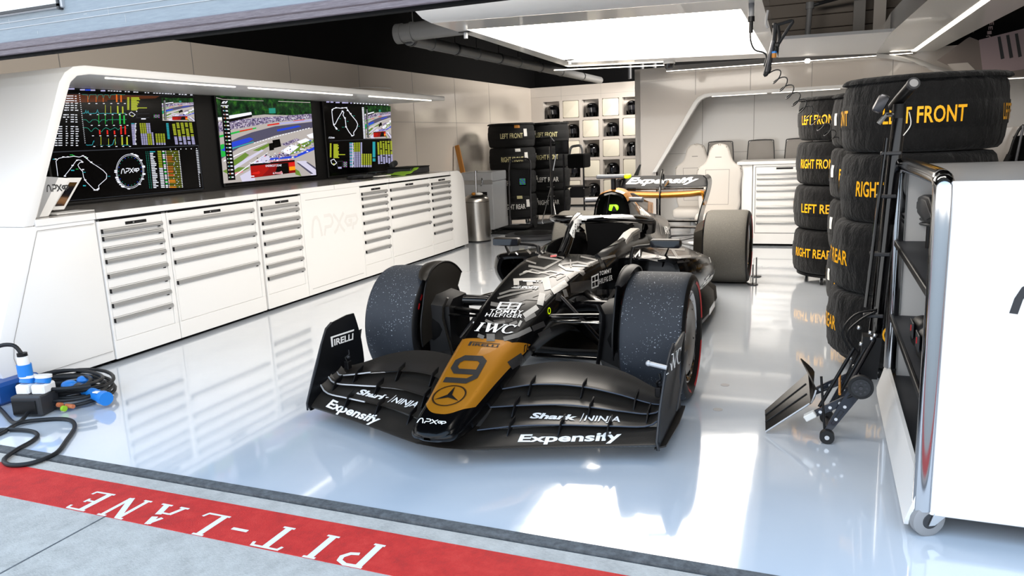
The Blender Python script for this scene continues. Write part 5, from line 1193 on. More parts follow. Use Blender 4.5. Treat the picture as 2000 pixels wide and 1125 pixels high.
for x, y, r, z, lab in ((-2.35, 7.0, .40, .03, 'dark round turntable disc on the floor in front of the tyre stacks'), (-2.45, 8.0, .34, .03, 'dark round disc on the floor under the pole-mounted screen')):
    pass
t = thing('turntable', 'dark round turntable on the floor between steel bin and car', 'turntable', (-2.45, 6.6, 0)); b = B(); M = Matrix.Translation((-2.45, 6.6, 0)); b.lathe([(.40, 0), (.44, .02), (.44, .06), (.40, .075), (.0, .075)], 'dark_grey', M, 48); b.lathe([(.3, .0765), (.3, .08), (.0, .08)], 'dark_steel', M, 40); b.build('disc', t)
b = B(); b.bx((-3.35, 7.0, 0), (-1.9, 8.35, .012), 'black_matt', .003); tag(b.build('floor_mat', loc=(-2.6, 7.7, 0)), 'black rubber mat on the floor in front of the far-left tyre stacks', 'mat')
# small post stand by the rear tyre
for x, y, h, lab in ((UN(1470, 556, 2, 0).x, UN(1470, 556, 2, 0).y, .20, 'slim chrome post with round foot right of the rear tyre'), (UN(1477, 540, 2, 0).x, UN(1477, 540, 2, 0).y, .20, 'second slim chrome post with round foot, farther behind the rear tyre')):
    t = thing('barrier_post', lab, 'post', (x, y, 0), 0, 'posts beside the rear tyre'); b = B(); b.cyl((x, y, .006), (x, y, h), .007, 'steel', 8); b.build('post', t); b = B(); b.cyl((x, y, 0), (x, y, .008), .05, 'dark_steel', 24); b.build('foot', t)

# =================================================================== helmet display
hx = [-3.923 + .4435*k for k in range(8)]; hz = [2.10, 1.670, 1.242, .812, .38]
b = B(); wf = YB; o_ = .185
# front face with square holes, built from bars
xs0 = [XL] + [v for x in hx for v in (x-o_, x+o_)] + [-.86]; zs0 = [0.03] + [v for z in hz[::-1] for v in (z-o_, z+o_)] + [2.6]
for i in range(len(xs0)-1):
    if i % 2 == 0: b.bx((xs0[i], wf, .03), (xs0[i+1], wf+.3, 2.6), 'wall_greige')
for i in range(1, len(xs0)-1, 2):
    for j in range(len(zs0)-1):
        if j % 2 == 0: b.bx((xs0[i], wf, zs0[j]), (xs0[i+1], wf+.3, zs0[j+1]), 'wall_greige')
b.bx((XL, wf+.20, .03), (-.86, wf+.3, 2.6), 'wall_greige'); b.bx((XL, wf+.02, 0), (-.86, wf+.3, .03), 'black_matt'); b.bx((XL, wf-.001, 2.39), (-.86, wf, 2.394), 'seam'); 
for x in (-3.69, -2.8): b.bx((x, wf-.001, 2.3), (x+.004, wf, 2.6), 'seam')
t = thing('helmet_display', 'greige display wall of square niches holding helmets in a chequer pattern', 'display', (-2.6, YB+.15, 0)); b.build('body', t, smooth=0)
hel = None
WORD = ('top', 'second', 'middle', 'fourth', 'bottom')
for r, z in enumerate(hz):
    for c, x in enumerate(hx):
        if (r + c) % 2:
            b = B(); b.prism(rrect(x-.178, z-.178, x+.178, z+.178, .03), Matrix.Translation((0, wf+.03, 0)) @ Matrix.Rotation(PI/2, 4, 'X'), .04, 'niche_cream', .004); b.build('niche_panel', t); continue
        if c > 4 or (c == 0 and r == 4): continue
        lab = 'glossy black helmet in the %s row of niches, %s' % (WORD[r], {0: 'leftmost column', 1: 'second column from the left', 2: 'middle column', 3: 'fourth column from the left', 4: 'rightmost visible column, cut by the partition'}[c])
        if hel is None:
            hel = thing('racing_helmet', lab, 'helmet', (x, wf+.13, z-.185), 0, 'helmets in the niche wall'); px, py, pz = x, wf+.13, z-.185
            b = B(); b.lathe([(0, .30), (.05, .296), (.095, .275), (.125, .235), (.138, .18), (.136, .12), (.128, .06), (.118, .02), (.11, .006), (.0, .006)], 'black_gloss', Matrix.Translation((px, py, pz)) @ Matrix.Diagonal((1, 1.12, 1, 1)), 36)
            b.loft([[(px + xx*k_, py - .155*(1 - .25*abs(xx)/.11), pz + zz) for xx, zz in ((-.1, .01), (-.1, .085), (.1, .085), (.1, .01))] for k_ in (1, .9)] , 'black_gloss'); b.build('shell', hel, smooth=60)
            b = B(); b.grid(lambda u, v: (px + .132*sin(lerp(-1.15, 1.15, u)), py - .162*cos(lerp(-1.15, 1.15, u)), pz + .10 + .095*v), 16, 4, 'glass_dark', .006); b.build('visor', hel, smooth=60)
            b = B(); b.box((px, py-.10, pz+.265), (.06, .03, .012), 'silver_paint', .004); b.build('vent', hel)
        else:
            o = copy_tree(hel); o.location = (x, wf+.13, z-.185); o['label'] = lab

# =================================================================== partition with alcove on the right
PY = 6.8
b = B()
b.bx((-.9, PY, 0), (-.6, PY+.1, 2.37), 'wall_greige'); b.prism([(-.6, 0), (-.6, .98), (.0, 1.93), (.06, 1.975), (.12, 1.99), (XR, 1.99), (XR, 2.37), (-.6, 2.37)][::1], Matrix.Translation((0, PY+.05, 0)) @ Matrix(((1, 0, 0, 0), (0, 0, -1, 0), (0, 1, 0, 0), (0, 0, 0, 1))), .1, 'wall_greige')
b.bx((-.9, PY, 0), (-.82, YB, 2.37), 'wall_greige'); b.bx((-.9, PY+.7, 0), (XR, PY+.75, 2.37), 'white_gloss')
for x in (-.05, .68, 1.45, 2.4, 3.4): b.bx((x, PY-.001, 2.0), (x+.006, PY, 2.37), 'seam'); b.bx((x, PY+.699, 1.0), (x+.006, PY+.70, 1.99), 'seam')
b.bx((-.9, PY+.699, 1.18), (XR, PY+.70, 1.184), 'seam')
b.bx((-.9, PY, 2.37), (XR, PY+.75, 2.40), 'wall_greige')
struct(b.build('wall_partition', smooth=0))
t = thing('alcove_frame', 'white sloping frame with strip lights around the rear alcove', 'frame', (1.5, PY-.03, .95))
fo = [(-.64, .95), (-.06, 1.90), (.0, 1.965), (.08, 2.0), (.16, 2.01), (XR, 2.01)]; fi = [(XR, 1.965), (.17, 1.965), (.1, 1.955), (.04, 1.925), (.0, 1.885), (-.585, .95)]
b = B(); b.prism(fo + fi, Matrix.Translation((0, PY-.02, 0)) @ Matrix(((1, 0, 0, 0), (0, 0, -1, 0), (0, 1, 0, 0), (0, 0, 0, 1))), .12, 'white_satin', .004); b.build('frame', t)
for x0, x1 in ((.18, .9), (.96, 1.8), (1.9, 2.8), (3.0, 3.9)): b = B(); b.bx((x0, PY-.05, 1.957), (x1, PY-.03, 1.966), 'strip_dim'); b.build('strip_light', t)
# drawer cabinet and counter
t = thing('worktop', 'white counter running along the rear alcove above the drawer cabinet', 'worktop', (2.4, 6.4, 0))
b = B(); b.bx((.60, 6.02, 1.05), (3.6, 6.795, 1.09), 'white_satin', .004); b.bx((.66, 6.06, .02), (.79, 6.78, 1.05), 'white_satin', .004); b.bx((1.5, 6.06, .02), (3.6, 6.78, 1.05), 'white_satin', .004); b.bx((.66, 6.1, 0), (3.6, 6.7, .02), 'black_matt'); b.build('top', t)
t = thing('drawer_cabinet', 'white drawer cabinet in the rear alcove between racing seat and tyre stack', 'cabinet', (1.15, 6.3, 0))
x0, x1, y0 = .80, 1.495, 6.04
b = B(); b.bx((x0, y0, .03), (x1, 6.75, 1.048), 'white_satin', .003); b.bx((x0, y0+.05, 0), (x1, 6.7, .03), 'black_matt'); b.flat(stroke([(x0+.03, .17), (x1-.03, .17), (x1-.03, 1.02), (x0+.03, 1.02)], .006, True), (0, y0-.0008, 0), (1, 0, 0), (0, 0, 1), 'dark_grey'); b.build('carcass', t)
b = B(); b.bx((1.08, y0-.006, .985), (1.28, y0, 1.008), 'black', .002); b.build('lock_strip', t)
for k, z in enumerate((.93, .87, .79, .715, .61, .50, .40, .30)):
    z2 = ((.93, .87, .79, .715, .61, .50, .40, .30) + (.2,))[k+1] + (.022 if k < 7 else -.025)
    b = B(); b.bx((x0+.04, y0-.004, z2), (x1-.04, y0, z+.02), 'white_satin', .0015); d = b.build('drawer', t); b = B(); b.bx((x0+.045, y0-.022, z-.012), (x1-.045, y0-.003, z+.016), 'handle_grey', .006, 2); b.build('handle', d)
# racing seats and grey pads
def racing_seat(x, y, lab, first=[None]):
    if first[0]: o = copy_tree(first[0]); o.location = (x, y, 0); o['label'] = lab; return
    t = thing('racing_chair', lab, 'chair', (x, y, 0), 0, 'white racing chairs'); first[0] = t
    out = [(-.22, .40), (-.27, .55), (-.26, .70), (-.275, .86), (-.29, .96), (-.27, 1.03), (-.19, 1.08), (-.15, 1.16), (-.13, 1.24), (-.09, 1.31), (0, 1.335)]
    pl = [(x + p.x, p.y) for p in smoothpath([Vector((a, c, 0)) for a, c in out], 3)]; pl = pl + [(2*x - a, c) for a, c in pl[::-1][1:]]
    b = B(); b.prism(pl, Matrix.Translation((0, y, 0)) @ Matrix.Rotation(PI/2, 4, 'X'), .12, 'chair_white', .03); b.build('backrest', t, smooth=60)
    b = B(); b.box((x, y-.25, .40), (.5, .5, .14), 'chair_white', .05, None, 3); b.build('cushion', t, smooth=60)
    b = B(); b.flat(stroke([(x-.16, .55), (x+.12, .55), (x+.13, 1.0), (x-.17, 1.0)], .006, True) + stroke([(x-.05, 1.16), (x+.03, 1.16)], .012), (0, y-.0605, 0), (1, 0, 0), (0, 0, 1), 'seam'); b.build('stitching', t)
    b = B(); b.cyl((x, y-.22, .02), (x, y-.22, .33), .05, 'silver_paint', 16); b.lathe([(.26, 0), (.25, .02), (.05, .05), (.0, .05)], 'silver_paint', Matrix.Translation((x, y-.22, 0)), 32); b.build('pedestal', t)
racing_seat(.38, 6.05, 'white high-backed racing chair behind the rear wing of the car')
racing_seat(-.02, 6.72, 'white racing chair half hidden behind the front racing chair')
pad0 = None
for x, lab in ((.29, 'grey padded chair back at the counter, left of the racing seat head'), (.83, 'grey padded chair back at the counter above the drawer cabinet edge'), (1.32, 'grey padded chair back at the counter beside the rear tyre stack'), (3.35, 'grey padded chair back at the counter near the right edge')):
    if pad0: o = copy_tree(pad0); o.location = (x, 6.9, 0); o['label'] = lab; continue
    t = pad0 = thing('counter_chair', lab, 'chair', (x, 6.9, 0), 0, 'grey chairs at the rear counter')
    b = B(); b.prism([(x-.18, 1.06), (x+.18, 1.06), (x+.165, 1.30), (x+.13, 1.345), (x-.13, 1.345), (x-.165, 1.30)], Matrix.Translation((0, 6.9, 0)) @ Matrix.Rotation(PI/2, 4, 'X'), .05, 'grey_pad', .015); b.build('backrest', t)
    b = B(); b.tube(smoothpath([(x-.18, 6.88, 1.06), (x-.165, 6.88, 1.30), (x-.13, 6.88, 1.345), (x+.13, 6.88, 1.345), (x+.165, 6.88, 1.30), (x+.18, 6.88, 1.06)], 3), .007, 'dark_grey', 6); b.build('piping', t)
    b = B(); b.box((x, 7.1, .72), (.4, .4, .07), 'grey_pad', .02); b.build('seat', t); b = B(); b.cyl((x, 7.1, .03), (x, 7.1, .7), .03, 'alu', 12); b.cyl((x, 7.1, 0), (x, 7.1, .03), .22, 'alu', 28); b.build('pedestal', t)
# dark coats / straps hanging at the right edge
t = thing('harness_bag', 'black bag with looping straps hanging by the right edge above the white trolley', 'bag', (2.62, 2.2, 1.0))
b = B(); b.grid(lambda u, v: (lerp(2.955 - .05*v*(1-v) + .02*sin(v*9), 3.3, u), 2.52 + .03*sin(u*9), lerp(.95, 1.36, v)), 10, 12, 'black_matt', .07); b.build('body', t)
b = B(); b.tube(smoothpath([UN(px, py, 1, 2.5) for px, py in ((1966, 314), (1972, 300), (1980, 275), (1990, 254), (2000, 244))], 5), .010, 'black', 8); b.cyl(UN(1964, 318, 1, 2.5), UN(1972, 302, 1, 2.5), .02, 'black', 10); b.tube([UN(1983, 320, 1, 2.49), UN(1999, 245, 1, 2.49)], .009, 'cam_grey', 8); b.build('strap', t)
b = B(); b.bx((2.5, 2.6, 0.0), (3.6, 2.68, 1.425), 'wall_greige', .004); tag(b.build('divider_screen', loc=(2.9, 2.64, 0)), 'greige divider screen behind the nearest tyre stack at the right edge', 'divider')

# =================================================================== white service trolley, right foreground
T = thing('service_trolley', 'large white service trolley with chrome tube frame at the right edge', 'trolley', (2.9, -.5, 0))
XT, YN, YFt = 1.98, -1.27, .22
b = B(); b.bx((XT+.02, YN, .085), (4.3, YN+.025, 1.285), 'white_gloss', .004); b.build('front_panel', T)
b = B(); b.bx((XT+.03, YN+.03, 1.262), (4.3, YFt, 1.278), 'silver_paint', .003); b.build('top', T)
b = B(); b.bx((XT+.03, YFt-.03, .1), (4.3, YFt, 1.26), 'white_gloss', .004); b.bx((2.75, YN+.03, .15), (2.77, YFt, 1.26), 'white_gloss'); b.build('back_panel', T)
b = B()
lp = smoothpath([(XT, YN+.02, .10), (XT, YN+.02, .4), (XT, YN+.02, .9), (XT, YN+.02, 1.24), (XT, YN+.05, 1.278), (XT, YN+.12, 1.29), (XT, -.6, 1.29), (XT, YFt-.12, 1.28), (XT, YFt-.05, 1.265), (XT, YFt-.02, 1.2), (XT, YFt-.02, .8), (XT, YFt-.02, .2)], 5)
b.tube(lp, .033, 'chrome', 16); b.build('tube_frame', T, smooth=60)
mat('shelf_dark', '#23262c', .5)
for z in (.885, .49):
    b = B(); b.bx((XT-.005, YN+.03, z-.02), (2.75, YFt-.03, z), 'shelf_dark', .003); b.bx((XT-.018, YN+.03, z-.024), (XT-.004, YFt-.02, z+.008), 'black', .003); b.build('shelf', T)
b = B(); b.bx((XT-.02, YN+.03, .14), (2.75, YFt, .16), 'shelf_dark', .003); b.build('bottom_shelf', T)
b = B(); b.loft([[(XT-.055, y, z0), (XT-.015, y, z1), (XT, y, z1), (XT-.04, y, z0)] for y, z0, z1 in ((YFt+.06, .055, .20), (YFt+.02, .03, .20), (YN+.02, .03, .195), (YN-.0, .06, .19))], 'white_satin'); b.build('skirt', T)
for x, y in ((XT+.02, YN+.02), (XT+.02, YFt-.1), (4.1, YN+.02), (4.1, YFt-.1)):
    Mc = Matrix.Translation((x, y, .062)) @ Matrix.Rotation(.5, 4, 'Z') @ Matrix.Rotation(PI/2, 4, 'X')
    b = B(); b.lathe([(.0, -.018), (.052, -.018), (.062, -.012), (.062, .012), (.052, .018), (.0, .018)], 'mid_grey', Mc, 32); b.lathe([(.03, .0185), (.028, .021), (.0, .021)], 'dark_grey', Mc, 20)
    for s in (-1, 1): b.prism([(-.012, -.014), (.012, -.014), (.085, .042), (.01, .042)], Mc @ Matrix.Translation((0, 0, s*.025)), .004, 'alu')
    b.build('caster', T)
b = B(); b.flat([[(2.205 + a*.62, .845 + c*.10) for a, c in p] for p in apx(.18)], (0, YN-.0008, 0), (1, 0, 0), (0, 0, 1), 'dark_grey'); b.build('logo', T, smooth=0)
b = B(); 
# things on the trolley shelves
t = thing('headset', 'black headset with white side plate hanging inside the top bay of the white trolley', 'headset', (2.1, -.2, .9))
def slabT(L, x, th, m, bev=.004):
    q = [UN(px, py, 0, x) for px, py in L]; b = B(); b.prism([(p.y, p.z) for p in q], yz(x + th/2), th, m, bev); return b
b = slabT([(1775, 397), (1782, 389), (1800, 380), (1812, 384), (1826, 424), (1822, 431), (1809, 437), (1803, 434)], 2.06, .05, 'black', .012); o_ = slabT([(1782, 399), (1800, 388), (1807, 392), (1818, 424), (1809, 430)], 2.056, .01, 'dark_grey', .003); b.add(o_.v, o_.f, 'dark_grey'); b.build('ear_cup', t, smooth=50)
slabT([(1820, 390), (1832, 383), (1846, 384), (1846, 420), (1838, 418)], 2.10, .05, 'black', .012).build('ear_cup', t, smooth=50)
slabT([(1809, 393), (1818, 388), (1840, 424), (1836, 433)], 2.085, .015, 'white_satin', .004).build('side_plate', t)
b = B(); b.tube(smoothpath([UN(px, py, 0, 2.09) for px, py in ((1776, 436), (1780, 428), (1800, 427), (1820, 433), (1845, 437))], 5), .016, 'black', 8, flat=(1.2, .6)); b.tube(smoothpath([UN(px, py, 0, 2.09) for px, py in ((1795, 447), (1797, 437), (1815, 439), (1845, 440))], 5), .016, 'dark_grey', 8, flat=(1.2, .6)); q_ = UN(1815, 440, 0, 2.09); b.cyl(q_, (q_.x, q_.y, .885), .012, 'black', 8); b.build('headband', t)
for k, (y, z) in enumerate(((-.48, .49), (-.70, .49))):
    t = thing('radio_case', ('small black zip case with red mark on the middle trolley shelf, farther back', 'small black zip case with red mark on the middle trolley shelf, nearer the front')[k], 'case', (2.10, y, z), 0, 'zip cases on the trolley shelf')
    b = B(); b.box((2.10, y, z+.075), (.20, .17, .15), 'black', .045, Matrix.Rotation(.15, 4, 'Z'), 4); b.build('body', t, smooth=60); b = B(); b.bx((1.994, y-.05, z+.06), (2.0, y+.06, z+.13), 'dark_grey', .002); b.bx((1.991, y-.0, z+.085), (1.995, y+.01, z+.11), 'red_mark'); b.build('emblem', t)
t = thing('cable_loop', 'coiled black hose behind the zip cases on the middle trolley shelf', 'hose', (2.25, -.35, .49)); b = B(); b.tube([(2.25 + .09*cos(a), -.35, .60 + .09*sin(a)) for a in [2*PI*k/20 for k in range(20)]], .02, 'black', 10, closed=True); b.build('coil', t)
t = thing('kit_bag', 'dark soft bag slumped on the bottom shelf of the white trolley', 'bag', (2.3, -.15, .16)); b = B(); b.sphere((2.33, -.18, .29), .2, 'shelf_dark', 20, (1.2, 1.5, .66)); b.build('body', t)
t = thing('tool_box', 'narrow black box with metal edge on the bottom shelf of the white trolley', 'box', (2.12, -.85, .16)); b = B(); b.bx((2.08, -1.0, .162), (2.25, -.72, .36), 'black', .008); b.build('body', t); b = B(); b.bx((2.03, -1.0, .162), (2.04, -.70, .30), 'dark_steel', .003); b.build('edge', t)
b = B(); b.box((2.12, -1.0, .93), (.04, .12, .08), 'black', .01); tag(b.build('clip_block', loc=(2.12, -1.0, .885)), 'small black block near the chrome tube on the upper trolley shelf', 'block')

# =================================================================== quick-lift jack
J = thing('front_jack', 'black quick-lift jack with carbon scoop and tall handle between car and white trolley', 'jack', (1.75, -.25, 0))
def at(px, py, y): return UN(px, py, 1, y)
b = B()      # scoop: curved carbon tray
A_, B_, C_, D_ = at(1497, 806, -.36), at(1494, 846, -.42), at(1548, 812, -.42), at(1592, 772, -.36)
def scoop(u, v):
    # u along the tray (front to the raised back), v across
    p0 = Vector((1.388, -.43, .01)).lerp(Vector((1.375, -.30, .075)), v); p1 = at(1583, 787, -.42).lerp(at(1578, 727, -.16), v)
    p = p0.lerp(p1, min(u/.75, 1.))
    if u > .75:
        t = (u-.75)/.25; r0 = p1; r1 = at(1586, 789, -.38).lerp(at(1606, 736, -.12), v); r2 = at(1594, 762, -.36).lerp(at(1563, 701, -.10), v); p = r0*(1-t)**2 + (r1*2 - r0*.5 - r2*.5)*2*t*(1-t)*.5*1.0 + r1*0 + r2*t*t + (r0*.5 + r2*.5)*2*t*(1-t)*.5
    p.z += .012*sin(PI*v)*(1-u)
    return p
b.grid(scoop, 20, 8, 'carbon', .006)
for v in (.33, .66): b.tube([scoop(u/10, v) + Vector((0, 0, .003)) for u in range(8)], .003, 'black', 6)
b.tube([scoop(k/14, 0) for k in range(15)], .0045, 'silver_paint', 6); b.build('scoop', J, smooth=50)
b = B(); b.box(at(1582, 812, -.44), (.055, .04, .03), 'paper', .004, Matrix.Rotation(-.6, 4, 'Y')); b.build('paper_tag', J)
def plate(p, q, w0, w1, th, m, name):
    p = Vector(p); q = Vector(q); d = (q-p); n = Vector((0, 1, 0)); sd = d.cross(n).normalized(); bb = B()
    ring = lambda off: [p + sd*w0 + n*off, p.lerp(q, .5) + sd*(w0+w1)*.55 + n*off, q + sd*w1 + n*off, q + d.normalized()*w1*.8 + n*off, q - sd*w1 + n*off, p.lerp(q, .5) - sd*(w0+w1)*.5 + n*off, p - sd*w0 + n*off, p - d.normalized()*w0*.8 + n*off]
    bb.loft([ring(-th/2), ring(th/2)], m); 
    for t in (.25, .5, .75):
        c = p.lerp(q, t); bb.cyl(c - n*(th/2+.003), c - n*th/2, .008, 'alu', 10)
    i0, i1 = p.lerp(q, .15), p.lerp(q, .42)
    bb.tube([i0 + sd*w0*.5 - n*th*.55, i1 + sd*w0*.6 - n*th*.55, i1 - sd*w0*.6 - n*th*.55, i0 - sd*w0*.5 - n*th*.55], .002, 'dark_grey', 4, closed=True)
    return bb.build(name, J, smooth=40)
mat('jack_blue', '#1b222e', .4, metal=.4, coat=.3)
wl = Vector((1.668, -.46, .033))
plate(wl + Vector((0, .01, .02)), at(1685, 745, -.40), .014, .034, .012, 'jack_blue', 'leg_plate'); plate(wl + Vector((0, .26, .02)), at(1685, 745, -.40) + Vector((0, .27, 0)), .014, .034, .012, 'jack_blue', 'leg_plate')
plate(at(1583, 812, -.42), at(1660, 778, -.41), .014, .02, .012, 'jack_blue', 'lift_arm'); plate(at(1583, 768, -.16), at(1660, 735, -.14), .016, .022, .012, 'jack_blue', 'lift_arm')
b = B(); b.cyl(wl + Vector((0, -.025, 0)), wl + Vector((0, .01, 0)), .033, 'rubber', 24); b.cyl(wl + Vector((0, -.028, 0)), wl + Vector((0, -.024, 0)), .011, 'alu', 12); b.build('roller', J)
b = B(); w2 = wl + Vector((0, .26, 0)); b.cyl(w2 + Vector((0, -.01, 0)), w2 + Vector((0, .02, 0)), .033, 'rubber', 24); b.build('roller', J)
hub = at(1681, 756, -.43)
b = B(); b.cyl(hub + Vector((0, -.012, 0)), hub + Vector((0, .016, 0)), .056, 'rubber', 32); b.cyl(hub + Vector((0, -.016, 0)), hub + Vector((0, -.011, 0)), .042, 'black_gloss', 28)
for k in range(8): a = 2*PI*k/8; b.cyl(hub + Vector((.026*cos(a), -.018, .026*sin(a))), hub + Vector((.026*cos(a), -.015, .026*sin(a))), .006, 'dark_steel', 8)
b.cyl(hub + Vector((0, -.02, 0)), hub + Vector((0, -.015, 0)), .009, 'dark_steel', 10); b.build('wheel', J)
b = B(); h2 = hub + Vector((.01, .27, -.03)); b.cyl(h2, h2 + Vector((0, .028, 0)), .056, 'rubber', 32); b.build('wheel', J)
b = B()
for p, q, r, m in ((at(1612, 862, -.44), at(1604, 735, -.40), .006, 'black'), (at(1600, 795, -.36), at(1668, 680, -.25), .009, 'black'), (at(1628, 790, -.3), at(1702, 660, -.2), .011, 'black'), (at(1655, 758, -.40), at(1712, 655, -.2), .010, 'dark_steel'), (at(1650, 745, -.15), at(1690, 660, -.15), .010, 'black'), (at(1640, 770, -.42), at(1640, 725, -.15), .006, 'amber'), (at(1590, 808, -.40), at(1668, 770, -.42), .008, 'black')):
    b.cyl(p, q, r, m, 10)
b.cyl(hub, hub + Vector((0, .29, 0)), .012, 'dark_steel', 12); b.cyl(wl + Vector((0, 0, .0)), wl + Vector((0, .26, 0)), .008, 'dark_steel', 10); b.build('linkage', J)
b = B(); p = at(1700, 655, -.18); q = at(1690, 735, -.2); b.loft([[c + Vector((dx, dy, 0)) for dx, dy in ((-.035, -.04), (.05, -.04), (.05, .05), (-.035, .05))] for c in (p, q)], 'black'); b.tube(smoothpath([at(1712, 605, -.12), at(1670, 615, -.15), at(1645, 650, -.2), at(1665, 690, -.22)], 5), .005, 'black', 6); b.tube(smoothpath([at(1712, 608, -.12), at(1680, 625, -.15), at(1655, 655, -.2), at(1685, 700, -.22)], 5), .005, 'black', 6)
for px, py in ((1700, 650), (1703, 662), (1682, 672), (1668, 716), (1673, 725), (1678, 640), (1709, 655), (1662, 700)): b.sphere(at(px, py, -.225), .011, 'alu', 8)
b.build('release_mechanism', J)
b = B(); pb = at(1708, 665, -.1); pt = at(1756, 232, .02)
b.tube([pb, pt], .031, 'black_gloss', 16); b.build('handle_pole', J, smooth=60)
b = B(); b.tube([at(1690, 600, -.13), at(1732, 270, -.02)], .010, 'black_gloss', 10); b.build('brake_rod', J)
for t in (.12, .4, .66, .85): c = pb.lerp(pt, t); b = B(); b.box(c + Vector((-.02, -.01, 0)), (.09, .06, .018), 'dark_grey', .004); b.build('clamp', J)
b = B(); b.cyl(pt - Vector((0, 0, .005)), pt + Vector((0, 0, .07)), .03, 'black', 16); b.tube([pt + Vector((-.02, .08, .06)), pt + Vector((.0, .0, .095)), pt + Vector((.035, -.14, .15))], [.026, .026, .026], 'black', 16); e = pt + Vector((.035, -.14, .15)); dd = (e - (pt + Vector((0, 0, .095)))).normalized()
b.cyl(e, e + dd*.02, .028, 'dark_grey', 20); b.cyl(e + dd*.02, e + dd*.021, .019, 'mid_grey', 18); b.build('grip', J, smooth=60)
b = B(); b.box(pt + Vector((-.085, -.03, .075)), (.05, .07, .09), 'dark_steel', .015, Matrix.Rotation(.45, 4, 'Y'), 2); b.tube([pt + Vector((-.02, 0, .02)), pt + Vector((-.06, -.02, .02)), pt + Vector((-.09, -.02, -.02))], .012, 'steel', 8); b.tube(smoothpath([pt + Vector((.04, -.02, .03)), pt + Vector((.05, -.02, -.03)), pt + Vector((.02, -.03, -.08))], 4), .0022, 'paper', 6); b.build('lever', J)

# =================================================================== small things
# tablet on its stand at the left end of the worktop
t = thing('tablet_stand', 'white tablet stand with angled dark screen at the left end of the worktop', 'tablet', (-3.35, -.5, 1.102))
def slabx(L, x, th, m, bev=.004):
    q = [UN(px, py, 0, x) for px, py in L]; b = B(); b.prism([(p.y, max(p.z, 1.1025)) for p in q], yz(x - th/2), th, m, bev); return b, q
b, q = slabx([(90, 345), (137, 348), (96, 427), (70, 427)], -3.28, .12, 'white_satin'); u = (q[1]-q[0]); v = (q[0]-q[3])
b.add([q[0].lerp(q[1], f) + Vector((.001, 0, 0)) for f in (.03, .5)] + [q[3].lerp(q[2], f) + Vector((.001, 0, 0)) for f in (.2, .05)], [(0, 1, 2, 3)], 'silver_paint'); b.build('body', t, smooth=0)
b = B(); b.flat([[(a*.16, c*.045) for a, c in p] for p in apx(.2)], q[3].lerp(q[0], .62) + Vector((.0015, .035, 0)), (0, 1, 0), (0, 0, 1), 'dark_grey', .0005); b.build('logo', t, smooth=0)
b, q = slabx([(134, 347), (161, 347), (126, 409), (98, 411)], -3.44, .02, 'white_satin'); b.build('tablet', t, smooth=0)
q = [UN(px, py, 0, -3.4385) for px, py in ((136, 356), (151, 356), (125, 402), (107, 403))]; b = B(); b.add(q, [(3, 2, 1, 0)], 'glass_dark'); b.build('screen', t, smooth=0)
b = B(); b.bx((-3.5, -.5, 1.1025), (-3.3, -.2, 1.112), 'white_satin', .004); b.build('foot', t)
# on the worktop
t = thing('keyboard_kit', 'tangle of black headphones and pads on the worktop under the right monitor', 'headphones', (-3.7, 3.9, 1.102))
b = B(); b.tube(smoothpath([(-3.6, 3.55, 1.115), (-3.5, 3.8, 1.12), (-3.55, 4.1, 1.13), (-3.7, 4.25, 1.12), (-3.8, 4.0, 1.115), (-3.75, 3.7, 1.115)], 5, True), .018, 'black', 8, closed=True); b.build('headband', t)
b = B(); b.box((-3.55, 3.7, 1.13), (.2, .22, .035), 'dark_grey', .015); b.build('pad', t); b = B(); b.box((-3.66, 4.2, 1.135), (.16, .26, .05), 'dark_steel', .02); b.build('pad', t); b = B(); b.box((-3.45, 3.95, 1.118), (.12, .3, .012), 'paper', .003); b.build('paper_sheet', t)
b = B(); b.grid(lambda u, v: (lerp(-3.35, -3.65, v), lerp(4.35, 4.75, u) , 1.105 + .075*u*u*(1-.6*v) + .012*sin(7*u+3*v)**2), 12, 8, 'lime_cloth', .005); tag(b.build('cloth', loc=(-3.5, 4.5, 1.103)), 'lime green cloth lying folded on the worktop before the black case', 'cloth')
t = thing('tool_case', 'dark blue-grey hard case on the far end of the worktop', 'case', (-3.55, 5.0, 1.102)); b = B(); b.bx((-3.78, 4.66, 1.103), (-3.42, 5.18, 1.18), 'dark_grey', .008); b.build('body', t); b = B(); b.bx((-3.785, 4.655, 1.18), (-3.415, 5.185, 1.195), 'black', .004); b.build('lid', t)
b = B(); b.box((-3.75, 4.78, 1.235), (.08, .14, .07), 'dark_grey', .02, Matrix.Rotation(.3, 4, 'X')); tag(b.build('glove', loc=(-3.75, 4.78, 1.197)), 'small dark brown pouch on top of the hard case on the worktop', 'pouch')
# socket box, plugs and cables, bottom left
t = thing('socket_box', 'dark grey socket block with blue and white outlets at the lower left', 'socket box', (-2.68, -1.26, 0))
b = B(); Rz = Matrix.Rotation(.28, 4, 'Z'); b.box((-2.70, -1.27, .065), (.19, .16, .12), 'dark_grey', .008, Rz); b.box((-2.685, -1.353, .06), (.15, .006, .085), 'black', .002, Rz); b.build('base', t)
for dx, m in ((-.055, 'blue_plastic'), (.045, 'blue_plastic')):
    o_ = Rz @ Vector((dx, .0, 0)); p = Vector((-2.70, -1.25, .125)) + o_
    b = B(); b.box(p + Vector((0, 0, .025)), (.085, .11, .06), 'white_satin', .01, Rz); b.build('outlet', t); b = B(); b.cyl(p + Vector((0, 0, .055)), p + Vector((0, .01, .085)), .042, m, 20); b.cyl(p + Vector((0, .01, .085)), p + Vector((0, .012, .10)), .046, 'white_satin', 20); b.build('outlet_ring', t)
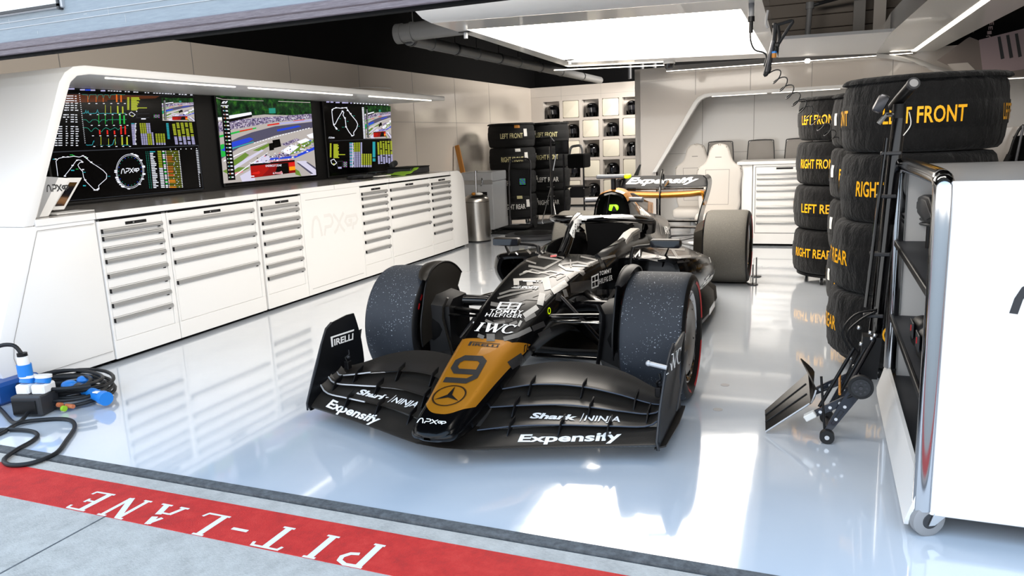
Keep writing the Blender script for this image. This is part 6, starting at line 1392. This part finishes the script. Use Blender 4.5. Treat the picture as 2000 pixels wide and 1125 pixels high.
t = thing('power_plug', 'blue and white power plug standing upright in the socket block', 'plug', (-2.76, -1.26, .2)); b = B(); p = Vector((-2.755, -1.265, .225)); b.cyl(p, p + Vector((0, 0, .07)), .04, 'blue_plastic', 20); b.cyl(p + Vector((0, 0, .07)), p + Vector((0, 0, .12)), .032, 'white_satin', 20); b.cyl(p + Vector((0, 0, .12)), p + Vector((0, 0, .14)), .028, 'black', 16); b.build('body', t)
b = B(); b.tube(smoothpath([p + Vector((0, 0, .13)), p + Vector((-.04, -.02, .19)), p + Vector((-.15, -.06, .17)), p + Vector((-.28, -.1, .02)), p + Vector((-.35, -.12, -.2))], 6), .012, 'cable', 8); b.build('cord', t)
t = thing('power_cable', 'long black power cable looping across the threshold onto the red line', 'cable', (-2.4, -1.5, 0))
cbp = [at_ for at_ in (UN(55, 806, 1, -1.36), UN(28, 826, 2, .012), UN(-20, 790, 2, .012), UN(-120, 830, 2, .012), UN(-60, 868, 2, .012), UN(0, 847, 2, .012), UN(40, 826, 2, .02), UN(95, 819, 2, .012), UN(135, 820, 2, .012), UN(146, 834, 2, .012), UN(130, 860, 2, .012), UN(108, 886, 2, .012), UN(60, 905, 2, .010), UN(20, 908, 2, .010), UN(8, 898, 2, .010), UN(30, 880, 2, .012), UN(62, 862, 2, .012), UN(73, 850, 2, .012), UN(60, 842, 2, .012), UN(20, 839, 2, .014), UN(-30, 842, 2, .012))]
b = B(); b.tube(smoothpath(cbp, 6), .0115, 'cable', 10); b.build('cord', t)
t = thing('cable_coil', 'coiled black extension cable with blue connectors on the floor beside the socket block', 'cable', (-2.75, -1.05, 0))
b = B(); rs = random.Random(5); pts = []
for k in range(14*9):
    a = 2*PI*k/14; lp_ = k/14; rr_ = .215 + .05*sin(lp_*2.3) + .02*sin(lp_*5.1); ex = 1.18
    pts.append((-2.76 + .03*sin(lp_*1.7) + ex*rr_*cos(a), -1.02 + .03*cos(lp_*2.1) + rr_*.85*sin(a), .014 + .012*lp_ + .015*sin(a*1+lp_)**2))
b.tube(smoothpath(pts, 2), .0115, 'cable', 8); b.build('cord', t)
b = B(); p = UN(160, 760, 2, .07); q = UN(205, 778, 2, .06); d = (q-p); b.cyl(p, q, .034, 'blue_plastic', 20); b.cyl(p - d*.18, p, .032, 'dark_grey', 16); b.cyl(q - d*.1, q + d*.06, .042, 'blue_plastic', 20); b.build('connector', t)
b = B(); c = p.lerp(q, .8) + Vector((0, -.02, .034)); b.box(c, (.04, .025, .006), 'paper'); b.build('label', t)
for px, py in ((165, 741), (135, 751)): b = B(); c = UN(px, py, 2, .09); b.sphere(c, .045, 'blue_plastic', 12, (1.1, 1, .6)); b.build('outlet_cap', t)
b = B(); c = UN(123, 787, 2, .06); b.cyl(c + Vector((-.01, 0, -.035)), c + Vector((.01, 0, -.035)), .017, 'lime_cloth', 16); b.build('yellow_tie', t)
b = B(); c = UN(112, 781, 2, .07); b.cyl(c - Vector((0, 0, .03)), c + Vector((.03, 0, -.03)), .015, 'copper', 12); c = UN(136, 790, 2, .04); b.cyl(c - Vector((.03, 0, .01)), c + Vector((.03, 0, -.01)), .013, 'copper', 12); b.build('copper_sleeve', t)
t = thing('cable_tie_post', 'small black bracket standing beside the socket block and cable coil', 'bracket', (-2.95, -1.0, 0)); b = B(); c = UN(58, 775, 2, 0.0); b.bx((c.x-.02, c.y-.01, 0), (c.x+.02, c.y+.02, .16), 'dark_grey', .004); b.bx((c.x-.06, c.y-.01, .135), (c.x-.0, c.y+.01, .155), 'black', .004); b.bx((c.x-.05, c.y-.01, .09), (c.x-.0, c.y+.01, .11), 'black', .004); b.build('body', t)
t.location = (c.x, c.y, 0)
for ch in t.children: ch.location = Vector((-2.95, -1.0, 0)) - t.location
b = B(); c = UN(5, 790, 2, 0); b.bx((c.x-.35, c.y-.05, 0), (c.x+.04, c.y+.25, .14), 'blue_dark', .02); tag(b.build('distribution_box', loc=(c.x-.15, c.y+.1, 0)), 'dark blue power distribution box cut by the left edge of the picture', 'box')
# =================================================================== overhead canopy with big light panel
ZC = 2.35
t = thing('ceiling_canopy', 'white overhead canopy with a large glowing light panel above the car', 'light', (0, 3.2, ZC))
def czu(px, py, z=ZC): return UN(px, py, 2, z)
L0, L1, L2, L3 = czu(912, 58), czu(1447, 18), czu(1498, 104), czu(1117, 122)
b = B(); b.add([p + Vector((0, 0, .012)) for p in (L0, L1, L2, L3)], [(0, 1, 2, 3)], 'light_panel'); b.build('light_panel', t, smooth=0)
O = [czu(845, 47), Vector((-.45, .60, ZC)), Vector((1.0, .85, ZC)), Vector((1.20, 2.0, ZC)), czu(1500, 42), czu(1518, 110), czu(1112, 131)]
hole = [L0, L1, L2, L3]
O4 = [Vector((-1.09, 1.02, ZC)), Vector((1.19, 1.42, ZC)), czu(1520, 112), czu(1110, 131)]
b = B(); vs = [p + Vector((0, 0, 0)) for p in O4 + hole]; b.add(vs, [(0, 1, 5, 4), (1, 2, 6, 5), (2, 3, 7, 6), (3, 0, 4, 7)], 'white_gloss')
up = [p + Vector((0, 0, .16)) for p in O4]; b.add(O4 + up, [(3, 2, 6, 7), (2, 1, 5, 6), (0, 3, 7, 4), (4, 5, 6, 7)], 'white_gloss')
b.loft([[p, p + Vector((0, 0, .012))] for p in hole + hole[:1]], 'alu', False)
b.build('frame', t, smooth=0)
# bevelled front lip
b = B(); p0, p1 = O4[0], Vector((4.0, 1.92, ZC)); 
lipr = []
for p in (p0 + Vector((.0, -.0, 0)), p0 + Vector((.35, .06, 0)), O4[1], p1):
    lipr.append([p + Vector((0, dy, dz)) for dy, dz in ((0, 0), (-.14, .015), (-.30, .075), (-.36, .16), (-.38, .30), (0, .30))])
b.loft(lipr, 'white_satin', True, (True, True)); b.build('front_lip', t, smooth=30)
b = B(); q = p0 + Vector((.02, -.33, .12)); b.bx((q.x, q.y-.03, q.z-.005), (q.x+.25, q.y-.0, q.z+.01), 'strip_light'); b.build('strip_light', t)
for px, py in ((910, 75), (1113, 126)):
    b = B(); q = czu(px, py, 2.30); b.cyl(q, q + Vector((0, 0, .05)), .016, 'white_satin', 12); b.bx((q.x-.05, q.y-.03, q.z+.045), (q.x+.05, q.y+.03, q.z+.055), 'black'); b.build('sprinkler', t)
# dome camera
q = czu(1307, 128, 2.30); t = thing('dome_camera', 'small clear dome camera under the back edge of the overhead canopy', 'camera', q)
b = B(); b.lathe([(.0, .06), (.07, .06), (.072, .03), (.07, .02)], 'white_satin', Matrix.Translation(q), 24); b.build('housing', t); b = B(); b.lathe([(.064, .02), (.055, -.02), (.035, -.045), (.0, -.055)], 'glass_dark', Matrix.Translation(q), 24); b.build('dome', t)
# right-hand frame of the canopy: open bay, back beam and side beam with strip light
t = thing('ceiling_beam', 'white overhead beams framing an open ceiling bay right of the light panel', 'beam', (1.9, 4.8, ZC))
def slab(poly, z0, z1, m='white_gloss'):
    b = B(); n = len(poly); vs = [Vector((p.x, p.y, z0)) for p in poly] + [Vector((p.x, p.y, z1)) for p in poly]
    b.add(vs, [tuple(range(n)), tuple(range(2*n-1, n-1, -1))] + [(i, i+n, (i+1) % n + n, (i+1) % n) for i in range(n)], m); return b
slab([czu(1523, 78), czu(1750, 62), czu(1760, 103), czu(1520, 113)], ZC+.003, ZC+.033, 'white_plain').build('back_beam', t, smooth=0)
sb = [czu(1738, 66), czu(1846, -30), Vector((2.15, 1.4, ZC)), Vector((3.25, 1.4, ZC)), czu(2030, -4), czu(1812, 107), czu(1786, 118), czu(1712, 104)]
slab(sb, ZC, ZC+.2).build('side_beam', t, smooth=0)
# curved foot sweeping down to the rear wall
def foot(u, v):
    a = czu(1712, 105).lerp(czu(1815, 108), v); a.z = ZC - .002; e = UN(1795, 127, 1, 6.76).lerp(UN(1870, 146, 1, 6.76), v); m = a.lerp(e, .55); m.z = ZC - .01
    return a*(1-u)**2 + m*2*u*(1-u) + e*u*u
b = B(); b.grid(foot, 14, 6, 'white_gloss', .05); b.build('curved_foot', t, smooth=60)
b = B(); s0, s1 = czu(1790, 100, ZC-.004), czu(1992, -40, ZC-.004); dirv = (s1-s0).normalized(); sd = Vector((-dirv.y, dirv.x, 0))*-.055
b.add([s0, s1, s1 + sd, s0 + sd, s0 + Vector((0, 0, .004)), s1 + Vector((0, 0, .004)), s1 + sd + Vector((0, 0, .004)), s0 + sd + Vector((0, 0, .004))], [(0, 1, 2, 3), (0, 4, 5, 1), (1, 5, 6, 2), (2, 6, 7, 3), (3, 7, 4, 0)], 'strip_light'); b.build('strip_light', t, smooth=0)
# dark roof void seen in the open bay, with pipes
b = B(); mat('rib_brown', '#7a7066', .6)
for k in range(5): b.bx((.9, 5.6 + k*.02, 2.46 + k*.15), (2.6, 5.64 + k*.02, 2.60 + k*.15), 'rib_brown', .004)
b.bx((.9, 5.5, 2.44), (.93, 5.62, 3.3), 'dark_grey'); tag(b.build('duct_cladding', smooth=0, loc=(1.7, 5.6, 2.44)), 'dark ribbed cladding seen up through the open ceiling bay', 'cladding')
t = thing('hanging_pipe', 'vertical grey pipe with elbow up inside the open ceiling bay', 'pipe', (1.5, 4.9, 2.5)); b = B(); q = UN(1577, 70, 1, 5.2); r = UN(1582, 12, 1, 5.2); b.cyl(q, r, .03, 'mid_grey', 14); b.tube([r, r + Vector((.1, 0, .02)), r + Vector((.5, -.3, .05))], .02, 'dark_grey', 10); b.cyl(r - Vector((0, 0, .03)), r + Vector((0, 0, .04)), .045, 'mid_grey', 14); b.build('pipe', t)
for px0, px1, lab in ((1665, 1688, 'upright dark post in the right half of the open ceiling bay'), (1704, 1728, 'upright greige post at the right end of the open ceiling bay')):
    a = UN(px0, 70, 1, 5.3); c = UN(px1, 70, 1, 5.3); b = B(); b.bx((a.x, 5.3, 2.4), (c.x, 5.36, 3.4), 'grey_pad' if px0 < 1700 else 'wall_greige'); tag(b.build('ceiling_post', smooth=0, loc=(a.x, 5.33, 2.4)), lab, 'post')
# strip light under the soffit in front of the partition
t = thing('soffit_light', 'thin glowing strip under the grey soffit before the rear partition', 'light', (1.1, 6.6, 2.33)); b = B(); b.bx((-.42, 6.62, 2.335), (2.65, 6.78, 2.40), 'grey_pad'); b.build('soffit', t, smooth=0)
b = B(); b.bx((-.42, 6.63, 2.328), (2.6, 6.65, 2.3345), 'strip_light'); b.build('strip_light', t, smooth=0)
q = UN(1577, 119, 1, 6.0); b = B(); b.box(q, (.06, .03, .05), 'strip_light', .01); tag(b.build('emergency_lamp', loc=q), 'small square white lamp under the back beam near the cable', 'lamp')
t = thing('soffit_light', 'long thin glowing strip running from the pipe along the back edge of the canopy', 'light', (-.8, 5.8, 2.3)); b = B(); a = UN(1082, 137, 2, 2.33); c = UN(1300, 127, 2, 2.33); b.tube([a, c], .006, 'strip_light', 8); b.build('strip_light', t)
# banner at far right
t = thing('overhead_banner', 'dark printed banner with pale stripes hanging overhead at the right', 'banner', (3.4, 4.6, 2.3))
b = B(); Y0 = 5.6
def bq(L, m, dy=0.): b.add([UN(px, py, 1, Y0 - dy) for px, py in L], [tuple(range(len(L)))], m)
mat('banner_pink', '#a89598', .6); mat('banner_grey', '#7d726c', .6); bq([(1830, 118), (1985, 4), (2030, 20), (2030, 150), (1900, 150)], 'banner_grey'); bq([(1876, 82), (1985, 4), (2030, 20), (2030, 50), (1914, 80), (1894, 72)], 'black_matt', .002)
bq([(1912, 78), (2030, 48), (2030, 130), (1920, 148)], 'banner_pink', .004); bq([(1850, 125), (1890, 122), (1908, 140), (1908, 150), (1875, 150)], 'wall_greige', .006)
for k in range(3): bq([(1948 + 17*k, 72 - 3*k), (1954 + 17*k, 71 - 3*k), (1962 + 17*k, 114 - 2*k), (1955 + 17*k, 116 - 2*k)], 'dark_grey', .008)
for k, ch in enumerate('EEIU'):
    for p in tbox(ch, 0, 0, 1, 1, .03): bq([(1941 - 2.2*k - c*8.5, 42 + 9*k + a*6.5 + c*1.) for a, c in p], 'banner_pink', .01)
b.build('print', t, smooth=0)
b = B(); a = UN(1830, 118, 1, Y0 + .03); c = UN(2030, 20, 1, Y0 + .03); b.add([UN(px, py, 1, Y0 + yy) for yy in (.004, .03) for px, py in ((1830, 118), (1985, 4), (2030, 20), (2030, 150), (1900, 150))], [(0, 1, 2, 3, 4), (9, 8, 7, 6, 5), (0, 5, 6, 1), (1, 6, 7, 2), (2, 7, 8, 3), (3, 8, 9, 4), (4, 9, 5, 0)], 'black_matt'); b.build('backing', t, smooth=0)
b = B()
for px, py in ((1900, 76), (1985, 12)): q = UN(px, py, 1, Y0 + .02); b.cyl(q, (q.x, q.y, 3.5), .006, 'dark_steel', 6)
b.build('hanging_wires', t)
# =================================================================== pipes overhead, left
mat('pipe_grey', '#6a6a6a', .4, metal=.3)
t = thing('overhead_pipe', 'long grey pipe with clamps running overhead from the canopy towards the back', 'pipe', (-2.4, 5.5, 2.55))
b = B(); b.cyl((-2.4, 3.0, 2.555), (-2.4, 10.4, 2.555), .064, 'pipe_grey', 24)
b.build('pipe', t)
for k, y in enumerate((3.05, 3.5, 4.1, 4.7, 5.4, 6.1, 7.0, 8.0, 9.2)):
    b = B(); b.cyl((-2.4, y-.02, 2.555), (-2.4, y+.02, 2.555), .071, 'pipe_grey' if k % 2 else 'dark_steel', 24); b.cyl((-2.4, y, 2.62), (-2.4, y, 3.5), .004, 'black_matt', 6); b.build('clamp', t)
t = thing('overhead_duct', 'short grey duct with elbow overhead, entering behind the canopy', 'duct', (-1.9, 2.9, 2.6))
b = B(); b.tube([(-2.45, 2.9, 2.60), (-2.2, 2.9, 2.61), (-.9, 2.95, 2.63)], .09, 'pipe_grey', 24); b.cyl((-2.47, 2.9, 2.60), (-2.40, 2.9, 2.60), .1, 'pipe_grey', 24); b.cyl((-2.30, 2.9, 2.605), (-2.27, 2.9, 2.605), .1, 'pipe_grey', 24); b.build('duct', t); b = B(); b.cyl((-2.28, 2.9, 2.7), (-2.28, 2.9, 3.5), .005, 'alu', 6); b.build('hanger', t)
b = B()
for x, y in ((-2.0, 11.2), (-1.75, 11.2), (-1.5, 11.2)): b.cyl((x, y, 2.6), (x, y, 3.5), .04, 'dark_grey', 10)
tag(b.build('ceiling_conduit', loc=(-1.75, 11.2, 2.6)), 'dark vertical conduits above the helmet wall', 'conduit', None)
# =================================================================== power drop, hose bundle and spiral cord
t = thing('power_drop', 'black ceiling socket with a short cable leading to the hose bundle', 'socket', UN(1467, 45, 2, 2.33)); yb = 1.62
b = B(); q = UN(1467, 38, 1, yb); b.cyl(q + Vector((0, 0, .02)), q + Vector((0, 0, .13)), .02, 'mid_grey', 12); b.cyl(q - Vector((0, 0, .015)), q + Vector((0, 0, .02)), .024, 'black', 14); b.cyl(q - Vector((0, 0, .09)), q - Vector((0, 0, .015)), .014, 'black', 12); b.build('socket', t)
b = B(); b.tube(smoothpath([UN(px, py, 1, yb) for px, py in ((1466, 52), (1466, 78), (1474, 97), (1492, 103), (1497, 112), (1493, 128), (1500, 130))], 6), .006, 'cable', 8); b.build('cable', t)
t = thing('hose_bundle', 'bundle of folded black hoses hanging beside the light panel', 'hose', UN(1515, 60, 1, 1.6))
b = B()
for L, r, m in ((((1513, 45), (1511, 80), (1500, 120), (1494, 146), (1500, 138), (1507, 105), (1516, 48)), .013, 'cable'), (((1508, 52), (1530, 45), (1548, 41), (1540, 55), (1524, 80), (1517, 92)), .011, 'cable'), (((1519, 50), (1522, 75), (1516, 95), (1512, 108)), .012, 'black'), (((1500, 55), (1496, 45), (1500, 20)), .009, 'mid_grey'), (((1511, 80), (1504, 110), (1498, 140)), .016, 'dark_steel')):
    b.tube(smoothpath([UN(px, py, 1, 1.6) for px, py in L], 5), r, m, 8)
b.build('hose', t); b = B(); q = UN(1512, 104, 1, 1.59); b.cyl(q, q + Vector((0, 0, -.03)), .016, 'amber', 12); b.cyl(q, q + Vector((0, 0, .012)), .017, 'blue_plastic', 12); b.build('coupling', t); b = B(); b.box(UN(1518, 88, 1, 1.59), (.03, .04, .03), 'black', .006); b.build('strap', t)
t = thing('spiral_cord', 'black coiled spiral cord stretching down from the hose bundle to the tyre stacks', 'cord', UN(1500, 135, 1, 1.6)); b = B(); pts = []
a0 = UN(1501, 130, 1, 1.62); a1 = UN(1636, 272, 1, 2.0); ax = (a1-a0); e1 = ax.normalized().cross(Vector((0, 1, 0))).normalized(); e2 = ax.normalized().cross(e1)
N_ = 11*14
for k in range(N_+1):
    s = k/N_; a = 2*PI*11*s; R_ = .045*min(1, s*8+.2)*min(1, (1-s)*5+.25); pts.append(a0 + ax*s + Vector((0, 0, -.03*sin(PI*s))) + (e1*cos(a) + e2*sin(a))*R_)
b.tube(pts, .0045, 'cable', 7); b.build('cord', t)

# =================================================================== light
W = bpy.data.worlds.new('sky'); SC.world = W; W.use_nodes = True
nt = W.node_tree; bg = nt.nodes['Background']
tc = nt.nodes.new('ShaderNodeTexCoord'); sx = nt.nodes.new('ShaderNodeSeparateXYZ'); nt.links.new(tc.outputs['Generated'], sx.inputs[0])
cr = nt.nodes.new('ShaderNodeValToRGB'); e = cr.color_ramp.elements; e[0].position = .0; e[0].color = (1., .985, .96, 1); e[1].position = .75; e[1].color = (.50, .72, 1., 1)
nt.links.new(sx.outputs['Z'], cr.inputs['Fac']); nt.links.new(cr.outputs['Color'], bg.inputs['Color']); bg.inputs['Strength'].default_value = 2.6
def area(name, loc, rot, size, power, col=(1, .95, .88)):
    l = bpy.data.lights.new(name, 'AREA'); l.energy = power; l.color = col; l.shape = 'RECTANGLE'; l.size, l.size_y = size
    o = bpy.data.objects.new(name, l); COL.objects.link(o); o.location = loc; o.rotation_euler = rot; return o
o = area('fill_helmet_wall', (-.3, 9.6, 2.95), (0, 0, 0), (2.2, .5), 260)  # added fill that lifts the dark helmet wall, no visible fixture
o.rotation_euler = (Vector((-2.6, 12, .9)) - Vector(o.location)).to_track_quat('-Z', 'Y').to_euler()
o = area('door_head_fill', (-1.0, -1.0, 2.75), (0, 0, 0), (3.4, .3), 110)  # added unseen fill to brighten the left wall and cabinets
o.rotation_euler = (Vector((-3.9, 3.2, 1.7)) - Vector(o.location)).to_track_quat('-Z', 'Y').to_euler()
o = area('door_head_fill', (1.3, -1.0, 2.75), (0, 0, 0), (2.0, .3), 42)  # second added fill, brightens the tyre stacks on the right
o.rotation_euler = (Vector((2.2, 3.0, .9)) - Vector(o.location)).to_track_quat('-Z', 'Y').to_euler()
SC.view_settings.exposure = .15
